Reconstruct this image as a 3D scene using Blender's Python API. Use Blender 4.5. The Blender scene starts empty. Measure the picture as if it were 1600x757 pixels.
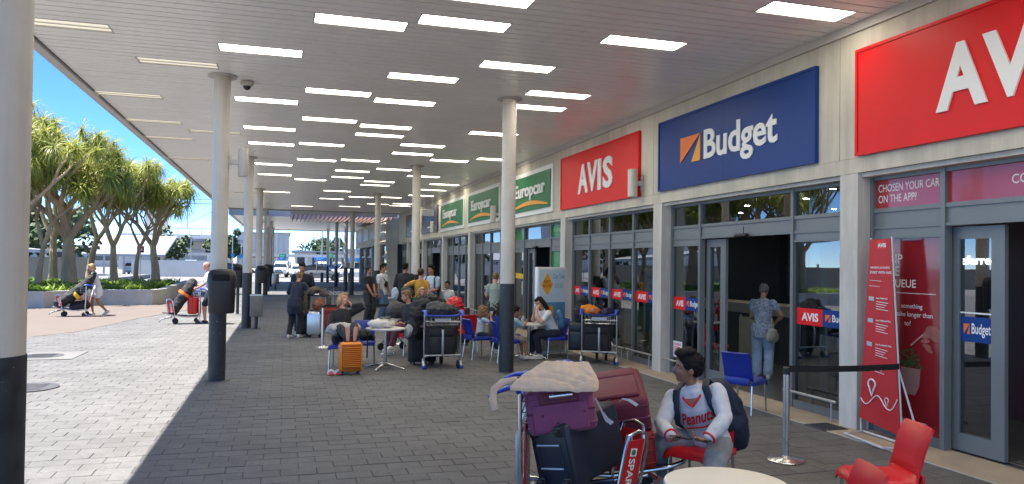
import bpy, bmesh, math, random
from mathutils import Vector as V, Matrix as Mx, noise as mnoise, Quaternion as Q
random.seed(7)
R = math.radians
PI = math.pi
S = bpy.context.scene
COL = S.collection

# ---------------------------------------------------------------- camera
FPX, YAW, PITCH, ROLL, CX, CY, EYE = 1173.7, R(16.859), R(1.009), R(0.775), 800.0, 392.44, 1.8
_F = V((math.sin(YAW)*math.cos(PITCH), math.cos(YAW)*math.cos(PITCH), math.sin(PITCH)))
_R0 = V((math.cos(YAW), -math.sin(YAW), 0)); _U0 = _R0.cross(_F)
_R = math.cos(ROLL)*_R0 + math.sin(ROLL)*_U0
_U = -math.sin(ROLL)*_R0 + math.cos(ROLL)*_U0
cam = bpy.data.cameras.new('camera'); camo = bpy.data.objects.new('camera', cam); COL.objects.link(camo)
camo.matrix_world = Mx(((_R.x,_U.x,-_F.x,0),(_R.y,_U.y,-_F.y,0),(_R.z,_U.z,-_F.z,EYE),(0,0,0,1)))
cam.sensor_width = 36; cam.lens = 36*FPX/1600; cam.shift_y = (CY-378.5)/1600
cam.clip_start = .05; cam.clip_end = 3000
S.camera = camo

# ---------------------------------------------------------------- world, sun, exposure
SUN_AZ, SUN_EL = 276.0, 66.0          # compass-like: 0 = +Y, 90 = +X ; sun stands on the open (-X) side
w = bpy.data.worlds.new('World'); S.world = w; w.use_nodes = True
nt = w.node_tree; nt.nodes.clear()
sky = nt.nodes.new('ShaderNodeTexSky'); sky.sky_type = 'NISHITA'; sky.sun_disc = False
sky.sun_elevation = R(SUN_EL); sky.sun_rotation = R(SUN_AZ); sky.altitude = 1500; sky.air_density = .48; sky.dust_density = .0; sky.ozone_density = 3.0
bg = nt.nodes.new('ShaderNodeBackground'); bg.inputs['Strength'].default_value = .057
wo = nt.nodes.new('ShaderNodeOutputWorld')
hs = nt.nodes.new('ShaderNodeHueSaturation'); hs.inputs['Saturation'].default_value = 1.2
nt.links.new(sky.outputs[0], hs.inputs['Color']); nt.links.new(hs.outputs[0], bg.inputs[0]); nt.links.new(bg.outputs[0], wo.inputs[0])
sl = bpy.data.lights.new('sun', 'SUN'); sl.energy = 2.0; sl.angle = R(.53); sl.color = (1, .95, .88)
so = bpy.data.objects.new('sun', sl); COL.objects.link(so)
_sd = V((math.sin(R(SUN_AZ))*math.cos(R(SUN_EL)), math.cos(R(SUN_AZ))*math.cos(R(SUN_EL)), math.sin(R(SUN_EL))))
so.rotation_euler = _sd.to_track_quat('Z', 'Y').to_euler(); so.location = (-10, 5, 30)
S.view_settings.view_transform = 'Standard'; S.view_settings.look = 'None'
S.view_settings.exposure = 2.95; S.view_settings.gamma = 1
S.cycles.max_bounces = 8; S.cycles.diffuse_bounces = 5; S.cycles.glossy_bounces = 4; S.cycles.transparent_max_bounces = 10
S.cycles.use_denoising = True; S.cycles.sample_clamp_indirect = 6
S.cycles.caustics_reflective = False; S.cycles.caustics_refractive = False

# ---------------------------------------------------------------- pixel -> place (1600x757 photograph)
def _ray(x, y): return _F + _R*((x-CX)/FPX) + _U*((CY-y)/FPX)
def G(x, y, z=0.0):
    v = _ray(x, y); t = (z-EYE)/v.z; return V((v.x*t, v.y*t, z))
def FX(x, y, X):
    v = _ray(x, y); t = X/v.x; return V((X, v.y*t, EYE+v.z*t))
def FY(x, y, Y):
    v = _ray(x, y); t = Y/v.y; return V((v.x*t, Y, EYE+v.z*t))

# ---------------------------------------------------------------- materials
MATS = {}
def mat(name, col=(.5,.5,.5), rough=.6, metal=0., var=0., vscale=3., bump=0., bscale=40., coat=0., spec=.5, emit=None, estr=0., alpha=None, stretch=(1,1,1), sheen=0., world=False, streak=0., chips=None):
    if name in MATS: return MATS[name]
    m = bpy.data.materials.new(name); m.use_nodes = True; MATS[name] = m
    n = m.node_tree; b = n.nodes['Principled BSDF']; L = n.links.new
    b.inputs['Base Color'].default_value = (*col, 1); b.inputs['Roughness'].default_value = rough
    b.inputs['Metallic'].default_value = metal; b.inputs['Specular IOR Level'].default_value = spec
    b.inputs['Coat Weight'].default_value = coat; b.inputs['Sheen Weight'].default_value = sheen
    if emit: b.inputs['Emission Color'].default_value = (*emit, 1); b.inputs['Emission Strength'].default_value = estr
    if var or bump:
        if world: src = n.nodes.new('ShaderNodeNewGeometry').outputs['Position']
        else: src = n.nodes.new('ShaderNodeTexCoord').outputs['Object']
        mp = n.nodes.new('ShaderNodeMapping'); mp.inputs['Scale'].default_value = stretch; L(src, mp.inputs[0]); src = mp.outputs[0]
    if var:
        t = n.nodes.new('ShaderNodeTexNoise'); t.inputs['Scale'].default_value = vscale; t.inputs['Detail'].default_value = 5; t.inputs['Roughness'].default_value = .62
        L(src, t.inputs['Vector'])
        mr = n.nodes.new('ShaderNodeMapRange'); mr.inputs[1].default_value = .28; mr.inputs[2].default_value = .72
        mr.inputs[3].default_value = 1-var; mr.inputs[4].default_value = 1+var; L(t.outputs[0], mr.inputs[0])
        mx = n.nodes.new('ShaderNodeVectorMath'); mx.operation = 'SCALE'; mx.inputs[0].default_value = col
        L(mr.outputs[0], mx.inputs['Scale']); L(mx.outputs[0], b.inputs['Base Color'])
        r2 = n.nodes.new('ShaderNodeMapRange'); r2.inputs[1].default_value = .3; r2.inputs[2].default_value = .7
        r2.inputs[3].default_value = max(.02, rough*(1-.35*min(1, var*3))); r2.inputs[4].default_value = min(1, rough*(1+.35*min(1, var*3)))
        L(t.outputs[0], r2.inputs[0]); L(r2.outputs[0], b.inputs['Roughness'])
    if streak or chips:
        gpos = n.nodes.new('ShaderNodeNewGeometry').outputs['Position']
        cur = b.inputs['Base Color'].links[0].from_socket
    if streak:
        for st_, sc_, lo, hi in (((1,1,.07), 5.0, 1-streak, 1+streak*.35), ((1,1,1), .9, 1-streak*.6, 1+streak*.3)):
            mp2 = n.nodes.new('ShaderNodeMapping'); mp2.inputs['Scale'].default_value = st_; L(gpos, mp2.inputs[0])
            t = n.nodes.new('ShaderNodeTexNoise'); t.inputs['Scale'].default_value = sc_; t.inputs['Detail'].default_value = 6; t.inputs['Roughness'].default_value = .7; L(mp2.outputs[0], t.inputs['Vector'])
            mr = n.nodes.new('ShaderNodeMapRange'); mr.inputs[1].default_value = .35; mr.inputs[2].default_value = .65; mr.inputs[3].default_value = lo; mr.inputs[4].default_value = hi; L(t.outputs[0], mr.inputs[0])
            mx = n.nodes.new('ShaderNodeVectorMath'); mx.operation = 'SCALE'; L(cur, mx.inputs[0]); L(mr.outputs[0], mx.inputs['Scale']); cur = mx.outputs[0]
        L(cur, b.inputs['Base Color'])
    if chips:
        cc, sc_, th_ = chips
        t = n.nodes.new('ShaderNodeTexNoise'); t.inputs['Scale'].default_value = sc_; t.inputs['Detail'].default_value = 3; L(gpos, t.inputs['Vector'])
        mr = n.nodes.new('ShaderNodeMapRange'); mr.inputs[1].default_value = th_; mr.inputs[2].default_value = th_+.03; L(t.outputs[0], mr.inputs[0])
        mc = n.nodes.new('ShaderNodeMix'); mc.data_type = 'RGBA'; L(mr.outputs[0], mc.inputs['Factor']); L(cur, mc.inputs[6]); mc.inputs[7].default_value = (*cc, 1); L(mc.outputs[2], b.inputs['Base Color'])
    if bump:
        t = n.nodes.new('ShaderNodeTexNoise'); t.inputs['Scale'].default_value = bscale; t.inputs['Detail'].default_value = 4
        L(src, t.inputs['Vector'])
        bp = n.nodes.new('ShaderNodeBump'); bp.inputs['Strength'].default_value = bump; bp.inputs['Distance'].default_value = .01
        L(t.outputs[0], bp.inputs['Height']); L(bp.outputs[0], b.inputs['Normal'])
    return m

def brickmat(name, c1, c2, cm, bw, bh, ms, rough=.75, off=(0,0), rotz=False):
    """paving: a brick grid in world metres that the modelled pavers share"""
    m = bpy.data.materials.new(name); m.use_nodes = True; MATS[name] = m
    n = m.node_tree; b = n.nodes['Principled BSDF']; L = n.links.new
    g = n.nodes.new('ShaderNodeNewGeometry')
    mp = n.nodes.new('ShaderNodeMapping'); mp.inputs['Location'].default_value = (off[0], off[1], 0); L(g.outputs['Position'], mp.inputs[0])
    br = n.nodes.new('ShaderNodeTexBrick'); L(mp.outputs[0], br.inputs['Vector'])
    br.inputs['Color1'].default_value = (*c1, 1); br.inputs['Color2'].default_value = (*c2, 1); br.inputs['Mortar'].default_value = (*cm, 1)
    br.inputs['Scale'].default_value = 1; br.inputs['Mortar Size'].default_value = ms; br.inputs['Brick Width'].default_value = bw; br.inputs['Row Height'].default_value = bh
    br.inputs['Mortar Smooth'].default_value = .1; br.offset = .5; br.offset_frequency = 2
    # stains: large and small noise
    prev = br.outputs['Color']
    for sc, lo, hi, det in ((.55, .80, 1.16, 6), (3.5, .88, 1.1, 5), (38, .88, 1.1, 2), (7.5, None, .72, 3), (31, None, 1.55, 2), (1.7, None, .80, 5)):
        t = n.nodes.new('ShaderNodeTexNoise'); t.inputs['Scale'].default_value = sc; t.inputs['Detail'].default_value = det; t.inputs['Roughness'].default_value = .65
        L(g.outputs['Position'], t.inputs['Vector'])
        mr = n.nodes.new('ShaderNodeMapRange'); mr.inputs[1].default_value = .3; mr.inputs[2].default_value = .7; mr.inputs[3].default_value = lo or 1; mr.inputs[4].default_value = hi
        if lo is None: mr.inputs[1].default_value = .63; mr.inputs[2].default_value = .72
        L(t.outputs[0], mr.inputs[0])
        mx = n.nodes.new('ShaderNodeVectorMath'); mx.operation = 'SCALE'; L(prev, mx.inputs[0]); L(mr.outputs[0], mx.inputs['Scale']); prev = mx.outputs[0]
    L(prev, b.inputs['Base Color']); b.inputs['Roughness'].default_value = rough; b.inputs['Specular IOR Level'].default_value = .35
    t = n.nodes.new('ShaderNodeTexNoise'); t.inputs['Scale'].default_value = 60; L(g.outputs['Position'], t.inputs['Vector'])
    bp = n.nodes.new('ShaderNodeBump'); bp.inputs['Strength'].default_value = .25; bp.inputs['Distance'].default_value = .006
    L(t.outputs[0], bp.inputs['Height']); L(bp.outputs[0], b.inputs['Normal'])
    return m

def leafmat(name, col, var=.45, vscale=2.2, trans=.35):
    m = mat(name, col, .42, var=var, vscale=vscale, spec=.45); n = m.node_tree; L = n.links.new
    b = n.nodes['Principled BSDF']; o = n.nodes['Material Output']; mx = n.nodes.new('ShaderNodeMixShader'); tl = n.nodes.new('ShaderNodeBsdfTranslucent')
    L(b.inputs['Base Color'].links[0].from_socket, tl.inputs[0]); mx.inputs[0].default_value = trans
    L(b.outputs[0], mx.inputs[1]); L(tl.outputs[0], mx.inputs[2]); L(mx.outputs[0], o.inputs[0]); return m

def glassmat(name, tint=(.75,.8,.8), ior=1.9, trans=1.0):
    m = bpy.data.materials.new(name); m.use_nodes = True; MATS[name] = m
    n = m.node_tree; n.nodes.clear(); L = n.links.new
    o = n.nodes.new('ShaderNodeOutputMaterial'); mx = n.nodes.new('ShaderNodeMixShader')
    fr = n.nodes.new('ShaderNodeFresnel'); fr.inputs['IOR'].default_value = ior
    tr = n.nodes.new('ShaderNodeBsdfTransparent'); tr.inputs[0].default_value = (*tint, 1)
    gl = n.nodes.new('ShaderNodeBsdfGlossy'); gl.inputs['Roughness'].default_value = .004; gl.inputs[0].default_value = (.95,.97,1,1)
    t = n.nodes.new('ShaderNodeTexNoise'); t.inputs['Scale'].default_value = 1.1; gg = n.nodes.new('ShaderNodeNewGeometry'); L(gg.outputs['Position'], t.inputs['Vector'])
    bp = n.nodes.new('ShaderNodeBump'); bp.inputs['Strength'].default_value = .03; bp.inputs['Distance'].default_value = .02; L(t.outputs[0], bp.inputs['Height']); L(bp.outputs[0], gl.inputs['Normal'])
    bk = n.nodes.new('ShaderNodeMath'); bk.operation = 'SUBTRACT'; bk.inputs[0].default_value = 1; L(gg.outputs['Backfacing'], bk.inputs[1])
    ml = n.nodes.new('ShaderNodeMath'); ml.operation = 'MULTIPLY'; L(fr.outputs[0], ml.inputs[0]); L(bk.outputs[0], ml.inputs[1])
    L(ml.outputs[0], mx.inputs[0]); L(tr.outputs[0], mx.inputs[1]); L(gl.outputs[0], mx.inputs[2]); L(mx.outputs[0], o.inputs[0])
    return m

# ---------------------------------------------------------------- mesh building
class MB:
    def __init__(s): s.v = []; s.f = []; s.T = None
    def add(s, vs, fs):
        o = len(s.v)
        s.v += [tuple(s.T @ V(p)) for p in vs] if s.T is not None else [tuple(p) for p in vs]
        s.f += [tuple(i+o for i in f) for f in fs]
    def box(s, c, d, rz=0, m=None):
        x, y, z = d[0]/2, d[1]/2, d[2]/2
        vs = [V((a*x, b*y, e*z)) for a in (-1,1) for b in (-1,1) for e in (-1,1)]
        M = m if m is not None else Mx.Rotation(rz, 4, 'Z')
        vs = [M @ p + V(c) for p in vs] if m is None else [V(c) + (M.to_3x3() @ p) for p in vs]
        s.add(vs, [(0,1,3,2),(4,6,7,5),(0,4,5,1),(2,3,7,6),(0,2,6,4),(1,5,7,3)]); return s
    def b2(s, x0, x1, y0, y1, z0, z1):
        return s.box(((x0+x1)/2,(y0+y1)/2,(z0+z1)/2), (abs(x1-x0),abs(y1-y0),abs(z1-z0)))
    def rbox(s, c, d, r=.02, seg=2, m=None):
        bm = bmesh.new(); bmesh.ops.create_cube(bm, size=1)
        for q in bm.verts: q.co = V((q.co.x*d[0], q.co.y*d[1], q.co.z*d[2]))
        bmesh.ops.bevel(bm, geom=bm.edges[:], offset=min(r, min(d)*.49), segments=seg, affect='EDGES', profile=.5)
        M = (m.to_3x3() if m is not None else Mx.Identity(3))
        bm.verts.index_update()
        s.add([V(c) + M @ q.co for q in bm.verts], [tuple(x.index for x in f.verts) for f in bm.faces]); bm.free(); return s
    def loft(s, rings, side=None, n=12, cap=True, round_=True):
        """rings: (centre, a, b); a along 'side', b across"""
        k = len(rings); out = []
        cs = [V(r[0]) for r in rings]
        rs = []
        for i in range(k):
            d = (cs[min(i+1,k-1)] - cs[max(i-1,0)])
            if d.length < 1e-7: d = V((0,0,1))
            d.normalize()
            sd = V(side) if side is not None else V((1,0,0))
            sd = sd - d*sd.dot(d)
            if sd.length < 1e-3: sd = d.orthogonal()
            sd.normalize(); ot = d.cross(sd)
            rs.append((cs[i], rings[i][1], rings[i][2], sd, ot, d))
        full = []
        if cap and round_:
            c, a, b, sd, ot, d = rs[0]; h = min(a, b)
            full += [(c-d*h*.92, a*.38, b*.38, sd, ot), (c-d*h*.62, a*.78, b*.78, sd, ot)]
        full += [r[:5] for r in rs]
        if cap and round_:
            c, a, b, sd, ot, d = rs[-1]; h = min(a, b)
            full += [(c+d*h*.62, a*.78, b*.78, sd, ot), (c+d*h*.92, a*.38, b*.38, sd, ot)]
        vs = []; fs = []
        for c, a, b, sd, ot in full:
            for j in range(n):
                t = 2*PI*j/n; vs.append(c + sd*(a*math.cos(t)) + ot*(b*math.sin(t)))
        K = len(full)
        for i in range(K-1):
            for j in range(n):
                j2 = (j+1) % n; fs.append((i*n+j, i*n+j2, (i+1)*n+j2, (i+1)*n+j))
        if cap: fs.append(tuple(range(n-1,-1,-1))); fs.append(tuple((K-1)*n+j for j in range(n)))
        s.add(vs, fs); return s
    def tube(s, pts, r, n=8, closed=False, r2=None):
        pts = [V(p) for p in pts]; k = len(pts)
        vs = []; fs = []; up = None
        for i, p in enumerate(pts):
            a = pts[(i-1) % k] if (closed or i > 0) else p; b = pts[(i+1) % k] if (closed or i < k-1) else p
            d = (b-a); d = d.normalized() if d.length > 1e-9 else V((0,0,1))
            if up is None: up = d.orthogonal().normalized()
            up = (up - d*up.dot(d)); up = up.normalized() if up.length > 1e-6 else d.orthogonal().normalized()
            o = d.cross(up); rr = r if r2 is None else r + (r2-r)*i/max(1,k-1)
            for j in range(n):
                t = 2*PI*j/n; vs.append(p + up*(rr*math.cos(t)) + o*(rr*math.sin(t)))
        m = k if closed else k-1
        for i in range(m):
            for j in range(n):
                j2 = (j+1) % n; i2 = (i+1) % k; fs.append((i*n+j, i*n+j2, i2*n+j2, i2*n+j))
        if not closed: fs.append(tuple(range(n-1,-1,-1))); fs.append(tuple((k-1)*n+j for j in range(n)))
        s.add(vs, fs); return s
    def lathe(s, prof, n=24, c=(0,0,0), m=None):
        vs = []; fs = []; k = len(prof)
        for r, z in prof:
            for j in range(n):
                t = 2*PI*j/n; p = V((r*math.cos(t), r*math.sin(t), z)); p = (m.to_3x3() @ p) if m is not None else p
                vs.append(V(c)+p)
        for i in range(k-1):
            for j in range(n):
                j2 = (j+1) % n; fs.append((i*n+j, i*n+j2, (i+1)*n+j2, (i+1)*n+j))
        fs.append(tuple(range(n-1,-1,-1))); fs.append(tuple((k-1)*n+j for j in range(n)))
        s.add(vs, fs); return s
    def cyl(s, p0, p1, r, n=16, r2=None): return s.tube([p0, p1], r, n, r2=r2)
    def ell(s, c, r, n=12, k=8, m=None):
        vs = []; fs = []; M = m.to_3x3() if m is not None else Mx.Identity(3)
        for i in range(1, k):
            ph = PI*i/k
            for j in range(n):
                t = 2*PI*j/n
                vs.append(V(c) + M @ V((r[0]*math.sin(ph)*math.cos(t), r[1]*math.sin(ph)*math.sin(t), r[2]*math.cos(ph))))
        vs += [V(c)+M@V((0,0,r[2])), V(c)+M@V((0,0,-r[2]))]; a = len(vs)-2; b = a+1
        for i in range(k-2):
            for j in range(n):
                j2 = (j+1) % n; fs.append((i*n+j, (i+1)*n+j, (i+1)*n+j2, i*n+j2))
        for j in range(n):
            fs.append((a, j, (j+1) % n)); fs.append((b, (k-2)*n+(j+1) % n, (k-2)*n+j))
        s.add(vs, fs); return s
    def prism(s, poly, h0, h1, M=None):
        """poly in local xy, extruded along local z from h0 to h1"""
        n = len(poly); vs = [V((p[0],p[1],h0)) for p in poly] + [V((p[0],p[1],h1)) for p in poly]
        if M is not None: vs = [M @ p for p in vs]
        fs = [tuple(range(n-1,-1,-1)), tuple(range(n,2*n))] + [(i,(i+1)%n,n+(i+1)%n,n+i) for i in range(n)]
        s.add(vs, fs); return s
    def mesh(s, name, smooth=True, ang=35):
        me = bpy.data.meshes.new(name); me.from_pydata(s.v, [], s.f); me.update()
        if smooth: fix_smooth(me, ang)
        return me
    def build(s, name, m, parent=None, smooth=True, ang=35, **tags):
        return link(name, s.mesh(name, smooth, ang), m, parent, **tags)

def fix_smooth(me, ang=35):
    bm = bmesh.new(); bm.from_mesh(me); bmesh.ops.recalc_face_normals(bm, faces=bm.faces[:])
    for f in bm.faces: f.smooth = True
    a = R(ang)
    for e in bm.edges: e.smooth = len(e.link_faces) == 2 and e.calc_face_angle(0) < a
    bm.to_mesh(me); bm.free(); me.update()

def link(name, data, m=None, parent=None, **tags):
    o = bpy.data.objects.new(name, data); COL.objects.link(o)
    if m is not None and data is not None:
        data.materials.clear()
        for x in (m if isinstance(m, (list, tuple)) else [m]): data.materials.append(x)
    if parent is not None: o.parent = parent
    tag(o, **tags); return o
def tag(o, label=None, cat=None, group=None, kind=None):
    if label: o['label'] = label
    if cat: o['category'] = cat
    if group: o['group'] = group
    if kind: o['kind'] = kind
    return o
def thing(name, label, cat, loc=(0,0,0), rz=0., group=None):
    o = bpy.data.objects.new(name, None); COL.objects.link(o); o.location = loc; o.rotation_euler = (0,0,rz); o.empty_display_size = .2
    return tag(o, label, cat, group)
def copy_tree(o, parent=None):
    c = o.copy(); COL.objects.link(c); c.parent = parent
    for ch in [x for x in KIDS.get(o.name, o.children)]: copy_tree(ch, c)
    return c
KIDS = {}

TS = bpy.data.scenes.new('workbench')
def evaluated(ob):
    TS.collection.objects.link(ob); vl = TS.view_layers[0]; vl.update()
    me = bpy.data.meshes.new_from_object(ob.evaluated_get(vl.depsgraph)); bpy.data.objects.remove(ob); return me
_TXT = {}
def text_raw(s, bold=0.):
    k = (s, bold)
    if k not in _TXT:
        cu = bpy.data.curves.new('t', 'FONT'); cu.body = s; cu.size = 1; cu.offset = bold; cu.resolution_u = 3; cu.fill_mode = 'FRONT'
        ob = bpy.data.objects.new('t', cu); me = evaluated(ob)
        vs = [q.co.copy() for q in me.vertices]; fs = [tuple(p.vertices) for p in me.polygons]
        bpy.data.curves.remove(cu); bpy.data.meshes.remove(me)
        _TXT[k] = (vs, fs)
    return _TXT[k]
def text_mb(mb, s, M, w=None, h=None, bold=0., depth=0., align='L', shear=0.):
    """text fitted to w and/or h metres in the local xy plane of M (x right, y up), optional depth along +z"""
    vs, fs = text_raw(s, bold)
    if not vs: return
    x0 = min(p.x for p in vs); x1 = max(p.x for p in vs); y0 = min(p.y for p in vs); y1 = max(p.y for p in vs)
    sx = sy = None
    if w: sx = w/(x1-x0)
    if h: sy = h/(y1-y0)
    sx = sx or sy; sy = sy or sx
    ox = {'L': x0, 'C': (x0+x1)/2, 'R': x1}[align]
    P = [V(((p.x-ox)*sx + shear*(p.y-y0)*sy, (p.y-y0)*sy, depth)) for p in vs]
    if depth <= .0011:
        mb.add([M @ p for p in P], fs)
    else:
        n = len(P); B = [V((p.x,p.y,0)) for p in P]
        cnt = {}
        for f in fs:
            for i in range(len(f)):
                e = (f[i], f[(i+1) % len(f)]); cnt[e] = 1
        side = [(b, a, a+n, b+n) for (a, b) in cnt if (b, a) not in cnt]
        mb.add([M @ p for p in P+B], list(fs)+[tuple(q) for q in side])
def wallM(X, Y, Z):      # frame on a wall that faces -X: local x runs to -Y (reading direction), y up, z out of the wall
    return Mx(((0,0,-1,X),(-1,0,0,Y),(0,1,0,Z),(0,0,0,1)))

def remesh(mb, name, voxel=.01, smooth=2, noise=None, ridged=False):
    me = bpy.data.meshes.new(name); me.from_pydata(mb.v, [], mb.f); me.update()
    ob = bpy.data.objects.new('tmp', me)
    md = ob.modifiers.new('r', 'REMESH'); md.mode = 'VOXEL'; md.voxel_size = voxel; md.use_smooth_shade = True
    if smooth: sm = ob.modifiers.new('s', 'SMOOTH'); sm.factor = .5; sm.iterations = smooth
    out = evaluated(ob); bpy.data.meshes.remove(me); out.name = name
    if noise:
        amp, sc = noise[0], noise[1]; st = noise[2] if len(noise) > 2 else (1,1,1)
        co = [0.]*(3*len(out.vertices)); out.vertices.foreach_get('co', co)
        no = [0.]*(3*len(out.vertices)); out.vertices.foreach_get('normal', no)
        for i in range(0, len(co), 3):
            p = V((co[i]*sc*st[0], co[i+1]*sc*st[1], co[i+2]*sc*st[2]))
            d = amp*(mnoise.noise(p) + .5*mnoise.noise(p*2.3)) if not ridged else amp*((.5-1.6*abs(mnoise.noise(p))) + .55*(.5-1.6*abs(mnoise.noise(p*2.1+V((3,1,7))))))
            co[i] += no[i]*d; co[i+1] += no[i+1]*d; co[i+2] += no[i+2]*d
        out.vertices.foreach_set('co', co); out.update()
    return out
# ================================================================ materials of the place
PAVE = brickmat('paving_blocks', (.152,.151,.150), (.133,.132,.131), (.073,.072,.071), .30, .20, .0045)
CONC = mat('concrete', (.60,.56,.47), .85, var=.13, vscale=1.6, bump=.3, bscale=25, stretch=(1,1,.45), world=True, streak=.16)
CONC_D = mat('concrete_pillar', (.60,.57,.52), .85, var=.16, vscale=3.2, bump=.35, bscale=30, stretch=(1,1,.3), world=True, streak=.15)
CONC_L = mat('concrete_light', (.50,.48,.44), .85, var=.14, vscale=2.2, bump=.3, bscale=25, world=True)
SLAT = mat('slat_paint', (.92,.91,.885), .30, var=.05, vscale=1.2, world=True, spec=.95)
SLATB = mat('ceiling_void', (.03,.03,.03), .9)
TRIM = mat('canopy_trim', (.50,.475,.45), .5, var=.08, vscale=2, world=True)
CREAM = mat('column_cream', (.60,.56,.50), .45, var=.09, vscale=2.0, world=True, streak=.12, chips=((.30,.25,.20), 30, .745))
COLBLK = mat('column_black', (.026,.030,.036), .5, var=.35, vscale=11, world=True, chips=((.22,.22,.22), 26, .70))
ASPH = mat('asphalt', (.20,.197,.193), .9, var=.15, vscale=.4, bump=.3, bscale=60, world=True)
ALU = mat('grey_frame', (.185,.20,.205), .42, metal=.25, var=.05, vscale=3)
ALUP = mat('grey_panel', (.20,.215,.22), .45, metal=.2, var=.06, vscale=2)
GLASS = glassmat('shop_glass', (.55,.60,.60), 2.5)
GLASS2 = glassmat('clear_glass', (.8,.84,.84), 1.6)
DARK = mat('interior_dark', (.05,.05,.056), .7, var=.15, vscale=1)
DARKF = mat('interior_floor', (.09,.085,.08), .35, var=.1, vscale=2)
STEEL = mat('brushed_steel', (.62,.62,.61), .28, metal=1., var=.06, vscale=8)
CHROME = mat('chrome_tube', (.55,.56,.57), .22, metal=1., var=.05, vscale=10)
GALV = mat('galvanised', (.42,.43,.43), .45, metal=.8, var=.15, vscale=9)
BLACKP = mat('black_plastic', (.016,.016,.018), .42, var=.12, vscale=6)
WHITEP = mat('white_print', (.82,.82,.80), .5)
RED = mat('sign_red', (.72,.010,.012), .42, var=.06, vscale=1.3, spec=.3)
BLUE = mat('sign_blue', (.004,.040,.21), .42, var=.08, vscale=1.1, spec=.3)
GREEN = mat('sign_green', (.004,.17,.055), .36, var=.06, vscale=1.1, spec=.35)
PURP = mat('sign_purple', (.055,.05,.10), .3, coat=.1)
ORANGE = mat('print_orange', (.80,.17,.02), .4)
AMBER = mat('print_amber', (.85,.36,.03), .4)
YELLOW = mat('print_yellow', (.80,.50,.02), .4)
SKYBLUE = mat('print_sky_blue', (.03,.25,.62), .4)
LIT = mat('lamp_diffuser', (.8,.78,.7), .5, emit=(1,.94,.78), estr=1.9)  # fittings read as off; emission added to fill the canopy shade
_n = LIT.node_tree; _oi = _n.nodes.new('ShaderNodeObjectInfo'); _mr = _n.nodes.new('ShaderNodeMapRange'); _mr.inputs[3].default_value = 1.5; _mr.inputs[4].default_value = 2.6; _n.links.new(_oi.outputs['Random'], _mr.inputs[0]); _n.links.new(_mr.outputs[0], _n.nodes['Principled BSDF'].inputs['Emission Strength'])
RUST = mat('brown_louvre', (.16,.085,.06), .6, var=.15, vscale=3)
WHITEB = mat('white_wall', (.66,.65,.62), .8, var=.06, vscale=.5, world=True)
BEIGEW = mat('beige_wall', (.33,.29,.22), .85, var=.12, vscale=.8, world=True)

# ================================================================ ground
g = MB(); g.b2(-900, 900, -300, 1900, -.5, -.03); g.build('ground', ASPH, kind='structure', smooth=False)
pv = MB(); pv.b2(-34, 6.42, -24, 69.2, -.2, -.0045); pave = pv.build('paving', PAVE, kind='structure', smooth=False)
def paver_mesh(mb, x0, x1, y0, y1, z=0., tilt=0.):
    g_ = .0022; c = .0035
    x0 += g_; x1 -= g_; y0 += g_; y1 -= g_
    vs = [(x0,y0,-.02),(x1,y0,-.02),(x1,y1,-.02),(x0,y1,-.02),(x0,y0,z-.004),(x1,y0,z-.004),(x1,y1,z-.004),(x0,y1,z-.004),
          (x0+c,y0+c,z),(x1-c,y0+c,z+tilt),(x1-c,y1-c,z+tilt),(x0+c,y1-c,z)]
    mb.add(vs, [(0,1,5,4),(1,2,6,5),(2,3,7,6),(3,0,4,7),(4,5,9,8),(5,6,10,9),(6,7,11,10),(7,4,8,11),(8,9,10,11)])
BW, BH = .30, .20
cand = []
for r in range(int(5.8/BH), int(26/BH)):
    off = 0 if r % 2 else BW/2
    for k in range(-40, 22):
        x0 = k*BW - off; y0 = r*BH
        if x0+BW > 5.80: continue
        xc, yc = x0+BW/2, y0+BH/2
        d = V((xc, yc, -EYE)); z = d.dot(_F); px = CX + FPX*d.dot(_R)/z; py = CY - FPX*d.dot(_U)/z
        if -30 < px < 1630 and py < 775: cand.append((z, x0, y0))
cand.sort()
share = {}
rest = MB()
for i, (z, x0, y0) in enumerate(cand):
    if i < 300:
        key = i % 12
        if key not in share:
            m_ = MB(); paver_mesh(m_, -BW/2, BW/2, -BH/2, BH/2, random.uniform(-.002,.0015), random.uniform(-.002,.002)); share[key] = m_.mesh('paver', False); share[key].materials.append(PAVE)
        o = link('paver', share[key], None, pave); o.location = (x0+BW/2, y0+BH/2, 0)
    else:
        paver_mesh(rest, x0, x0+BW, y0, y0+BH, random.uniform(-.0025,.0015), random.uniform(-.002,.002))
rest.build('paver_field', PAVE, pave, smooth=False, kind='stuff')
TAN = mat('tan_concrete', (.40,.33,.25), .85, var=.16, vscale=2.6, bump=.3, bscale=40, world=True)
a = MB(); a.b2(5.80, 6.42, -6, 42.3, -.05, .001); a.build('shopfront_apron', TAN, kind='structure', smooth=False)
a = MB(); a.b2(5.785, 5.80, -6, 42.3, -.05, .003); a.build('apron_edging', CONC_L, kind='structure', smooth=False)
PINK = mat('pink_paving', (.150,.122,.107), .85, var=.08, vscale=1.2, bump=.2, bscale=50, world=True)
pp = [G(20,530),G(120,519),G(215,498),G(300,484),G(330,481)]
pp = [(p.x,p.y) for p in pp] + [(-4.7,33.2),(-8.2,31.2),(-12,31.2)]
a = MB(); a.prism(pp, -.05, .005); a.build('pink_path', PINK, kind='structure', smooth=False)
a = MB(); a.b2(-34, 30, 69.2, 69.55, -.2, .0); a.build('kerb', CONC_L, kind='structure', smooth=False)
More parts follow.
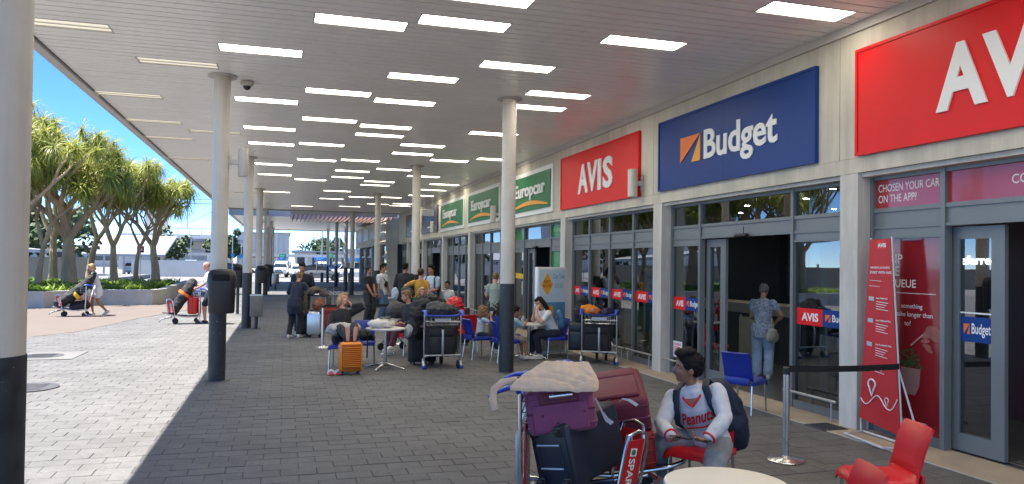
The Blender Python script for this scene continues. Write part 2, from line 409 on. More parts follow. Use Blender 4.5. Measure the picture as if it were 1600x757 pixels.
# the drain grate, the manhole, a dark disc for a ground shadow
def manhole(c, r, label, square):
    t = thing('manhole_or_shadow_disc', label, 'manhole', (c.x, c.y, 0))
    if square:
        b_ = MB(); b_.b2(-r*1.45, r*1.75, -r*1.6, r*1.6, -.02, .0085); b_.build('surround', mat('worn_concrete', (.165,.163,.158), .85, var=.12, vscale=3), t, smooth=False)
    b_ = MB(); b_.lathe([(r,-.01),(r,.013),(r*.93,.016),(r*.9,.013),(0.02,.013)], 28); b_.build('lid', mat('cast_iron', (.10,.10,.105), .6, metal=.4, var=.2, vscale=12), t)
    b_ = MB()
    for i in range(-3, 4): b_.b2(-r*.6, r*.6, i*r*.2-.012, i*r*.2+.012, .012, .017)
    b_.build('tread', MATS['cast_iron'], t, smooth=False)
manhole(G(65,557), .36, 'grey round manhole cover set in a pale square surround on sunlit paving', True)
manhole(G(38,607), .42, 'dark blue-grey round disc standing in for a shadow on the sunlit paving', False)  # dark disc laid in place of a shadow patch on the paving
t = thing('drain_grate', 'dark iron drain grate in the ground before the shop pillar', 'grate', (5.78, 7.15, .004))
b_ = MB(); b_.b2(-.02,.30,-.17,.17,-.02,.004); b_.build('frame', MATS['cast_iron'], t, smooth=False)
b_ = MB()
for i in range(9): b_.b2(0,.28,-.145+i*.036-.006,-.145+i*.036+.006,.004,.01)
b_.build('bars', MATS['cast_iron'], t, smooth=False)

# ================================================================ canopy
ZC = 4.577; XE = -3.19
can = thing('canopy', 'wide flat walkway canopy with pale slatted ceiling along the shops', 'canopy')
b_ = MB(); b_.b2(XE+.02, 9.5, -1.9, 42.45, ZC+.05, ZC+.34); b_.build('roof_slab', TRIM, can, smooth=False)  # unseen near end cut short to let light onto the foreground
b_ = MB(); b_.b2(XE+.03, 6.3, -1.85, 42.4, ZC+.035, ZC+.049); b_.build('void_board', SLATB, can, smooth=False)
b_ = MB(); b_.b2(XE, XE+.13, -2.0, 42.5, 4.53, ZC+.38); b_.build('edge_trim', TRIM, can, smooth=False)
b_ = MB(); b_.b2(XE+.13, 6.15, 42.42, 42.52, 4.52, ZC+.37); b_.build('end_trim', TRIM, can, smooth=False)
# lamps read off the photograph: pixel ends of each diffuser
LP = [(485,32,632,45),(647,32,794,45),(342,73,469,83),(213,94,343,102),(932,60,1078,73),(750,98,866,108),(604,117,716,125),(1181,15,1357,32),
 (53,36,168,44),(473,141,578,147),(583,157,680,162),(820,145,931,152),(808,167,891,172),(367,154,464,159),(472,185,557,189),(563,198,642,201),
 (556,210,631,214),(728,209,812,212),(380,199,459,202),(624,227,692,230),(612,239,676,242),(300,205.6,378,211),(389.7,222,457.5,227.5),(465.4,223,536.7,229),
 (461.9,248.5,524,252.4),(531.9,249.4,592.3,253.7),(523,266,577,269.5),(587.9,263,642,266.9),(671,249.4,737.5,254.2),(750.6,247.6,822.8,252.9),(518.8,275.6,566,279),
 (402.8,256,455.3,259),(457.5,280,505.6,283),(561.6,288.8,606,291.8),(567.8,282.6,614,285.7),(634.7,274.3,690.7,278.3),(674,287,726.6,291),(654.4,296.6,707.8,299.7),
 (582,307.6,626,310.6),(641,305,686,307.6),(503.4,298,545.9,300),(496.9,309.8,533,312.4),(151,145.4,250.8,151),(197,188.7,280,191.7),(229,214,299,219),(264,247,323,250),
 (540,307,578,309.6),(560,318,600,320),(600,321,642,323),(640,319,680,321),(455,322,487,323),(520,322,552,323.5),(416,272,452,275),(360,300,390,302),(420,300,450,301.5),(741,-6,850,3)]
PIT = .18
spots = set()
for x0, y0, x1, y1 in LP:
    a_ = G(x0, y0, ZC); b2_ = G(x1, y1, ZC)
    xc = b2_.x-.535 if x0 < 60 else (a_.x+b2_.x)/2; yc = (a_.y+b2_.y)/2
    i = round((xc+1.485)/1.145); j = round(yc/PIT - 1)
    if yc < 42: spots.add((max(-1, min(6, i)), j))
for j_, row in ((29,(4,)),(25,(5,)),(21,(4,)),(17,(6,)),(12,(5,)),(8,(4,)),(4,(5,)),(0,(4,)),(-5,(5,))):  # unseen lit lamps added overhead to brighten the foreground
    for i_ in row: spots.add((i_, j_))
spots = [s for s in sorted(spots) if not any((s[0], s[1]-d) in spots for d in (1, 2))]
LW = 1.06
DEADL = set(); UNLIT = mat('unlit_diffuser', (.93,.88,.72), .4, emit=(1,.93,.75), estr=.07)  # unlit fittings, cream brightness put in as a faint emission
spots.sort(key=lambda q: -q[0])
proto = None
for i, j in spots:
    xc = -1.485+1.145*i; 
    if i == -1: xc += .05
    if i == 6: xc -= .02
    y0 = j*PIT
    if proto is None:
        t = thing('ceiling_light', 'long recessed fluorescent ceiling light let into the slatted canopy', 'ceiling light', group='fluorescent lights in the canopy ceiling')
        b_ = MB()
        b_.b2(-LW/2, LW/2, 0, .012, 0, .035); b_.b2(-LW/2, LW/2, .348, .36, 0, .035); b_.b2(-LW/2, -LW/2+.014, .0125, .3475, .0, .035); b_.b2(LW/2-.014, LW/2, .0125, .3475, 0, .035)
        b_.build('tray', TRIM, t, smooth=False)
        d_ = MB()
        for q in (.0135, .182):
            d_.add([(-LW/2+.015,q,.020),(LW/2-.015,q,.020),(LW/2-.015,q+.082,.012),(-LW/2+.015,q+.082,.012),(LW/2-.015,q+.1645,.020),(-LW/2+.015,q+.1645,.020)],[(0,1,2,3),(3,2,4,5)])
        d_.build('diffuser', LIT, t, smooth=False)
        d_ = MB(); d_.b2(-LW/2+.015, LW/2-.015, .174, .186, .002, .012); d_.build('spine', TRIM, t, smooth=False); proto = t; o = t
    else:
        o = copy_tree(proto)
        if i <= 0 or (i, j) in DEADL:                      # unlit tubes by the open edge, given a faint glow for their brightness
            dl = [c for c in o.children if c.name.startswith('diffuser')][0]; dl.data = dl.data.copy(); dl.data.materials.clear(); dl.data.materials.append(UNLIT)
            o['label'] = 'dim cream fluorescent fitting let into the slatted canopy near its outer edge'; o['group'] = 'dim lights in the canopy ceiling'
    o.location = (xc, y0, ZC)
def slat_segments(j):
    xs = [(XE+.15, 6.145)]
    for i, jj in spots:
        if j in (jj, jj+1):
            c = -1.485+1.145*i + (.05 if i == -1 else 0) - (.02 if i == 6 else 0); lo, hi = c-LW/2-.003, c+LW/2+.003
            n = []
            for a_, b2_ in xs:
                if hi <= a_ or lo >= b2_: n.append((a_, b2_)); continue
                if lo-a_ > .03: n.append((a_, lo))
                if b2_-hi > .03: n.append((hi, b2_))
            xs = n
    return xs
def slat(mb, j, dz=0, segs=None):
    y0 = j*PIT+.011; y1 = (j+1)*PIT-.011
    for a_, b2_ in (segs or slat_segments(j)):
        z = ZC+dz
        mb.add([(a_,y0,z+.022),(b2_,y0,z+.022),(b2_,y0,z+.004),(a_,y0,z+.004),(a_,y0+.012,z),(b2_,y0+.012,z),(b2_,y1-.012,z),(a_,y1-.012,z),(a_,y1,z+.004),(b2_,y1,z+.004),(b2_,y1,z+.022),(a_,y1,z+.022)],
               [(0,1,2,3),(3,2,5,4),(4,5,6,7),(7,6,9,8),(8,9,10,11),(0,3,4,7,8,11),(1,10,9,6,5,2)])
far = MB()
for j in range(-10, 235):
    if 31 <= j:
        for sg in slat_segments(j): m_ = MB(); slat(m_, j, random.uniform(-.0015,.0015), [sg]); m_.build('ceiling_slat', SLAT, can, smooth=False)
    else: slat(far, j)
far.build('slat_field', SLAT, can, smooth=False, kind='stuff')

# second canopy beyond the louvred gap
can2 = thing('canopy', 'far flat canopy beyond the brown louvred gap, above the last columns', 'canopy')
b_ = MB(); b_.b2(-3.19, 9.5, 47.6, 69.0, ZC+.03, ZC+.4); b_.build('roof_slab', TRIM, can2, smooth=False)
b_ = MB(); b_.b2(-3.2, -3.06, 47.5, 69.1, 4.53, ZC+.42); b_.b2(-3.05, 6.2, 47.5, 47.62, 4.5, ZC+.42); b_.b2(-3.05, 6.2, 68.98, 69.1, 4.5, ZC+.42); b_.build('edge_trim', TRIM, can2, smooth=False)
for j in range(100):
    y = 47.7+j*.2125; m_ = MB(); m_.b2(-3.05, 5.6, y, y+.2, ZC, ZC+.02); m_.build('ceiling_slat', SLAT, can2, smooth=False)
pg = thing('pergola', 'brown slatted louvre screen bridging the gap between the two canopies', 'pergola')
for y in (42.75, 45.1, 47.35):
    m_ = MB(); m_.b2(.3, 6.1, y-.06, y+.06, 4.36, 4.54); m_.build('beam', TRIM, pg, smooth=False)
for k in range(24):
    x = .45+k*.234; m_ = MB(); m_.box((x, 45.05, 4.28), (.04, 4.6, .19), m=Mx.Rotation(R(28), 4, 'Y')); m_.build('louvre', RUST, pg, smooth=False)

# columns
def column(x, y, label, r=.120, z1=ZC, blk=1.47, grp='canopy columns'):
    t = thing('column', label, 'column', (x, y, 0), 0, grp)
    b_ = MB(); b_.lathe([(r,blk),(r,z1-.002)], 32); b_.build('upper_shaft', CREAM, t)
    b_ = MB(); b_.lathe([(r+.0035,0),(r+.0035,blk+.002),(r,blk+.004)], 32); b_.build('painted_base', COLBLK, t)
    b_ = MB(); b_.lathe([(r+.09,z1-.022),(r+.09,z1-.004),(r,z1-.004)], 32); b_.build('ceiling_collar', TRIM, t)
    b_ = MB(); b_.lathe([(r+.06,-.004),(r+.06,.006),(r+.005,.009)], 32); b_.build('floor_ring', MATS['cast_iron'], t)
    return t
column(-.955, 2.90, 'cream and black round column standing nearest the dark round shadow disc in the plaza', .125)
column(-.937, 12.06, 'cream column with a large black bin and a speaker, beside the shadow edge')
column(3.58, 12.06, 'cream column with scuffed black base beside the blue chairs and table')
column(-.937, 21.28, 'cream column beside the galvanised box bin at the shadow edge')
column(3.58, 21.28, 'cream column behind the group with the mustard top')
for i, (y, a_) in enumerate(((30.5, 'third'), (42.2, 'fourth'), (46.6, 'fifth'), (55.4, 'sixth'), (66.3, 'seventh'))):
    column(-.937, y, a_+' cream column from the column with the big black bin, along the shadow edge')
    column(3.58, y, a_+' cream column in the inner row counted past the group in conversation')

# ================================================================ terminal building
bld = thing('terminal_building', 'long concrete terminal front with grey framed shopfronts under the canopy', 'building', (6.152, 20, 0))
def bpart(mb, name, m, parent=None, smooth=False):
    o = mb.build(name, m, parent or bld, smooth=smooth)
    if parent is None: o.location = (-6.152, -20, 0)
    return o
P0 = 7.217
bays = [(P0+4.6*k, P0+4.6*(k+1)-.32) for k in range(-1, 7)] + [(P0+4.6*7, 42.0)]
bays[0] = (2.55, 6.937)
bays[1] = (7.217, 11.5)
XG = 6.33
# fascia panels and beams
for k in range(-3, 8):
    y0 = 7.232+4.6*k; y1 = min(y0+4.6, 42.35)
    m_ = MB(); m_.b2(6.152, 6.50, y0+.006, y1-.006, 3.052, 4.47); bpart(m_, 'fascia_panel', CONC)
    m_ = MB(); m_.b2(6.146, 6.52, y0+.0, y1-.002, 2.88, 3.048); bpart(m_, 'lower_beam', CONC)
m_ = MB(); m_.b2(6.120, 6.5, -8, 42.38, 4.472, ZC-.002); bpart(m_, 'top_trim', TRIM)
m_ = MB(); m_.b2(6.2, 6.55, -8, 42.3, 2.83, 2.878); bpart(m_, 'head_soffit', CONC_D)
for k in range(-2, 8):
    y1 = P0+4.6*k; w_ = .28 if k == 0 else .30
    m_ = MB(); m_.b2(6.150, 6.62, y1-w_, y1, -.1, 2.879); bpart(m_, 'pillar', CONC_D)
# shop interiors
rooms = MB()
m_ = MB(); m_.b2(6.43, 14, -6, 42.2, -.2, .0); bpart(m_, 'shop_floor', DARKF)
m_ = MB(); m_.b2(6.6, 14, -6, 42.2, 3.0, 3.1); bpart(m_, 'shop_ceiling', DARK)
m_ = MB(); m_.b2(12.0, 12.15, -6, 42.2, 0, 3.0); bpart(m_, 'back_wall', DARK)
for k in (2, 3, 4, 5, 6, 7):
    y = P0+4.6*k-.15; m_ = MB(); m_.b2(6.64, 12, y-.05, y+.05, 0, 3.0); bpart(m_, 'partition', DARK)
# shopfront frames
def frame_bars(mb, y0, y1, mull, door=None):
    X0, X1 = XG, XG+.07
    zt = 2.83
    def h(ya, yb, za, zb, dx=0): mb.b2(X0-dx, X1, ya, yb, za, zb)
    def v(y, za, zb, w=.055): mb.b2(X0-.012, X1+.01, y-w/2, y+w/2, za, zb)
    ys = [y0]+list(mull)+[y1]
    mb.b2(X0-.01, X1, y0, y0+.045, 0, zt); mb.b2(X0-.01, X1, y1-.045, y1, 0, zt)
    for y in mull: v(y, 0, zt)
    for i in range(len(ys)-1):
        a_ = ys[i]+(.045 if i == 0 else .028); b2_ = ys[i+1]-(.045 if i == len(ys)-2 else .028)
        isd = door is not None and i in door
        h(a_, b2_, 2.79, 2.83); h(a_, b2_, 2.43, 2.475); h(a_, b2_, 2.245, 2.276)
        if not isd: h(a_, b2_, 2.135, 2.16); h(a_, b2_, 0, .10)
    return ys
def pane(parent, y0, y1, z0, z1, m=None, X=XG+.035, t=.008, name='pane'):
    mb = MB(); mb.b2(X, X+t, y0, y1, z0, z1); return mb.build(name, m or GLASS, parent, smooth=False)
SHOP = []
def shopfront(k, y0, y1, door=(1,), glass=None, mulls=None, top=None):
    mull = mulls or (y0+1.10, y1-.95)
    mb = MB(); ys = frame_bars(mb, y0, y1, mull, door)
    fr = bpart(mb, 'shopfront_frame', ALU)
    pan = MB()
    for i in range(len(ys)-1):
        a_ = ys[i]+(.046 if i == 0 else .029); b2_ = ys[i+1]-(.046 if i == len(ys)-2 else .029)
        gm = glass[i] if glass else GLASS
        pane(fr, a_, b2_, 2.476, 2.789, (top[i] if top else GLASS), name='transom_pane')
        p_ = MB(); p_.b2(XG+.02, XG+.05, a_, b2_, 2.277, 2.429); p_.build('infill_panel', ALUP, fr, smooth=False)
        if i in door: continue
        p_ = MB(); p_.b2(XG+.015, XG+.05, a_, b2_, 2.161, 2.244); p_.build('infill_panel', ALUP, fr, smooth=False)
        pane(fr, a_, b2_, .101, 2.134, gm)
        # low guard rail in front of the glass
        p_ = MB(); p_.cyl((6.17, a_+.02, .24), (6.17, b2_-.02, .24), .018, 10); p_.cyl((6.17, b2_-.1, 0), (6.17, b2_-.1, .235), .014, 8); p_.cyl((6.17, a_+.1, 0), (6.17, a_+.1, .235), .014, 8); p_.build('guard_rail', GALV, fr)
    SHOP.append(fr)
    return fr, ys
def door_leaf(parent, y0, y1, X=XG+.10, name='sliding_door'):
    mb = MB(); w_ = .075
    mb.b2(X, X+.045, y0, y0+.14, .02, 2.23); mb.b2(X, X+.045, y1-.10, y1, .02, 2.23)
    mb.b2(X, X+.045, y0+.1401, y1-.1001, .02, .19); mb.b2(X, X+.045, y0+.1401, y1-.1001, 2.11, 2.23)
    d_ = mb.build(name, ALU, parent, smooth=False)
    return d_
REDG = mat('red_window_film', (.26,.018,.024), .12, var=.08, vscale=2, coat=.3)
REDT = mat('red_transom_film', (.42,.035,.04), .15, var=.05, vscale=2, coat=.3)
GREENG = mat('green_window_film', (.03,.22,.05), .2, var=.2, vscale=2.5, coat=.2)
CREAMB = mat('cream_blind', (.42,.40,.30), .7, var=.06, vscale=2)
# right shop
f0, ys0 = shopfront(0, *bays[0], door=(1,), glass=[GLASS, GLASS, REDG], mulls=(3.65, 5.96), top=[REDT, REDT, REDT])
d_ = door_leaf(f0, 5.37, 5.962)
pane(d_, 5.511, 5.861, .191, 2.109, GLASS, X=XG+.118)
# blue shop
f1, ys1 = shopfront(1, *bays[1], door=(1,), mulls=(8.30, 10.578))
d_ = door_leaf(f1, 10.0, 10.54); pane(d_, 10.141, 10.439, .191, 2.109, GLASS, X=XG+.118)
d_ = door_leaf(f1, 7.75, 8.27, X=XG+.10); pane(d_, 7.891, 8.169, .191, 2.109, GLASS, X=XG+.118)
# second red shop, all glass
f2, ys2 = shopfront(2, 11.82, 16.10, door=(), mulls=(12.96, 14.04, 15.10))
f3, ys3 = shopfront(3, 16.42, 20.70, door=(1,), mulls=(17.57, 19.74), glass=[GREENG, GLASS, GLASS], top=[GREENG, GLASS, GREENG])
d_ = door_leaf(f3, 19.1, 19.7); pane(d_, 19.241, 19.599, .191, 2.109, GLASS, X=XG+.118)
for k in range(4, 9):
    y0, y1 = bays[k]
    shopfront(k, y0, y1, door=(1,) if k in (6, 7) else (), mulls=(y0+1.1, y0+2.25, y1-1.0) if k in (4, 5) else (y0+1.1, y1-1.0))
# sensors above the doors
for y in (9.36, 18.6):
    t = thing('door_sensor', 'dark motion sensor above the blue shop door' if y < 10 else 'dark motion sensor above the green shop door', 'sensor', (XG-.03, y, 2.26))
    b_ = MB(); b_.rbox((-.03,0,.0), (.07,.30,.05), .02); b_.build('housing', BLACKP, t)
    b_ = MB(); b_.tube([(-.03,-.06,.02),(-.04,-.07,.09),(-.03,-.05,.12),(-.01,-.03,.10)], .006, 6); b_.build('cable', BLACKP, t)
# cylinder speakers on the fascia
def speaker(x, y, z0, z1, label, dirx, r=.085):
    t = thing('speaker', label, 'speaker', (x, y, z0), 0, 'cylinder speakers under the canopy')
    h = z1-z0
    b_ = MB(); b_.lathe([(r*.9,0),(r,.012),(r,h-.012),(r*.9,h)], 24); b_.build('body', CREAM if dirx > 0 else TRIM, t)
    b_ = MB(); b_.b2(min(dirx*r*.9, dirx*(r+.13)), max(dirx*r*.9, dirx*(r+.13)), -.035, .035, h*.42, h*.58); b_.build('bracket', TRIM, t, smooth=False)
    b_ = MB(); b_.b2(dirx*(r+.1)-.006, dirx*(r+.1)+.006, -.05, .05, h*.25, h*.75); b_.build('mount_plate', TRIM, t, smooth=False)
speaker(5.95, 12.24, 3.03, 3.53, 'pale cylinder speaker between the smaller red sign and the blue sign', 1)
speaker(5.95, 21.64, 3.04, 3.54, 'pale cylinder speaker beside the middle green sign', 1)
speaker(5.95, 31.26, 3.08, 3.56, 'pale cylinder speaker beside the dark purple sign', 1)
speaker(-.62, 12.06, 3.07, 3.50, 'grey cylinder speaker bracketed to the column with the large bin', -1, .075)
speaker(-.62, 30.5, 3.1, 3.52, 'grey cylinder speaker on the third outer column', -1, .075)
speaker(-.62, 42.2, 3.1, 3.52, 'grey cylinder speaker on the fourth outer column', -1, .075)
# dome camera
t = thing('dome_camera', 'small dark dome camera on the ceiling beside the column', 'camera', (-.60, 12.3, ZC-.012))
b_ = MB(); b_.lathe([(.10,.0),(.10,-.05),(.06,-.065)], 20); b_.build('base', CREAM, t)
b_ = MB(); b_.ell((0,0,-.065), (.06,.06,.06), 16, 8); b_.build('dome', BLACKP, t)

# ---------------------------------------------------------------- signs
def board(name, label, y0, y1, z0, z1, m, border=None, X=6.148, th=.045):
    t = thing(name, label, 'sign', (X, (y0+y1)/2, z0), 0)
    def p(mb, nm, mm, par=None, sm=False):
        o = mb.build(nm, mm, par or t, smooth=sm)
        if par is None: o.location = (-X, -(y0+y1)/2, -z0)
        return o
    if border:
        b_ = MB(); b_.b2(X-.03, X, y0-border, y1+border, z0-border, z1+border); p(b_, 'border', WHITEP)
        b_ = MB(); b_.b2(X-.055, X-.031, y0, y1, z0, z1); pnl = p(b_, 'panel', m); xs = X-.055
    else:
        ym_ = (y0+y1)/2
        for ya_, yb_ in ((y0, ym_-.0012), (ym_+.0012, y1)): b_ = MB(); b_.b2(X-th, X, ya_, yb_, z0, z1); pnl = p(b_, 'panel', m)
        b_ = MB(); e = .035
        b_.b2(X-th-.012, X-th, y0, y1, z0, z0+e); b_.b2(X-th-.012, X-th, y0, y1, z1-e, z1); b_.b2(X-th-.012, X-th, y0, y0+e, z0+e, z1-e); b_.b2(X-th-.012, X-th, y1-e, y1, z0+e, z1-e)
        p(b_, 'rim', m)
        xs = X-th
    return t, p, xs
def avis(y1, label):
    t, p, xs = board('red_sign', label, y1-4.0, y1, 3.06, 4.25, RED)
    yl = y1-1.105
    b_ = MB(); x = 0
    for ch, w_, x0 in (('A', .56, 0), ('V', .55, .51), ('I', .165, 1.07), ('S', .46, 1.33)):
        text_mb(b_, ch, wallM(xs-.002, yl-x0, 3.335), w=w_, h=.63, bold=.035, depth=.02)
    p(b_, 'lettering', WHITEP)
avis(6.925, 'large red sign with white capitals over the red-windowed shop')
avis(16.31, 'red sign with white capitals between the blue sign and the green signs')
t, p, xs = board('blue_sign', 'blue sign with orange triangle emblem and white lettering', 7.585, 11.56, 3.07, 4.245, BLUE)
b_ = MB(); M_ = wallM(xs-.002, 10.80, 3.44)
b_.prism([(0,.02),(0,.42),(.60,.42)], 0, .012, M_); p(b_, 'emblem', ORANGE)
b_ = MB(); b_.prism([(.34,0),(.60,0),(.60,.40)], 0, .012, M_); p(b_, 'emblem', AMBER)
b_ = MB(); text_mb(b_, 'Budget', wallM(xs-.002, 10.09, 3.30), w=1.78, h=.585, bold=.022, depth=.015); p(b_, 'lettering', WHITEP)
def europ(y0, y1, label):
    t, p, xs = board('green_sign', label, y0, y1, 3.20, 4.12, GREEN, border=.12)
    b_ = MB(); text_mb(b_, 'Europcar', wallM(xs-.003, y1-.52, 3.47), w=2.52, h=.46, bold=.025, depth=.03, shear=.0); p(b_, 'lettering', WHITEP)
    b_ = MB(); top = [(i/14*2.9, .02+.15*math.sin(PI*i/14)) for i in range(15)]; bot = [(i/14*2.9, .0+.07*math.sin(PI*i/14)-.01) for i in range(15)]
    b_.prism(top+bot[::-1], 0, .02, wallM(xs-.003, y1-.34, 3.28)); p(b_, 'swoosh', AMBER)
europ(17.03, 20.37, 'green sign with yellow swoosh next to the smaller red sign')
europ(21.66, 25.41, 'green sign with yellow swoosh, middle one of three')
europ(26.35, 30.2, 'green sign with yellow swoosh next to the dark purple sign')
for y0, lab in ((30.95, 'dark purple sign with sky blue lettering beside the last green sign'), (35.6, 'dark purple sign with sky blue lettering at the far end of the fascia')):
    t, p, xs = board('purple_sign', lab, y0, y0+3.75, 3.14, 4.25, PURP)
    b_ = MB(); text_mb(b_, 'BLUU', wallM(xs-.003, y0+2.75, 3.62), w=1.5, h=.36, bold=.02); p(b_, 'lettering', SKYBLUE)
    b_ = MB(); b_.prism([(0,0),(1.1,0),(1.1,.06),(0,.06)], 0, .002, wallM(xs-.003, y0+2.3, 3.35)); p(b_, 'small_print', WHITEP)
# hanging projecting sign near the purple sign
t = thing('hanging_sign', 'small pale box sign hanging across the walkway before the purple signs', 'sign', (FY(669,328.5,30.6).x, 30.6, 3.87))
b_ = MB(); b_.rbox((0,0,0), (.46,.12,.26), .01); b_.build('box', WHITEB, t)

for q in (-.17,.17): b_ = MB(); b_.cyl((q,0,.13),(q,0,.70),.012,6); b_.build('rod', TRIM, t)

# ---------------------------------------------------------------- window stickers, films and lettering
def decal(parent, segs, z0, z1, X=XG+.034):
    """band sticker on the glass: list of (y_far, y_near, kind)"""
    for ya, yb, kd in segs:
        b_ = MB(); b_.b2(X-.0015, X, yb, ya, z0, z1); s_ = b_.build('sticker', RED if kd == 'A' else BLUE, parent, smooth=False)
        b_ = MB(); w_ = ya-yb; hh = z1-z0
        if kd == 'A':
            text_mb(b_, 'AVIS', wallM(X-.0025, ya-w_*.2, z0+hh*.24), w=w_*.64, h=hh*.5, bold=.03); b_.build('lettering', WHITEP, s_, smooth=False)
        else:
            text_mb(b_, 'Budget', wallM(X-.0025, ya-w_*.36, z0+hh*.2), w=w_*.6, h=hh*.55, bold=.015); b_.build('lettering', WHITEP, s_, smooth=False)
            b_ = MB(); b_.prism([(0,.0),(0,hh*.42),(w_*.2,hh*.42)], 0, .0004, wallM(X-.0025, ya-w_*.1, z0+hh*.3)); b_.prism([(w_*.11,0),(w_*.2,0),(w_*.2,hh*.4)], 0, .0004, wallM(X-.0025, ya-w_*.1, z0+hh*.3)); b_.build('emblem', ORANGE, s_, smooth=False)
decal(f1, [(11.45, 11.07, 'A'), (11.069, 10.63, 'B'), (8.245, 7.76, 'A'), (7.759, 7.28, 'B')], 1.08, 1.29)
decal(f2, [(16.03, 15.68, 'A'), (15.679, 15.16, 'B'), (15.05, 14.57, 'A'), (14.569, 14.10, 'B'), (13.99, 13.49, 'A'), (13.489, 13.0, 'B'), (12.91, 12.41, 'A'), (12.409, 11.88, 'B')], 1.13, 1.33)
decal(f0, [(5.86, 5.512, 'B')], 1.10, 1.345, X=XG+.117)
b_ = MB(); b_.b2(XG+.1155, XG+.117, 5.512, 5.86, 1.375, 1.39); b_.build('white_line', WHITEP, f0, smooth=False)
# white notice
b_ = MB(); b_.b2(XG+.030, XG+.0335, 11.16, 11.45, .27, .54); nt_ = b_.build('notice', WHITEP, f1, smooth=False)
b_ = MB(); text_mb(b_, 'WARNING', wallM(XG+.0285, 11.42, .47), w=.23, h=.04, bold=.02); b_.build('lettering', RED, nt_, smooth=False)
GREYP = mat('grey_print', (.25,.26,.28), .6)
b_ = MB()
for i in range(6): b_.prism([(0,0),(.20-.03*(i % 3),0),(.20-.03*(i % 3),.012),(0,.012)], 0, .0005, wallM(XG+.029, 11.41, .435-.026*i))
b_.build('small_print', RED, nt_, smooth=False)
# red films with white lettering
for s_, z, w_, y_ in (('CHOSEN YOUR CAR', 2.655, .82, 6.858), ('ON THE APP?', 2.535, .53, 6.858), ('COLLECT', 2.60, .48, 5.245)): b_ = MB(); text_mb(b_, s_, wallM(XG+.0335, y_, z), w=w_, h=.085, bold=.004); b_.build('lettering', WHITEP, f0, smooth=False)
for s_, z, yr in (('SKIP', 1.865, 6.515), ('THE', 1.73, 6.555), ('QUEUE', 1.592, 6.334)): b_ = MB(); text_mb(b_, s_, wallM(XG+.0335, yr, z), h=.10, bold=.008, align='R'); b_.build('lettering', WHITEP, f0, smooth=False)
for s_, z, yr, h_ in (('something', 1.375, 6.249, .062), ('take longer than', 1.285, 6.12, .066), ('to?', 1.205, 6.40, .05)): b_ = MB(); text_mb(b_, s_, wallM(XG+.0335, yr, z), h=h_, bold=.0, align='R'); b_.build('lettering', WHITEP, f0, smooth=False)
b_ = MB(); b_.prism([(0,0),(.52,0),(.52,.006),(0,.006)], 0, .0004, wallM(XG+.0335, 6.60, 1.545))
b_.build('white_line', WHITEP, f0, smooth=False)
# printed pot with plant and hand on the film
b_ = MB(); b_.prism([(-.13,.16),(.13,.16),(.115,-.02),(.06,-.12),(-.06,-.12),(-.115,-.02)], 0, .0006, wallM(XG+.0335, 6.40, .60)); b_.build('printed_pot', mat('print_grey_red', (.33,.20,.19), .4), f0, smooth=False)
b_ = MB(); random.seed(3)
for i in range(70):
    a_ = random.uniform(0, PI); r_ = random.uniform(0, .16); x = r_*math.cos(a_)*.95; y = r_*math.sin(a_)*1.2; s2 = random.uniform(.015,.03); q = random.uniform(0,PI)
    b_.prism([(x+s2*math.cos(q+t_), y+s2*.6*math.sin(q+t_)) for t_ in (0,1.2,2.1,3.14,4.3,5.2)], 0, .0006+i*1e-5, wallM(XG+.0330, 6.41, .775))
b_.build('printed_plant', mat('print_leaf', (.045,.085,.03), .4, var=.5, vscale=40), f0, smooth=False)
SKINP = mat('print_skin', (.30,.10,.075), .4, var=.3, vscale=12)
b_ = MB()
for x, y, rx, ry, an in ((.10,.06,.13,.075,-.4),(-.02,.03,.06,.022,.2),(-.03,-.02,.06,.022,.1),(-.01,-.07,.055,.02,-.2),(.02,-.11,.05,.02,-.4),(.0,.08,.07,.022,.6)):
    pts = []
    for i in range(16):
        t_ = 2*PI*i/16; u_, v_ = rx*math.cos(t_), ry*math.sin(t_); pts.append((min(.15, x+u_*math.cos(an)-v_*math.sin(an)), y+u_*math.sin(an)+v_*math.cos(an)))
    b_.prism(pts, 0, .0006+abs(x)*.001, wallM(XG+.0333, 6.18, 1.08))
b_.build('printed_hand', SKINP, f0, smooth=False)
b_ = MB(); b_.prism([(0,0),(.16,.13),(.165,.122),(.006,-.008)], 0, .0006, wallM(XG+.0328, 6.40, 1.0)); b_.build('printed_tweezers', mat('print_pale', (.6,.5,.42), .4), f0, smooth=False)
# green shop films
b_ = MB(); text_mb(b_, 'Europcar', wallM(XG+.0335, 17.45, 2.58), w=.85, h=.14, bold=.01); b_.build('lettering', mat('print_pale_green', (.25,.5,.25), .4), f3, smooth=False)
b_ = MB()
for i in range(9): b_.prism([(i*.115,0),(i*.115+.09,0),(i*.115+.09,.45),(i*.115,.45)], 0, .0006, wallM(XG+.0335, 17.52, 1.25))
b_.build('yellow_stripe', YELLOW, f3, smooth=False)
b_ = MB(); b_.prism([(0,0),(.9,0),(.9,.12),(0,.16)], 0, .0006, wallM(XG+.0335, 20.6, 1.4)); b_.build('yellow_stripe', YELLOW, f3, smooth=False)
# cream blinds and back panels inside the second red shop
for ya, yb in ((12.0, 12.85), (13.05, 13.95), (15.2, 15.9)):
    m_ = MB(); m_.b2(6.62, 6.64, ya, yb, .05, 1.02); bpart(m_, 'inner_board', CREAMB)

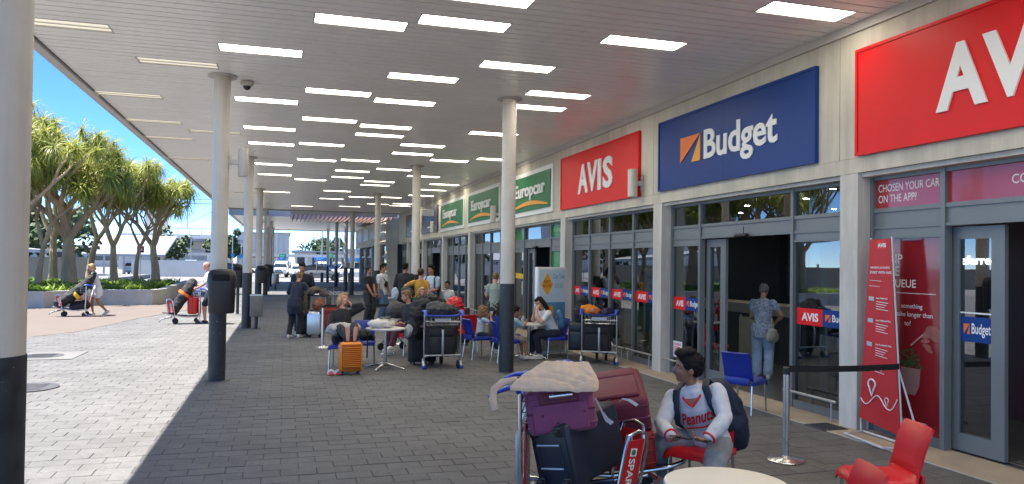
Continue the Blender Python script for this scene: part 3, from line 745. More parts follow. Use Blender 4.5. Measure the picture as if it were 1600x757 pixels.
# ---------------------------------------------------------------- inside the blue shop
CTR = mat('counter_front', (.09,.085,.08), .5, var=.1, vscale=3); CTOP = mat('counter_top', (.42,.37,.29), .4, var=.1, vscale=3)
t = thing('service_counter', 'long dark service counter with beige top inside the blue shop', 'counter', (9.0, 10.2, 0))
b_ = MB(); b_.b2(-.2,.4,-2.4,5.0,0,.90); b_.build('front', CTR, t, smooth=False)
b_ = MB(); b_.b2(-.28,.45,-2.45,5.05,.902,1.09); b_.build('top', CTOP, t, smooth=False)
t = thing('service_counter', 'dark reception counter with pale edge inside the red-windowed shop', 'counter', (9.3, 4.6, 0))
b_ = MB(); b_.b2(0,.5,-2.5,2.3,0,1.0); b_.build('front', CTR, t, smooth=False)
b_ = MB(); b_.b2(-.08,.55,-2.52,2.32,1.002,1.08); b_.build('top', CTOP, t, smooth=False)
t = thing('desk_screen', 'dark monitor standing on the counter inside the red-windowed shop', 'monitor', (9.5, 7.0-.5, 1.081))
b_ = MB(); b_.rbox((0,0,.3),(.04,.55,.36),.01); b_.build('screen', mat('screen_dark', (.05,.06,.07), .2), t)
b_ = MB(); b_.b2(-.1,.1,-.12,.12,0,.015); b_.cyl((.03,0,.01),(.03,0,.3),.02,8); b_.build('stand', BLACKP, t)
POSTER = mat('poster_cream', (.50,.47,.36), .6, var=.12, vscale=6)
t = thing('poster_stand', 'cream printed notice on a stand inside the open blue shop door', 'poster', (8.4, 12.35, 0))
b_ = MB(); b_.b2(-.01,.01,-.22,.22,.12,.86); b_.build('sheet', POSTER, t, smooth=False)
b_ = MB(); b_.cyl((.02,-.2,0),(.02,-.2,.9),.012,8); b_.cyl((.02,.2,0),(.02,.2,.9),.012,8); b_.b2(-.05,.15,-.24,.24,0,.02); b_.build('frame', STEEL, t)
WALLP = mat('wall_panel_grey', (.06,.062,.068), .6)
for x0, y0, y1, z0, z1, lab in ((11.98, 15.6, 15.85, 1.1, 2.7, 'pale grey wall strip behind the blue shop counter'), (11.98, 13.2, 15.0, 1.4, 2.4, 'grey wall panel behind the counter of the blue shop')):
    b_ = MB(); b_.b2(x0-.03, x0, y0, y1, z0, z1); b_.build('wall_panel', mat('wall_strip', (.11,.12,.13), .6) if y1-y0 < .5 else WALLP, smooth=False, label=lab, cat='panel')
DOWN = mat('downlight', (.8,.8,.8), .4, emit=(1,.96,.9), estr=30.0)
for i, (x, y) in enumerate(((8.5, 12.5), (8.5, 10.8), (9.5, 14.2), (7.8, 9.3), (10.5, 12.5))):
    t = thing('downlight', 'small lit downlight in the dark ceiling of the blue shop', 'downlight', (x, y, 2.99), 0, 'downlights in the blue shop')
    b_ = MB(); b_.lathe([(.07,.009),(.07,-.004),(.05,-.006)], 16); b_.build('rim', STEEL, t)
    b_ = MB(); b_.lathe([(.048,.004),(.048,-.007)], 16); b_.build('lens', DOWN, t)
t = thing('smoke_detector', 'white ceiling unit just inside the open blue shop door', 'detector', (6.95, 8.75, 2.29)); 
b_ = MB(); b_.rbox((0,0,0),(.14,.34,.045),.015); b_.build('body', WHITEP, t)
b_ = MB(); b_.cyl((0,0,.02),(0,0,.70),.01,6); b_.build('drop_rod', STEEL, t)
LETT = mat('lit_letters', (.8,.85,.9), .4, emit=(.85,.95,1), estr=1.3)
b_ = MB(); text_mb(b_, 'BUDGET CARS', wallM(11.99, 19.2, 1.74), w=1.0, h=.13, bold=.02, depth=.01)
t_ = b_.build('wall_lettering', LETT, smooth=False, label='small white lit capitals on the dark wall inside the blue shop', cat='lettering'); 
b_ = MB(); text_mb(b_, 'Preferred', wallM(8.5, 7.875, 1.875), w=.67, h=.115, bold=.006, depth=.01); b_.build('wall_lettering', LETT, smooth=False, label='white lit lettering seen through the red-windowed shop door', cat='lettering')
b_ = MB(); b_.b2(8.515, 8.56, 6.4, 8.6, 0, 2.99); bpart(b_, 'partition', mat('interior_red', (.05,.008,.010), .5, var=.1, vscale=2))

# ---------------------------------------------------------------- second building block past the gap
blk = thing('terminal_block', 'far terminal block with projecting fascia past the louvred gap', 'building', (5.7, 46, 0))
def kpart(mb, nm, m): o = mb.build(nm, m, blk, smooth=False); o.location = (-5.7,-46,0); return o
m_ = MB(); m_.b2(5.57, 6.6, 43.4, 62, 2.9, 4.35); kpart(m_, 'fascia', CONC)
m_ = MB(); m_.b2(5.55, 5.60, 43.38, 62.02, 2.84, 3.05); kpart(m_, 'lower_beam', CONC)
m_ = MB(); m_.b2(5.62, 6.25, 43.42, 43.9, -.1, 2.898); kpart(m_, 'corner_pillar', CONC)
for k in range(4):
    y = 47.6+k*4.4; m_ = MB(); m_.b2(5.75, 6.2, y, y+.35, -.1, 2.898); kpart(m_, 'pillar', CONC_D)
    m_ = MB(); m_.b2(5.9, 5.95, y-3.6, y-.02, .1, 2.1); kpart(m_, 'pane', GLASS)
    m_ = MB(); m_.b2(5.9, 5.95, y-3.6, y-.02, 2.25, 2.85); kpart(m_, 'transom_pane', GLASS)
    m_ = MB(); m_.b2(5.86, 5.97, y-3.6, y-.02, 2.1, 2.249); m_.b2(5.86, 5.97, y-1.9, y-1.82, .0, 2.099); m_.b2(5.86,5.97,y-3.0,y-2.92,0,2.099); kpart(m_, 'window_frame', ALU)
    m_ = MB(); m_.b2(5.55, 5.568, y-3.5, y-.4, 3.3, 4.1); kpart(m_, 'sign_panel', mat('far_sign', (.28,.29,.33), .4, var=.25, vscale=2.5))
m_ = MB(); m_.b2(7.5, 7.6, 42.3, 62, 0, 4.3); kpart(m_, 'inner_wall', DARK)
m_ = MB(); m_.b2(6.62, 7.5, 42.8, 42.9, .2, 2.7); kpart(m_, 'red_banner', mat('banner_maroon', (.10,.015,.012), .5))
# ================================================================ planter
pl = thing('planter', 'low concrete planter wall with stepped corners around the tree bed', 'planter', (-7, 33, 0))
def wallseg(p, q, h=.60, th=.22):
    p = V((*p,0)); q = V((*q,0)); d = q-p; L = d.length; an = math.atan2(d.y, d.x); M_ = Mx.Translation(p) @ Mx.Rotation(an, 4, 'Z')
    b_ = MB(); b_.T = M_; b_.b2(0, L, 0, th, -.1, h-.09); o = b_.build('wall', CONC_L, pl, smooth=False); o.location = (7,-33,0)
    b_ = MB(); b_.T = M_; b_.b2(-.03, L+.03, -.03, th+.03, h-.088, h); o = b_.build('coping', CONC_L, pl, smooth=False); o.location = (7,-33,0)
PC = [(-16.0,30.6),(-8.2,30.55),(-6.75,32.45),(-4.95,32.45),(-4.65,33.6),(-5.3,48.5)]
for i in range(len(PC)-1): wallseg(PC[i], PC[i+1])
SOIL = mat('soil', (.09,.065,.045), .95, var=.3, vscale=3)
m_ = MB(); m_.prism([(-16,30.8),(-8.3,30.75),(-6.85,32.65),(-5.1,32.65),(-4.9,33.6),(-5.5,48.4),(-16,48.4)], .0, .42); o = m_.build('soil_bed', SOIL, pl, smooth=False); o.location = (7,-33,0)

# leafy ground cover
LEAFG = leafmat('groundcover_leaf', (.22,.34,.045), .5, 3.5)
random.seed(11)
def inside_bed(x, y):
    if y < 30.95 or y > 48 or x < -15: return False
    if x > -8.3 and y < 30.95+(x+8.3)*1.3: return False
    if x > -6.9 and y < 32.8: return False
    return x < -5.05-(y-33.6)*.04
def blade(mb, p, az, L, wd, droop, up):
    d = V((math.cos(az), math.sin(az), 0)); s_ = V((-d.y, d.x, 0)); n = 3; vs = []; fs = []
    for i in range(n+1):
        t = i/n; q = p + d*(L*t*math.cos(up*(1-t*.6))) + V((0,0, L*(t*math.sin(up) - droop*t*t))); ww = wd*(1-t**2.2)*(.55+.9*t if t < .5 else 1.0)
        vs += [q - s_*ww*.5, q + s_*ww*.5]
    for i in range(n): fs.append((2*i, 2*i+1, 2*i+3, 2*i+2))
    mb.add(vs, fs)
gc = MB()
tries = 0
while len(gc.f) < 46000 and tries < 60000:
    tries += 1
    x = random.uniform(-14.8, -4.8); y = 30.9 + 14*random.random()**1.5
    if not inside_bed(x, y): continue
    h = random.uniform(.26, .50); base = V((x, y, .42))
    for k in range(random.randint(7, 10)): blade(gc, base+V((random.uniform(-.06,.06),random.uniform(-.06,.06),random.uniform(0,.12))), random.uniform(0, 2*PI), h*random.uniform(.8,1.2), random.uniform(.05,.085), random.uniform(.15,.5), random.uniform(.7,1.35))
gc.build('ground_cover', LEAFG, smooth=False, label='dense strappy green ground cover filling the planter', cat='plants', kind='stuff')

# ================================================================ tree aloes
BARK = mat('aloe_bark', (.50,.36,.225), .85, var=.28, vscale=3, bump=.8, bscale=9, stretch=(1,1,.35))
ALEAF = leafmat('aloe_leaf', (.40,.42,.10), trans=.46)
ALEAF2 = leafmat('aloe_leaf_dark', (.31,.34,.08), trans=.46)
def rosette(mb, c, ax, sz, n):
    ax = ax.normalized(); e1 = ax.orthogonal().normalized(); e2 = ax.cross(e1)
    for k in range(n):
        a = k*2.39996 + random.uniform(-.2,.2); t = (k+.5)/n
        el = 1.2 - 1.9*t**.7 + random.uniform(-.15,.15)
        out = (e1*math.cos(a) + e2*math.sin(a)); L = sz*random.uniform(.75,1.1); wd = sz*.062
        d0 = out*math.cos(el) + ax*math.sin(el); side = d0.cross(ax); side = side.normalized() if side.length > 1e-3 else e1
        p = c + ax*(.10*(1-t)); vs = []; fs = []; d = d0.copy(); st = L/5
        for i in range(6):
            u = i/5; ww = wd*(1-u)**.7 * (1 if i else .9)
            vs += [p-side*ww*.5, p+side*ww*.5]
            d = (d + V((0,0,-.42*(.5+u)))).normalized(); p = p + d*st
        for i in range(5): fs.append((2*i,2*i+1,2*i+3,2*i+2))
        mb.add(vs, fs)
def aloe(name, label, base, height, spread, trunk_r, nfork, seed, lean=(0,0), crown_px=None, lv=4, rs=.95):
    random.seed(seed)
    t = thing('aloe_tree', label, 'tree', base, 0, 'tree aloes in the planter')
    tr = MB(); cr = MB(); crd = MB(); tips = []
    def grow(p, d, r, L, lev):
        n = 5; pts = [p]; q = p; dd = d.copy()
        for i in range(n):
            dd = (dd + V((random.uniform(-.10,.10), random.uniform(-.10,.10), .05))).normalized(); q = q + dd*(L/n); pts.append(q)
        tr.tube(pts, r, 9 if lev < 2 else 7, r2=r*.68)
        if lev >= lv: tips.append((q, dd)); return
        k = 2 if lev else nfork
        if lev and random.random() < .5: k = 3
        a0 = random.uniform(0, 2*PI)
        for i in range(k):
            az = a0 + 2*PI*i/k + random.uniform(-.4,.4); ti = random.uniform(.42,.75)*spread
            o_ = V((math.cos(az), math.sin(az), 0)); nd = (dd*math.cos(ti) + o_*math.sin(ti)).normalized(); nd.z = max(nd.z, .35); nd.normalize()
            grow(q - dd*r*.3, nd, r*(.70 if k == 2 else .60), L*random.uniform(.70,.92), lev+1)
    trunk_r *= .76; d0 = V((lean[0], lean[1], 1)).normalized()
    L0 = height*.27
    tr.loft([((0,0,-.1), trunk_r*1.5, trunk_r*1.5),((0,0,.15), trunk_r*1.22, trunk_r*1.2),((d0*.6)[:], trunk_r*1.05, trunk_r*1.05)], n=12, cap=True, round_=False)
    grow(d0*.5, d0, trunk_r*1.05, L0, 0)
    zt = max(p.z for p, d in tips); s_ = 1
    for p, d in tips:
        n_ = random.randint(44, 54)
        rosette(cr if random.random() < .7 else crd, p, (d+V((0,0,.6))), rs*random.uniform(.85,1.2), n_)
        if random.random() < .18: o_ = V((random.uniform(-.45,.45),random.uniform(-.45,.45),random.uniform(-.1,.4))); tr.tube([p-d*.25, p+o_], .035, 5, r2=.025); rosette(crd if random.random() < .6 else cr, p+o_, o_*.4+V((0,0,.6)), rs*random.uniform(.7,1.0), 30)
    k = height/zt
    for mb in (tr, cr, crd):
        mb.v = [(x*(1 + (k-1)*.6), y*(1+(k-1)*.6), z*k) for x, y, z in mb.v]
    tr.build('trunk', BARK, t)
    cr.build('crown', ALEAF, t, smooth=False); crd.build('crown', ALEAF2, t, smooth=False)
    return t
for i_, (x_, y_, h_, lab_) in enumerate(((-10.6,33.4,6.2,'tree aloe at the hidden bed end, mirrored in the blue shop glass'),(-12.9,32.8,7.0,'tree aloe beyond the mirrored one at the bed end'),(-14.6,35.2,7.4,'tall tree aloe at the outermost corner of the bed'),(-11.7,36.8,6.6,'tree aloe behind the pair at the bed end'))): aloe('x', lab_, (x_,y_,.4), h_, 1.0, .26, 3, 70+i_)
def at(px, py, Y, z=.4):
    p = FY(px, py, Y); return (p.x, p.y, z)
aloe('a', 'tall tree aloe with the thickest pale trunk, behind the woman in white', at(108,440,37), 6.6, 1.05, .38, 4, 21, lv=4)
aloe('b', 'slim tree aloe close to the stepped planter corner', at(60,440,35.5), 5.6, .9, .17, 2, 5, lv=4)
aloe('c', 'tree aloe half hidden behind a cream column', at(28,445,36), 7.6, 1.0, .26, 3, 9, lv=4)
aloe('d', 'tree aloe with many low forking limbs and pale stems', at(178,435,41), 6.3, 1.1, .24, 4, 14, lv=4)
aloe('e', 'smaller thin stemmed tree aloe between the forked one and the end tree', at(212,434,44), 5.3, 1.1, .15, 3, 33, lv=4)
aloe('f', 'tree aloe standing at the end of the planter bed', at(243,434,43), 6.0, 1.05, .27, 3, 8, lv=4)
aloe('g', 'tree aloe rising behind the thick trunked tree', at(140,432,47), 7.0, 1.0, .24, 3, 52, lv=4)
aloe('h', 'tree aloe at the hidden end of the bed behind the column', (-13.6, 40, .4), 8.2, 1.0, .3, 3, 61, lv=4)
aloe('i', 'tall tree aloe deep in the bed among the others', (-11.8, 45.5, .4), 8.0, 1.0, .28, 3, 64, lv=4)

# ================================================================ beyond: walls, carports, buildings
def simple(name, label, cat, boxes, m, group=None):
    mb = MB()
    for b in boxes: mb.b2(*b)
    return mb.build(name, m, smooth=False, label=label, cat=cat, group=group)
simple('boundary_wall', 'long beige boundary wall behind the tree aloes', 'wall', [(-60,-12.3,56,56.3,-.1,1.86)], BEIGEW)
simple('boundary_wall', 'pale low wall in front of the sloping carport roof', 'wall', [(-15.5,-7.2,88,88.3,-.1,1.72)], WHITEB)
# two slanted carport roofs
def carport(label, x0, x1, y0, y1, zlo, zhi, ridge='x'):
    t = thing('carport', label, 'carport', ((x0+x1)/2, (y0+y1)/2, 0)); cx, cy = (x0+x1)/2, (y0+y1)/2
    th = .25
    m_ = MB(); a_ = [(x0-cx,y0-cy,zlo),(x1-cx,y0-cy,zlo if ridge == 'y' else zhi),(x1-cx,y1-cy,zhi),(x0-cx,y1-cy,zhi if ridge == 'y' else zlo)]
    m_.add(a_+[(p[0],p[1],p[2]+th) for p in a_], [(3,2,1,0),(4,5,6,7),(0,1,5,4),(1,2,6,5),(2,3,7,6),(3,0,4,7)]); m_.build('roof', mat('carport_grey', (.34,.36,.39), .5, var=.08, vscale=.6), t, smooth=False)
    for x in (x0+.4, cx, x1-.4): 
        for ya, yb, zz in ((.4,.6,zlo),(y1-y0-.6,y1-y0-.4,min(zlo,zhi))): m_ = MB(); m_.b2(x-cx-.1, x-cx+.1, y0-cy+ya, y0-cy+yb, -.1, zz+.05); m_.build('post', GALV, t, smooth=False)
carport('sloping grey carport roof above the pale wall, past the end tree', -21.5, -13.0, 93, 103, 2.1, 4.5, 'y')
carport('slanted carport roof behind the beige wall', -44, -18.5, 64, 70, 4.9, 2.2, 'x')
t = thing('roof_terrace', 'white flat roofed deck with thin railings beyond the carport', 'building', (-16, 150, 0))
m_ = MB(); m_.b2(-12,6,-3,5,-.1,6.4); m_.build('deck_block', WHITEB, t, smooth=False)
m_ = MB(); m_.b2(-8,-5,-2,4,6.4,11.0); m_.build('stair_tower', WHITEB, t, smooth=False)
m_ = MB()
for x in (-4.5,-2.5,-.5,1.5,3.5,5.5): m_.b2(x-.06,x+.06,-2.6,-2.5,6.4,7.5)
m_.b2(-5,6,-2.6,-2.5,7.44,7.54); m_.b2(-4.6,5.5,-2.6,-2.45,12.0,12.15); m_.b2(-1.0,-.85,-2.6,-2.45,7.5,12.9); m_.b2(-4.5,5.6,-2.6,-2.45,12.8,12.9); m_.box((2,-2.5,10),(5.8,.1,.1), m=Mx.Rotation(R(-28),4,'Y'))
m_.build('railing', GALV, t, smooth=False)
m_ = MB(); m_.b2(-13,9,-8,-3.2,5.0,5.5); m_.build('canopy_roof', mat('far_roof', (.30,.30,.31), .6), t, smooth=False)
# large pale hall
t = thing('hall_building', 'large pale panelled hall beyond the car park', 'building', (-4, 200, 0))
m_ = MB(); m_.b2(-7.4, 5.0, 0, 20, -.1, 8.7); m_.build('wall', mat('hall_wall', (.5,.49,.47), .8, var=.05, vscale=.3), t, smooth=False)
for k in range(9):
    x = -7.0+k*1.37; m_ = MB(); m_.b2(x, x+1.2, -.1, -.01, .5, 8.0); m_.build('cladding_panel', mat('hall_panel', (.52,.51,.49), .7), t, smooth=False)
m_ = MB(); m_.b2(-7.8, 5.4, -.3, 20.2, 8.65, 9.0); m_.build('parapet', mat('hall_parapet', (.34,.33,.33), .7), t, smooth=False)
m_ = MB(); m_.b2(-7.2, 4.8, -.3, -.12, 2.6, 3.4); m_.build('name_band', mat('hall_band', (.30,.12,.12), .6), t, smooth=False)
# long low buildings and the parking structure
def lowblock(label, x0, x1, y, z, zr, mm=WHITEB, roof=None, n=10):
    t = thing('low_building', label, 'building', ((x0+x1)/2, y, 0)); w2 = (x1-x0)/2
    m_ = MB(); m_.b2(-w2, w2, 0, 12, -.1, z); m_.build('wall', mm, t, smooth=False)
    m_ = MB(); m_.b2(-w2-.6, w2+.6, -.8, 12.5, z+.002, zr); m_.build('roof', roof or mat('far_roof', (.30,.30,.31), .6), t, smooth=False)
    for i in range(n):
        x = -w2 + (i+.5)*2*w2/n; m_ = MB(); m_.b2(x-w2/n*.72, x+w2/n*.72, -.06, -.005, z*.35, z*.8); m_.build('window', mat('far_glass', (.05,.07,.09), .1), t, smooth=False)
lowblock('long white low building with dark window strip behind the parked cars', 2, 30, 150, 3.4, 3.9)
lowblock('low building with pale green roof in the distance', 10, 34, 260, 4.2, 6.2, roof=mat('green_roof', (.22,.36,.33), .5))
lowblock('low white building beside the pale hall', -60, -14, 190, 4.0, 4.8)
lowblock('tall pale office block seen between the aloe crowns', -95, -50, 170, 21, 22, n=14)
# parking deck beams
t = thing('parking_deck', 'long open white parking deck behind the cars', 'building', (5, 128, 0))
for k in range(9):
    m_ = MB(); m_.b2(-24+k*7.5-.25, -24+k*7.5+.25, 0, .5, -.1, 2.5); m_.build('post', WHITEB, t, smooth=False)
m_ = MB(); m_.b2(-26, 40, -.3, 8, 2.5, 2.95); m_.build('deck', WHITEB, t, smooth=False)
m_ = MB(); m_.b2(-26, 40, -.35, -.25, 3.35, 3.5); 
for k in range(40): m_.b2(-25.9+k*1.66, -25.8+k*1.66, -.33, -.27, 2.95, 3.35)
m_.build('railing', GALV, t, smooth=False)
# lamp posts
def lamppost(x, y, h, lab):
    t = thing('lamp_post', lab, 'lamp post', (x, y, 0), 0, 'lamp posts in the car park')
    m_ = MB(); m_.cyl((0,0,-.05),(0,0,h),.09,8,r2=.05); m_.build('pole', GALV, t)
    m_ = MB(); m_.rbox((.45,0,h),(1.1,.26,.12),.04); m_.build('lamp_head', GALV, t)
for px, y, h in ((432,120,13),(503,105,14),(530,140,15),(556,100,12),(363,110,6),(377,118,7),(298,105,5)):
    p = FY(px, 400, y); lamppost(p.x, y, h, 'tall thin grey lamp post standing in the far car park')
# direction signs
def roadsign(label, px0, py0, px1, py1, Y, m, m2=None):
    a_ = FY(px0, py0, Y); b2_ = FY(px1, py1, Y); t = thing('direction_sign', label, 'sign', ((a_.x+b2_.x)/2, Y, 0)); w2 = abs(b2_.x-a_.x)/2
    z1, z0 = max(a_.z,b2_.z), min(a_.z,b2_.z)
    m_ = MB(); m_.rbox((0,0,(z0+z1)/2),(2*w2,.08,z1-z0),.03); pn = m_.build('panel', m, t)
    if m2: m_ = MB(); m_.b2(-w2*.98, w2*.98, -.06, -.045, z0+.03, z0+(z1-z0)*.48); m_.build('lower_panel', m2, t, smooth=False)
    m_ = MB()
    for k in range(3): m_.b2(-w2*.7, w2*(.2+.2*k), -.066, -.061, z0+(z1-z0)*(.2+.25*k), z0+(z1-z0)*(.27+.25*k))
    m_.build('lettering', WHITEP, t, smooth=False)
    
    for q in (-.6,.6): m_ = MB(); m_.cyl((w2*q,.08,-.05),(w2*q,.08,z1-.1),.06,8); m_.build('post', GALV, t)
BSIGN = mat('road_blue', (.01,.24,.60), .4); GSIGN = mat('road_green', (.01,.30,.14), .4)
roadsign('green and blue direction sign beside the outer columns', 436, 397, 447, 407, 100, GSIGN, BSIGN)
roadsign('long sky blue sign above the parked cars', 491, 402, 510, 408, 96, BSIGN)
roadsign('short sky blue sign behind the last inner columns', 543, 403, 561, 409, 90, BSIGN)
roadsign('green direction sign between the last inner columns', 513, 397, 521, 404, 100, GSIGN)
for px, py, lab in ((363.5,399,'round blue sign on a pole beyond the outer columns, the higher one'),(375.5,401.5,'round blue sign on a pole beyond the outer columns, the lower one')):
    p = FY(px, py, 82); t = thing('round_sign', lab, 'sign', (p.x, 82, 0))
    m_ = MB(); m_.lathe([(.2,-.02),(.2,.02)], 20, c=(0,0,p.z), m=Mx.Rotation(PI/2,4,'X')); m_.build('disc', BSIGN, t)
    m_ = MB(); m_.cyl((0,.05,-.05),(0,.05,p.z+.2),.035,8); m_.build('pole', GALV, t)
p = FY(219.5, 390, 52); t = thing('road_sign', 'small dark red sign with white disc among the aloe trunks', 'sign', (p.x, 52, 0))
m_ = MB(); m_.rbox((0,0,p.z),(.42,.04,.42),.02); m_.build('plate', mat('sign_maroon', (.16,.02,.02), .4), t)
m_ = MB(); m_.lathe([(.11,-.01),(.11,.01)], 20, c=(0,-.03,p.z), m=Mx.Rotation(PI/2,4,'X')); m_.build('disc', WHITEP, t)
m_ = MB(); m_.cyl((0,.03,0),(0,.03,p.z+.2),.03,8); m_.build('pole', GALV, t)
# distant broadleaf trees
def fartree(x, y, h, r, lab, seed):
    random.seed(seed); t = thing('broadleaf_tree', lab, 'tree', (x, y, 0), 0, 'distant trees')
    m_ = MB(); m_.tube([(0,0,-.1),(.1,0,h*.3),(0,.1,h*.55)], .3, 8, r2=.14); m_.tube([(.05,0,h*.35),(r*.4,0,h*.6)], .14, 6, r2=.06); m_.tube([(.05,0,h*.35),(-r*.4,.2,h*.62)], .14, 6, r2=.06); m_.build('trunk', BARK, t)
    m_ = MB()
    cl = [(random.gauss(0,r*.45), random.gauss(0,r*.45), h*.62+random.gauss(0,h*.13), random.uniform(.25,.5)*r) for i in range(14)]
    for i in range(1500):
        c = random.choice(cl); d = V((random.gauss(0,1),random.gauss(0,1),random.gauss(0,1))).normalized()*c[3]*random.uniform(.6,1.1); p_ = V(c[:3])+d
        a_ = V((random.gauss(0,1),random.gauss(0,1),random.gauss(0,1))).normalized()*.28; b2_ = a_.orthogonal().normalized()*.22
        m_.add([p_-a_, p_-b2_, p_+a_, p_+b2_], [(0,1,2,3)])
    m_.build('crown', mat('far_foliage', (.05,.085,.03), .7, var=.4, vscale=.8), t, smooth=False)
for px, y, h, r, s_, lab in ((502,150,7.5,3,1,'small rounded tree above the low white building'),(508,155,6.8,2.6,2,'lower tree beside the rounded tree by the low building'),(345,140,8,2.2,3,'thin palm-like tree beside the big cream column'),(361,120,6,1.6,4,'small tree behind the round blue signs'),(255,120,5.5,3,5,'bush-like tree behind the carport roof'),(60,75,7,4,6,'shady tree standing behind the beige wall')):
    p = FY(px, 400, y); fartree(p.x, y, h, r, lab, s_)

# ================================================================ cars
TYRE = mat('tyre', (.018,.018,.018), .8); RIM = mat('alloy', (.45,.45,.46), .35, metal=.9); CARGL = mat('car_glass', (.02,.03,.04), .05, coat=.5); LAMPC = mat('headlamp', (.7,.72,.75), .1, coat=.5); TAIL = mat('tail_lamp', (.4,.01,.01), .2, coat=.4)
PAINT = {n: mat('car_paint_'+n, c, .22, coat=.8, spec=.5) for n, c in dict(white=(.78,.78,.77), silver=(.45,.46,.48), grey=(.17,.18,.20), blue=(.03,.08,.25), black=(.015,.015,.018), red=(.35,.02,.02)).items()}
def car(kind, paint, label, loc, rz, group='cars in the car park'):
    t = thing('parked_car', label, 'car', loc, rz, group)
    if kind == 'hatch':
        L, W, prof = 4.0, 1.70, [(-2.0,.45,.75),(-1.92,.32,.95),(-1.2,.25,.98),(-.5,.25,1.0),(.6,.25,.98),(1.2,.26,.92),(1.75,.3,.82),(1.98,.4,.62)]
        cab = [(-1.85,.95),(-1.55,1.38),(-.9,1.50),(.05,1.48),(.55,1.25),(1.05,.95)]
    elif kind == 'suv':
        L, W, prof = 4.6, 1.86, [(-2.3,.55,.9),(-2.22,.42,1.12),(-1.2,.35,1.15),(.6,.35,1.14),(1.3,.36,1.08),(2.1,.42,.98),(2.28,.5,.72)]
        cab = [(-2.15,1.12),(-1.95,1.70),(-1.1,1.80),(.1,1.78),(.65,1.5),(1.0,1.12)]
    else:
        L, W, prof = 4.5, 1.76, [(-2.25,.5,.8),(-2.15,.35,1.0),(-1.4,.27,1.02),(.6,.26,.97),(1.3,.27,.9),(2.0,.32,.78),(2.23,.42,.6)]
        cab = [(-1.75,.98),(-1.05,1.36),(-.5,1.45),(.2,1.43),(.6,1.25),(1.15,.95)]
    m_ = MB(); vs = []; fs = []; sec = []
    for x, zb, zt in prof:
        tp = .86 if abs(x) > L*.46 else 1.0; w2 = W/2*tp; h = zt-zb
        sec.append([(x,-w2*.9,zb),(x,-w2,zb+h*.3),(x,-w2,zb+h*.7),(x,-w2*.86,zt),(x,0,zt+.03),(x,w2*.86,zt),(x,w2,zb+h*.7),(x,w2,zb+h*.3),(x,w2*.9,zb)])
    for s_ in sec: vs += s_
    k = len(sec[0])
    for i in range(len(sec)-1):
        for j in range(k): fs.append((i*k+j, i*k+(j+1)%k, (i+1)*k+(j+1)%k, (i+1)*k+j))
    fs.append(tuple(range(k))); fs.append(tuple((len(sec)-1)*k+j for j in range(k))); m_.add(vs, fs)
    # roof skin over the glasshouse
    rv = []
    for x, z in cab[1:-1]: rv.append((x,z))
    for i in range(len(rv)-1):
        (xa,za),(xb,zb2) = rv[i], rv[i+1]; wa = W/2*.70; m_.add([(xa,-wa,za),(xa,wa,za),(xb,wa,zb2),(xb,-wa,zb2),(xa,-wa,za+.035),(xa,wa,za+.035),(xb,wa,zb2+.035),(xb,-wa,zb2+.035)],[(0,1,2,3),(4,7,6,5),(0,4,5,1),(1,5,6,2),(2,6,7,3),(3,7,4,0)])
    for xa, za, xb, zb2 in ((cab[0][0],cab[0][1],cab[1][0],cab[1][1]),(cab[-1][0],cab[-1][1],cab[-2][0],cab[-2][1]),((cab[2][0]+cab[3][0])/2,cab[0][1],(cab[2][0]+cab[3][0])/2,(cab[2][1]+cab[3][1])/2)):
        for s_ in (-1,1): m_.tube([(xa,s_*W*.44,za-.02),(xb,s_*W*.352,zb2+.02)], .04, 6)
    m_.build('body', PAINT[paint], t)
    m_ = MB(); pts = cab; n = len(pts); vs = [(x, s_*(W*.435 if i in (0,n-1) else W*.347), z-(.0 if i in (0,n-1) else .01)) for s_ in (-1,1) for i,(x,z) in enumerate(pts)]
    fs = [tuple(range(n)), tuple(range(2*n-1,n-1,-1))] + [(i,i+1,n+i+1,n+i) for i in range(n-1)] + [(0,n,2*n-1,n-1)]; m_.add(vs, fs); m_.build('windows', CARGL, t, smooth=False)
    wr = .36 if kind == 'suv' else .31
    for x in (-L*.30, L*.31):
        for s_ in (-1,1):
            m_ = MB(); m_.lathe([(wr*.66,-.1),(wr*.96,-.1),(wr,-.06),(wr,.06),(wr*.96,.1),(wr*.66,.1)], 18, c=(x,s_*(W/2-.10),wr), m=Mx.Rotation(PI/2,4,'X')); wl = m_.build('wheel', TYRE, t)
            m_ = MB(); m_.lathe([(.05,-.105),(wr*.64,-.09),(wr*.64,.09),(.05,.105)], 12, c=(x,s_*(W/2-.10),wr), m=Mx.Rotation(PI/2,4,'X')); m_.build('rim', RIM, wl)
    zl = prof[-2][2]-.12
    for s_ in (-1,1):
        m_ = MB(); m_.rbox((L/2-.12,s_*W*.36,zl),(.22,.34,.14),.04); m_.build('headlight', LAMPC, t)
        m_ = MB(); m_.rbox((-L/2+.08,s_*W*.40,zl+.1),(.12,.2,.2),.03); m_.build('tail_light', TAIL, t)
    m_ = MB(); m_.rbox((L/2-.02,0,zl-.02),(.06,W*.42,.12),.02); m_.rbox((L/2-.0,0,zl-.26),(.06,W*.6,.14),.02); m_.build('grille', BLACKP, t)
    return t
def carpx(kind, paint, label, px, py, rz, dx=0): p = G(px, py); return car(kind, paint, label, (p.x+dx, p.y, -.03), R(rz))
carpx('hatch','grey','dark grey hatchback crossing behind the standing couple', 501, 438.5, 0)
carpx('suv','white','white off-roader facing the walkway, behind the man in the dark jacket', 440, 433, -100)
carpx('hatch','white','white hatchback facing the walkway, beside the grey hatchback', 462, 433.5, -75)
carpx('suv','white','white pickup-like off-roader parked behind the inner columns', 545, 438, 175)
carpx('hatch','blue','blue car behind the grey hatchback', 489, 430, 180)
carpx('suv','white','white off-roader beyond the blue car', 503, 427, -80)
carpx('sedan','blue','blue saloon between the inner columns', 519, 431, 160)
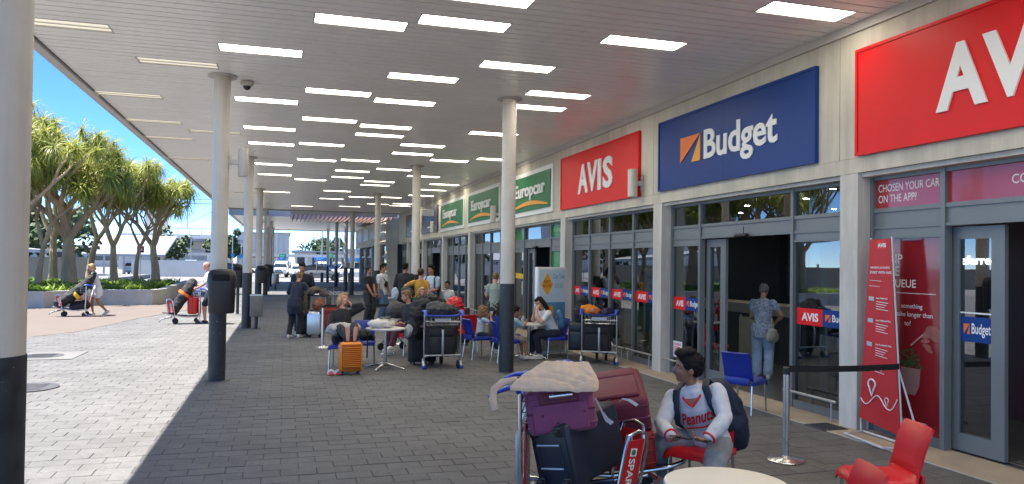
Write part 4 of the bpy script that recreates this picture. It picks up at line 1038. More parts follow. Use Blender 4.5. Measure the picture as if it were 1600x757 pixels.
carpx('hatch','silver','silver hatchback in the far row of the car park', 475, 425, -90)
carpx('suv','silver','silver off-roader in the far row of the car park', 527, 425, -90)
carpx('sedan','white','white saloon in the far row of the car park', 446, 424.5, -90)
carpx('sedan','black','dark saloon seen past the black plaza bin', 366, 431, 10)
carpx('hatch','white','white hatchback behind the round blue signs', 358, 425, 0)
carpx('suv','white','white off-roader by the end of the far block', 566, 431, 180)
random.seed(4)
for i, x in enumerate((-33,-29.5,-26,-22.8,-19.5,-16.2)):
    car(('hatch','suv','sedan')[i % 3], ('silver','white','blue','white','silver','blue')[i], ('pale','white tall','blue long','white','silver','deep blue')[i]+' car parked just behind the beige wall', (x, 60.2, .35), R(90+random.uniform(-4,4)), 'cars behind the beige wall')
m_ = MB(); m_.b2(-70,-12.4,56.3,80,-.1,.34); m_.build('raised_parking', ASPH, kind='structure', smooth=False)
for i, x in enumerate((-13,-10.6,-17)):
    car(('hatch','suv','sedan')[i], ('white','silver','white')[i], ('white hatchback','silver off-roader','white saloon')[i]+' under the sloping carport roof', (x, 98, -.03), R(90), 'cars under the carport')
# bollards
for px, py in ((504,441.5),(528,441.5),(487,441.5),(547,441.5)):
    p = G(px, py); t = thing('bollard', 'short dark bollard on the kerb before the car park', 'bollard', (p.x, 68.4, 0), 0, 'bollards on the kerb')
    m_ = MB(); m_.lathe([(.14,-.02),(.14,.72)], 16); m_.build('post', COLBLK, t)
    m_ = MB(); m_.lathe([(.14,.721),(.15,.73),(.13,.80),(.06,.83)], 16); m_.build('cap', COLBLK, t)
# ================================================================ furniture and luggage
SC = .935                                   # the photograph's furniture reads a little small against the column grid
BLUEP = mat('blue_chair_plastic', (.010,.030,.27), .34, var=.06, vscale=4)
REDP = mat('red_chair_plastic', (.60,.012,.018), .32, var=.06, vscale=4)
_CH = {}
def chair_meshes():
    if _CH: return _CH
    prof = [(.235,.385),(.225,.43),(.19,.446),(.08,.440),(-.05,.436),(-.15,.442),(-.195,.47),(-.215,.53),(-.235,.62),(-.262,.71),(-.295,.79),(-.305,.80)]
    wid = [.43,.435,.44,.445,.44,.42,.40,.395,.40,.405,.395,.37]
    th = .018
    def sh(mb, prof, wid, lo, hi):
        vs = []; fs = []; n = 9; k = hi-lo
        for side in (0,1):
            for i in range(lo, hi):
                x, z = prof[i]; a = prof[max(i-1,0)]; b = prof[min(i+1,len(prof)-1)]; d = V((b[0]-a[0],0,b[1]-a[1])).normalized(); nn = V((-d.z,0,d.x))
                if i >= 6: nn = V((-d.z,0,d.x))
                for j in range(n):
                    u = j/(n-1)*2-1; y = u*wid[i]/2; curv = (.022*u*u if i >= 6 else -.006*u*u); lip = -.035*max(0,(abs(u)-.86)/.14)**2 if i < 6 else 0
                    p = V((x, y, z+lip)) + V((curv,0,0)) - nn*th*side*-1*-1
                    vs.append(p)
        m = k*n
        for i in range(k-1):
            for j in range(n-1):
                a = i*n+j; fs.append((a,a+1,a+n+1,a+n)); fs.append((m+a,m+a+n,m+a+n+1,m+a+1))
        for i in range(k-1):
            for j in (0,n-1):
                a = i*n+j; fs.append((a,a+n,m+a+n,m+a))
        for i in (0,k-1):
            for j in range(n-1):
                a = i*n+j; fs.append((a,a+1,m+a+1,m+a))
        mb.add(vs, fs)
    s_ = MB(); sh(s_, prof, wid, 0, 7)
    for sg in (-1,1): s_.rbox((.0, sg*.205, .405), (.40,.03,.06), .012)
    s_.rbox((.215,0,.405),(.03,.40,.06),.012)
    b_ = MB(); sh(b_, prof, wid, 6, 12); b_.rbox((-.215,0,.43),(.03,.36,.10),.012)
    _CH['seat'] = s_.mesh('seat', True, 75); _CH['backrest'] = b_.mesh('backrest', True, 75)
    for nm, x, sx in (('lf', .19, .035), ('lr', -.17, -.05)):
        for sg in (-1,1):
            m_ = MB(); m_.tube([(x, sg*.19, .42),(x+sx, sg*.205, .0)], .0135, 10, r2=.011); _CH[nm+str(sg)] = m_.mesh('leg')
    return _CH
def chair(colour, label, x, y, head, group='plastic chairs'):
    C = chair_meshes(); t = thing('plastic_chair', label, 'chair', (x, y, 0), R(head), group); t.scale = (SC,)*3
    P = BLUEP if colour == 'blue' else REDP
    for k, nm in (('seat','seat'),('backrest','backrest')):
        me = C[k].copy(); link(nm, me, P, t)
    for k in ('lf-1','lf1','lr-1','lr1'):
        me = C[k]
        if not me.materials: me.materials.append(CHROME)
        link('leg', me, None, t)
    return t
chair('blue', 'empty blue chair between the stanchion and the open shop door', 5.53, 8.16, 30)
chair('blue', 'blue chair the dark haired woman with the backpack sits on', 5.03, 13.68, 180)
chair('blue', 'blue chair under the curly haired child drinking', 3.55, 13.93, 14)
chair('blue', 'blue chair next to the scuffed column base, under the child in pale blue', 3.92, 13.30, 2)
chair('blue', 'empty blue chair behind the small table of the family', 4.25, 14.25, -70)
chair('blue', 'blue chair the barefoot woman lounges on', .97, 12.98, -104)
chair('blue', 'blue chair beside the lounging woman, carrying dark bags', 1.36, 13.45, -100)
chair('red', 'red chair the young man in the grey sweatshirt sits on', 3.10, 5.13, -146)
chair('red', 'empty red chair facing the round white table, nearer the door', 3.89, 4.16, 162)
chair('red', 'red chair back in front of the other empty red chair', 2.75, 3.34, 160)
chair('red', 'red chair under the person in maroon trousers', 2.36, 14.72, 200)
chair('red', 'bright red chair behind the loaded trolley, turned away', 3.30, 15.3, 80)
chair('red', 'red chair beside the black suitcase and the other turned red chair', 3.62, 15.15, 95)
chair('red', 'red chair standing inside the blue shop doorway', 7.4, 11.9, -60)

def table(label, x, y, h, r, topm, star=True):
    t = thing('round_table', label, 'table', (x, y, 0))
    b_ = MB(); b_.lathe([(r-.02,h-.028),(r-.004,h-.026),(r,h-.014),(r-.004,h-.002),(r-.012,h)], 40); b_.build('table_top', topm, t, ang=50)
    b_ = MB(); b_.lathe([(.03,.06),(.03,h-.03)], 16); b_.lathe([(.10,h-.045),(.10,h-.029)], 16); b_.build('post', CHROME, t)
    for k in range(4):
        a = PI/4+k*PI/2+.2; d = V((math.cos(a), math.sin(a), 0)); b_ = MB()
        b_.loft([(d*.02+V((0,0,.075)), .035,.03),(d*.15+V((0,0,.06)), .03,.02),(d*.36+V((0,0,.018)), .022,.012)], side=(-d.y,d.x,0), n=10); b_.build('foot', CHROME, t)
    return t
TOPG = mat('table_grey_white', (.58,.57,.55), .35, var=.05, vscale=5); TOPW = mat('table_cream', (.84,.79,.67), .38, var=.05, vscale=4)
table('small pale round table holding the white bag beside the lounging woman', 1.67, 12.85, .69, .335, TOPG)
table('small pale round table where the dark haired woman leans her elbows', 4.52, 13.72, .665, .33, TOPG)
p_ = G(1135, 730, .70); d_ = V((p_.x, p_.y, 0)).normalized(); table('cream round table beside the young man and the empty red chairs', (p_-d_*.315).x, (p_-d_*.315).y, .70, .315, TOPW)

# ---------------------------------------------------------------- bins
def pole_bin(label, x, y, z0, z1, w=.40, d=.34):
    t = thing('litter_bin', label, 'bin', (x, y, z0), 0, 'black litter bins'); h = z1-z0
    def ring(s, z): return [(s*w/2*math.copysign(abs(math.cos(a))**.55, math.cos(a)), s*d/2*math.copysign(abs(math.sin(a))**.55, math.sin(a)), z) for a in [2*PI*i/28 for i in range(28)]]
    b_ = MB(); secs = [ring(.88,0), ring(.93,.02), ring(1.0,h*.68)]; vs = sum(secs, []); n = 28; fs = [(i*n+j, i*n+(j+1)%n, (i+1)*n+(j+1)%n, (i+1)*n+j) for i in range(2) for j in range(n)] + [tuple(range(n))[::-1], tuple(2*n+j for j in range(n))]
    b_.add(vs, fs); b_.build('body', BLACKP, t)
    b_ = MB(); secs = [ring(1.03,h*.685), ring(1.03,h*.80), ring(.99,h*.90), ring(.80,h*.975), ring(.45,h)]; vs = sum(secs, []); fs = [(i*n+j, i*n+(j+1)%n, (i+1)*n+(j+1)%n, (i+1)*n+j) for i in range(4) for j in range(n)] + [tuple(range(n))[::-1], tuple(4*n+j for j in range(n))]
    b_.add(vs, fs); b_.build('hood', BLACKP, t)
    b_ = MB(); b_.rbox((0,-d*.515,h*.81),(w*.62,.02,h*.15),.02); b_.build('slot', mat('slot_black', (.004,.004,.004), .9), t)
    b_ = MB(); b_.b2(-.05,.05,d*.45,d*.62,h*.3,h*.38); b_.b2(-.05,.05,d*.45,d*.62,h*.6,h*.68); b_.build('bracket', GALV, t, smooth=False)
pole_bin('large black hooded litter bin strapped to the first outer column', -.862, 11.72, 1.03, 1.67, .385, .33)
pole_bin('black hooded litter bin on the third outer column', -.80, 30.15, .95, 1.62, .42, .36)
pole_bin('black hooded litter bin on the fourth outer column', -.80, 41.9, .95, 1.62, .42, .36)
p = FY(371, 450, 26.5); pole_bin('black hooded litter bin on a post out on the plaza', p.x, 26.5, p.z, FY(371,413,26.5).z, .32, .3)
t = thing('post', 'short dark post carrying the plaza litter bin', 'post', (p.x, 26.75, 0)); b_ = MB(); b_.lathe([(.05,-.02),(.05,1.2)], 12); b_.build('shaft', COLBLK, t); b_ = MB(); b_.lathe([(.1,-.01),(.1,.012)], 12); b_.build('foot_plate', GALV, t)
p = G(396, 513); t = thing('box_bin', 'galvanised square bin on a dark post by the second outer column', 'bin', (p.x+.07, p.y-.2, 0))
b_ = MB(); b_.rbox((0,0,.62),(.32,.30,.58),.012); b_.build('box', mat('dull_zinc', (.17,.17,.15), .6, metal=.3, var=.2, vscale=6), t)
b_ = MB(); b_.lathe([(.045,0),(.045,.33)], 12); b_.lathe([(.12,-.005),(.12,.012)], 16); b_.build('stand', COLBLK, t)
b_ = MB(); b_.b2(-.165,.165,-.155,-.151,.88,.905); b_.build('rim', STEEL, t, smooth=False)
p = G(430, 453); t = thing('ash_bin', 'round dull metal bin on a thin post near the louvred gap', 'bin', (p.x, p.y, 0))
b_ = MB(); b_.lathe([(.2,.35),(.22,.38),(.22,1.0),(.2,1.02)], 20); b_.build('drum', GALV, t)
b_ = MB(); b_.lathe([(.05,0),(.05,.36)], 10); b_.build('post', COLBLK, t)
# ---------------------------------------------------------------- belt stanchions
def stanchion(label, x, y, h=.875):
    t = thing('stanchion', label, 'stanchion', (x, y, 0), 0, 'steel belt stanchions')
    b_ = MB(); b_.lathe([(.165,-.002),(.168,.008),(.16,.02),(.05,.034),(.034,.05)], 32); b_.build('base', STEEL, t, ang=50)
    b_ = MB(); b_.lathe([(.0305,.04),(.0305,h-.07)], 20); b_.build('post', STEEL, t)
    b_ = MB(); b_.lathe([(.033,h-.07),(.034,h-.01),(.026,h)], 20); b_.build('belt_head', BLACKP, t)
    return t
def belt(label, a, b, h=.06, sag=.012):
    a = V(a); b = V(b); n = 10; d = (b-a); s_ = V((-d.y, d.x, 0)).normalized()*.0012; vs = []; fs = []
    for i in range(n+1):
        u = i/n; p = a.lerp(b, u) - V((0,0,sag*4*u*(1-u)))
        vs += [p+s_+V((0,0,h/2)), p+s_-V((0,0,h/2)), p-s_-V((0,0,h/2)), p-s_+V((0,0,h/2))]
    for i in range(n):
        for j in range(4): fs.append((4*i+j, 4*i+(j+1)%4, 4*i+4+(j+1)%4, 4*i+4+j))
    fs += [(3,2,1,0), tuple(4*n+j for j in range(4))]
    m_ = MB(); m_.add(vs, fs); m_.build('belt_strap', mat('black_webbing', (.012,.012,.013), .7), smooth=False, label=label, cat='belt')
p = G(1228, 720); stanchion('steel belt stanchion standing beside the young man with the backpack', p.x, p.y)
e_ = FX(1405, 573, 6.06); belt('black belt strap stretched across to the red banner stand', (p.x+.035, p.y, .855), e_)
stanchion('steel belt stanchion beside the silver suitcase', .80, 16.2, .90)
p2 = V((2.50, 16.6, 0)); stanchion('steel belt stanchion behind the pram', p2.x, p2.y, .9)
q2 = G(604, 499); table('small white round table standing behind the pram and the man in white', q2.x, q2.y, .69, .30, TOPG)
belt('long black belt strap behind the lounging woman', (.83,16.2,.87), (p2.x-.03, p2.y, .87))
for xx, yy, nn in ((7.6,4.55,'inside the red-windowed shop, the one at the door mat'),(8.1,5.3,'inside the red-windowed shop, farther from the door mat')): stanchion('steel stanchion '+nn, xx, yy, .9)
t = thing('door_mat', 'ribbed dark mat on the floor of the red-windowed shop', 'mat', (6.9, 4.6, .001)); b_ = MB()
b_.b2(-.42,.8,-1.0,.85,-.01,.008); b_.build('base', mat('mat_dark', (.03,.03,.028), .9), t, smooth=False)
for k in range(15): b_ = MB(); b_.b2(-.4+k*.08,-.37+k*.08,-.98,.83,.008,.014); b_.build('rib', mat('mat_rib', (.16,.14,.11), .8), t, smooth=False)

# ---------------------------------------------------------------- red banner stand
BANR = mat('banner_red', (.50,.014,.016), .45, var=.06, vscale=3, bump=.4, bscale=6)
XB = 6.08
tl, tr, br, bl = FX(1359,375,XB+.06), FX(1391,373,XB+.06), FX(1407,683,XB), FX(1343,652,XB)
t = thing('banner_stand', 'tall tapering red fabric banner on a white tube frame before the pillar', 'banner', (XB, 6.5, 0))
off = V((XB, 6.5, 0))
def q_(u, v): return (tl.lerp(tr, u)).lerp(bl.lerp(br, u), v) - off
b_ = MB(); n = 14; vs = []; fs = []
for i in range(n+1):
    for j in range(7): vs.append(q_(j/6, i/n) + V((.006*math.sin(i*1.7)*math.sin(j*1.1)*(i/n), 0, 0)))
for i in range(n):
    for j in range(6): a = i*7+j; fs.append((a, a+1, a+8, a+7))
b_.add(vs, fs); b_.add([v+V((.004,0,0)) for v in vs], [f[::-1] for f in fs]); b_.build('fabric', BANR, t)
b_ = MB()
for sA, sB in ((tl,bl),(tr,br)): b_.tube([sA-off+V((.02,0,.02)), sB-off+V((.02,0,0)), V((sB.x+.02,sB.y,.03))-off], .010, 8)
b_.tube([V((5.84,6.76,.02))-off, V((5.73,6.10,.02))-off, V((6.06,6.02,.02))-off, V((6.12,6.80,.02))-off], .013, 8, closed=True)
pr_ = FX(1404,577,XB+.06); b_.tube([pr_-off, V((6.20,6.10,.03))-off], .010, 8)
b_.build('tube_frame', mat('tube_white', (.62,.62,.60), .35, var=.05, vscale=6), t)
def bprint(mb, u, v, w, h, dx=.004):      # a printed block at fraction u, v of the banner
    p0 = q_(u, v); du = (q_(u+.05, v)-p0).normalized(); dv = V((0,0,-1)); o_ = V((-dx,0,0))
    mb.add([p0+o_, p0+du*w+o_, p0+du*w+dv*h+o_, p0+dv*h+o_], [(0,1,2,3)])
def btext(mb, s, u, v, w=None, h=None, bold=0.):
    p0 = q_(u, v)+off; text_mb(mb, s, wallM(p0.x-.006, p0.y, p0.z-(h or .03)), w=w, h=h, bold=bold)
def child(mb, nm, m): o = mb.build(nm, m, t, smooth=False); return o
b_ = MB(); bprint(b_, .36, .005, .14, .10); child(b_, 'logo_block', mat('banner_red_light', (.66,.03,.03), .4))
b_ = MB()
def bt(s, u, v, h, w=None, bold=.0):
    m2 = MB(); btext(m2, s, u, v, w, h, bold); m3 = MB(); m3.add([V(p)-off for p in m2.v], m2.f); child(m3, 'lettering', WHITEP)
bt('AVIS', .42, .022, .045, bold=.04)
bt('AMAZING JOURNEYS', .10, .15, .028, bold=.02); bt('START WITH AVIS.', .10, .175, .028, bold=.02)
for k in range(2): bprint(b_, .10, .225+.03*k, .17-.02*k, .004)
for i, (v, hd) in enumerate(((.315,'Avis Preferred'),(.435,'Avis Preferred Plus'),(.565,"Avis President's Club"))):
    bt(hd, .38, v, .020, bold=.02)
    for k in range(4): bprint(b_, .38, v+.022+.013*k, .17-.025*(k%3), .006)
bprint(b_, .38, .70, .10, .006); bprint(b_, .38, .713, .13, .006)
child(b_, 'small_print', WHITEP)
for v in (.315,.435,.565): b_ = MB(); bprint(b_, .10, v, .075, .045); child(b_, 'card_picture', mat('card_grey', (.45,.47,.52), .4))
b_ = MB(); N = 22
line = [q_(.02+.96*i/N, .875+.035*math.sin(i*.42+.4)-(.0 if i < 14 else (i-14)*.006)) + V((-.007,0,0)) for i in range(N+1)]
b_.tube(line, .0055, 6)
def pin(u, v, s):
    c = q_(u, v)+V((-.007,0,0)); pts = [c+V((0, -s*.5*math.sin(a)*(1 if math.cos(a) > -.5 else .75), s*.5*math.cos(a) if math.cos(a) > -.6 else -s*.9 - s*.2)) for a in [2*PI*i/18 for i in range(18)]]
    b_.tube([c+V((0,-s*.5*math.sin(a), s*.5*math.cos(a))) for a in [-2.3+4.6*i/16 for i in range(17)]] + [c+V((0,0,-s*1.25))], .009*s/.1, 6, closed=True)
pin(.30, .79, .10); pin(.70, .845, .05)
child(b_, 'line_drawing', WHITEP)

# ---------------------------------------------------------------- tourist poster board
t = thing('poster_board', 'tall pale blue tourist poster board with amber diamond by the glass front', 'poster', (5.13, 14.22, 0), R(18))
b_ = MB(); b_.rbox((0,0,.89),(.74,.10,1.72),.015); b_.build('frame', mat('poster_frame', (.70,.73,.75), .4, var=.04, vscale=4), t)
b_ = MB(); b_.b2(-.33,.33,-.056,-.052,.08,1.70); b_.build('print_sheet', mat('poster_sky', (.50,.64,.74), .4, var=.08, vscale=2.5), t, smooth=False)
def flat(poly, z, m, nm): b_ = MB(); b_.prism(poly, 0, .001, Mx(((1,0,0,0),(0,0,-1,-.056-z),(0,1,0,0),(0,0,0,1)))); return b_.build(nm, m, t, smooth=False)
def ptext(s, x, z, w, h, m, dz=.003, bold=.01): b_ = MB(); text_mb(b_, s, Mx(((1,0,0,x),(0,0,-1,-.056-dz),(0,1,0,z),(0,0,0,1))), w=w, h=h, bold=bold); b_.build('lettering', m, t, smooth=False)
flat([(-.33,.08),(.33,.08),(.33,1.05),(-.33,1.05)], .0002, mat('poster_sea', (.10,.27,.47), .4, var=.15, vscale=4), 'sea_picture')
flat([(-.33,.08),(.33,.08),(.33,.40),(.1,.55),(-.05,.72),(-.2,.86),(-.33,.90)], .0006, mat('poster_coast', (.34,.33,.27), .5, var=.35, vscale=9), 'coast_picture')
flat([(-.13,1.18),(.02,1.40),(-.13,1.64),(-.28,1.40)], .0008, AMBER, 'diamond'); ptext('BEST', -.21, 1.43, .16, .06, mat('poster_brown', (.12,.06,.02), .5)); ptext('ROUTE', -.23, 1.345, .2, .06, MATS['poster_brown'])
ptext('Cape Town', .01, 1.49, .31, .13, mat('poster_ink', (.16,.25,.36), .5), bold=0.); 
for k in range(4): flat([(.05,1.41-.025*k),(.29-.03*(k%2),1.41-.025*k),(.29-.03*(k%2),1.417-.025*k),(.05,1.417-.025*k)], .0009, MATS['poster_ink'], 'small_print')
flat([(-.25,.62),(.02,.62),(.02,.98),(-.25,.98)], .0012, AMBER, 'amber_sign_picture'); flat([(.09,.76),(.14,.90),(.19,.90),(.23,.80),(.17,.70)], .0012, AMBER, 'amber_sign_picture')
flat([(.135,.40),(.155,.40),(.155,.76),(.135,.76)], .0010, WHITEP, 'post_picture')

# ---------------------------------------------------------------- suitcases
def suitcase(name, label, w, d, h, m, loc, rot=(0,0,0), style='soft', group=None, handle_up=0., trim=None, wheels=True):
    t = thing(name, label, 'suitcase', loc, 0, group); t.rotation_euler = rot; trim = trim or BLACKP
    r = .045 if style == 'soft' else .055
    z0 = .05 if wheels else 0
    b_ = MB(); b_.rbox((0,0,z0+h/2),(w,d,h),r,3)
    b_.build('shell', m, t, ang=50)
    if style == 'ribbed':
        for k in range(11):
            z = z0+.09+k*(h-.16)/10.5
            b_ = MB(); b_.rbox((0,-d/2-.006,z),(w*.76,.040,(h-.16)/10.5*.50),.008); b_.build('rib', m, t)
        b_ = MB(); b_.rbox((0,-d/2-.001,z0+h/2),(w*.80,.006,h*.86),.002); b_.build('recess', mat('orange_recess', (.36,.09,.004), .6), t)
        b_ = MB(); b_.rbox((0,0,z0+h/2),(w+.004,.012,h+.004),r,3); b_.build('zip', trim, t)
    elif style == 'alu':
        for k in range(7): b_ = MB(); b_.rbox((-w*.36+k*w*.12,-d/2-.001,z0+h/2),(w*.05,.008,h*.86),.004); b_.build('rib', m, t)
        b_ = MB()
        for sx in (-1,1):
            for sz in (0,1): b_.rbox((sx*(w/2-.02),0,z0+.03+sz*(h-.06)),(.06,d+.01,.07),.02)
        b_.build('corner_guard', trim, t)
        b_ = MB(); b_.b2(-w/2-.003,w/2+.003,-.008,.008,z0+.02,z0+h+.003); b_.build('seam', trim, t, smooth=False)
    else:
        for k, y in enumerate((-.30,.02,.32)):
            b_ = MB(); b_.rbox((0,y*d,z0+h/2),(w+.006,.010,h+.006),r,3); b_.build('zip', trim if k == 1 else m, t)
        b_ = MB(); b_.rbox((0,-d/2-.012,z0+h*.36),(w*.80,.04,h*.58),.018,2); b_.build('front_pocket', m, t, ang=50)
        b_ = MB(); b_.rbox((0,-d/2-.010,z0+h*.80),(w*.80,.03,h*.22),.014,2); b_.build('upper_pocket', m, t, ang=50)
    b_ = MB(); b_.tube([(-.09,0,z0+h-.005),(-.08,0,z0+h+.028),(.08,0,z0+h+.028),(.09,0,z0+h-.005)], .011, 8); b_.build('top_handle', trim, t)
    if handle_up:
        b_ = MB(); b_.cyl((-.10,d*.3,z0+h-.01),(-.10,d*.3,z0+h+handle_up),.008,8); b_.cyl((.10,d*.3,z0+h-.01),(.10,d*.3,z0+h+handle_up),.008,8); b_.build('pull_rod', GALV, t)
        b_ = MB(); b_.rbox((0,d*.3,z0+h+handle_up+.01),(.25,.03,.03),.012); b_.build('pull_grip', BLACKP, t)
    if wheels:
        for sx in (-1,1):
            for sy in (-1,1):
                b_ = MB(); b_.lathe([(.008,-.012),(.025,-.012),(.027,-.006),(.027,.006),(.025,.012),(.008,.012)], 14, c=(sx*(w/2-.055), sy*(d/2-.045), .027), m=Mx.Rotation(PI/2,4,'Y')); b_.rbox((sx*(w/2-.055), sy*(d/2-.045), .05),(.045,.045,.03),.01); b_.build('wheel', BLACKP, t)
    return t
OJ = mat('orange_shell', (.82,.24,.012), .38, var=.06, vscale=5); SIL = mat('aluminium_shell', (.60,.62,.64), .32, metal=.85, var=.06, vscale=6)
BLKF = mat('black_fabric', (.020,.020,.023), .75, var=.2, vscale=8, bump=.5, bscale=200); PURF = mat('plum_fabric', (.21,.035,.10), .6, var=.14, vscale=5, bump=.4, bscale=220, sheen=.2); MARF = mat('maroon_fabric', (.13,.014,.035), .6, var=.14, vscale=5, bump=.4, bscale=220)
REDF = mat('red_fabric', (.30,.010,.013), .55, var=.14, vscale=5, bump=.3, bscale=200); NAVF = mat('navy_shell', (.012,.017,.030), .42, var=.12, vscale=6)
suitcase('orange_suitcase', 'orange ribbed cabin suitcase propping up bare feet', .365, .22, .47, OJ, (1.04,12.30,0), (0,0,R(6)), 'ribbed')
suitcase('silver_suitcase', 'silver aluminium suitcase standing beside the embracing couple', .35, .24, .57, SIL, (.72,18.45,0), (0,0,R(-14)), 'alu', handle_up=.36)
suitcase('dark_suitcase', 'dark upright suitcase half hidden behind the silver one', .38, .24, .58, NAVF, (.50,18.75,0), (0,0,R(10)), 'soft')
suitcase('red_suitcase', 'deep red suitcase standing behind the silver one', .40, .26, .56, REDF, (1.18,20.4,0), (0,0,R(10)), 'soft', handle_up=.5)
suitcase('black_suitcase', 'tall black suitcase standing behind the red chairs', .46, .30, .76, BLKF, (3.72,16.3,0), (0,0,R(4)), 'soft')
suitcase('black_suitcase', 'black suitcase at the feet of the standing group', .42, .28, .66, BLKF, (3.62,17.6,0), (0,0,R(30)), 'soft')
# soft lumps of cloth and bags
def lump(name, label, cat, parts, m, loc=(0,0,0), rz=0, voxel=.016, noise=(.012, 9), kind_part=None):
    mb = MB()
    for c, r, *rot in parts: mb.ell(c, r, 14, 10, m=(Mx.Rotation(R(rot[0]),4,rot[1]) if rot else None))
    me = remesh(mb, name, min(voxel,.014), 1, (noise[0]*1.7, noise[1]*.9), True); o = link(name, me, m, None); o.location = loc; o.rotation_euler = (0,0,R(rz)); tag(o, label, cat)
    return o
COATB = mat('brown_coat', (.10,.080,.060), .85, var=.2, vscale=7, bump=.5, bscale=60); RUSTB = mat('tan_leather', (.24,.075,.035), .5, var=.15, vscale=5)
lump('travel_bag', 'rust brown leather bag resting on the silver suitcase', 'bag', [((0,0,.14),(.15,.09,.13)),((0,0,.24),(.11,.06,.06))], RUSTB, (.80,18.42,.63))
lump('coat', 'brown coat draped over the suitcase handles', 'coat', [((-.10,.0,.12),(.22,.10,.08),-12,'Y'),((.17,.0,.06),(.13,.10,.07),25,'Y'),((-.27,.02,-.18),(.055,.09,.34),6,'Y'),((.27,.02,-.12),(.05,.09,.16))], COATB, (.76,18.5,.98), -6, .018, (.02,8))
lump('white_bag', 'white and grey soft bag lying on the small table', 'bag', [((0,0,.07),(.24,.15,.075)),((.05,.02,.12),(.14,.11,.05))], mat('white_canvas', (.62,.60,.55), .7, var=.12, vscale=7), (1.60,12.86,.69), 8, .014, (.012,10))
b_ = MB(); b_.rbox((0,0,0),(.2,.13,.02),.01); b_.build('dark_tablet', NAVF, label='dark flat case lying on the white bag', cat='case').location = (1.66,12.86,.862)
lump('dark_bag', 'black bag hanging off the edge of the small pale table', 'bag', [((0,0,0),(.12,.1,.09)),((.1,.05,-.05),(.1,.08,.06))], BLKF, (1.38,13.42,.52), 0, .015, (.02,9))
m_ = MB(); m_.tube([(1.37,12.95,.62),(1.375,12.9,.45),(1.37,12.9,.18)], .012, 6); m_.build('hanging_strap', BLKF, label='black strap dangling from the bag by the table', cat='strap')
lump('red_bag', 'bright red soft bag piled behind the loaded trolley', 'bag', [((0,0,.14),(.18,.14,.17),20,'Y'),((.09,0,.04),(.14,.12,.11))], mat('red_nylon', (.58,.02,.03), .45, var=.1, vscale=6), (3.32,14.9,.80), 0, .018, (.03,8))
lump('dark_bag', 'black zipped bag stacked behind the loaded trolley', 'bag', [((0,0,.12),(.32,.2,.14)),((-.1,0,.24),(.22,.16,.09))], BLKF, (2.93,15.1,.83), 0, .018, (.02,8))
suitcase('black_suitcase', 'black suitcase carrying the red bag behind the loaded trolley', .62, .30, .74, BLKF, (3.08,15.05,.0), (0,0,R(4)), 'soft')
for k, xx in enumerate((.735, .835)):
    t = thing('sandal', 'red and white slip-on sandal beside the orange suitcase', 'sandal', (xx, 12.34, 0), R(-80+12*k), 'pair of sandals'); t.scale = (1.15,)*3
    b_ = MB(); b_.loft([((-.11,0,.014),.038,.012),((0,0,.012),.04,.011),((.11,0,.012),.043,.011)], side=(0,1,0), n=12); b_.build('sole', mat('sandal_red', (.52,.02,.025), .5), t)
    b_ = MB(); b_.tube([(.04,-.042,.012),(.05,-.03,.05),(.05,0,.062),(.05,.03,.05),(.04,.042,.012)], .020, 8); b_.build('strap', mat('sandal_white', (.7,.68,.66), .5), t)

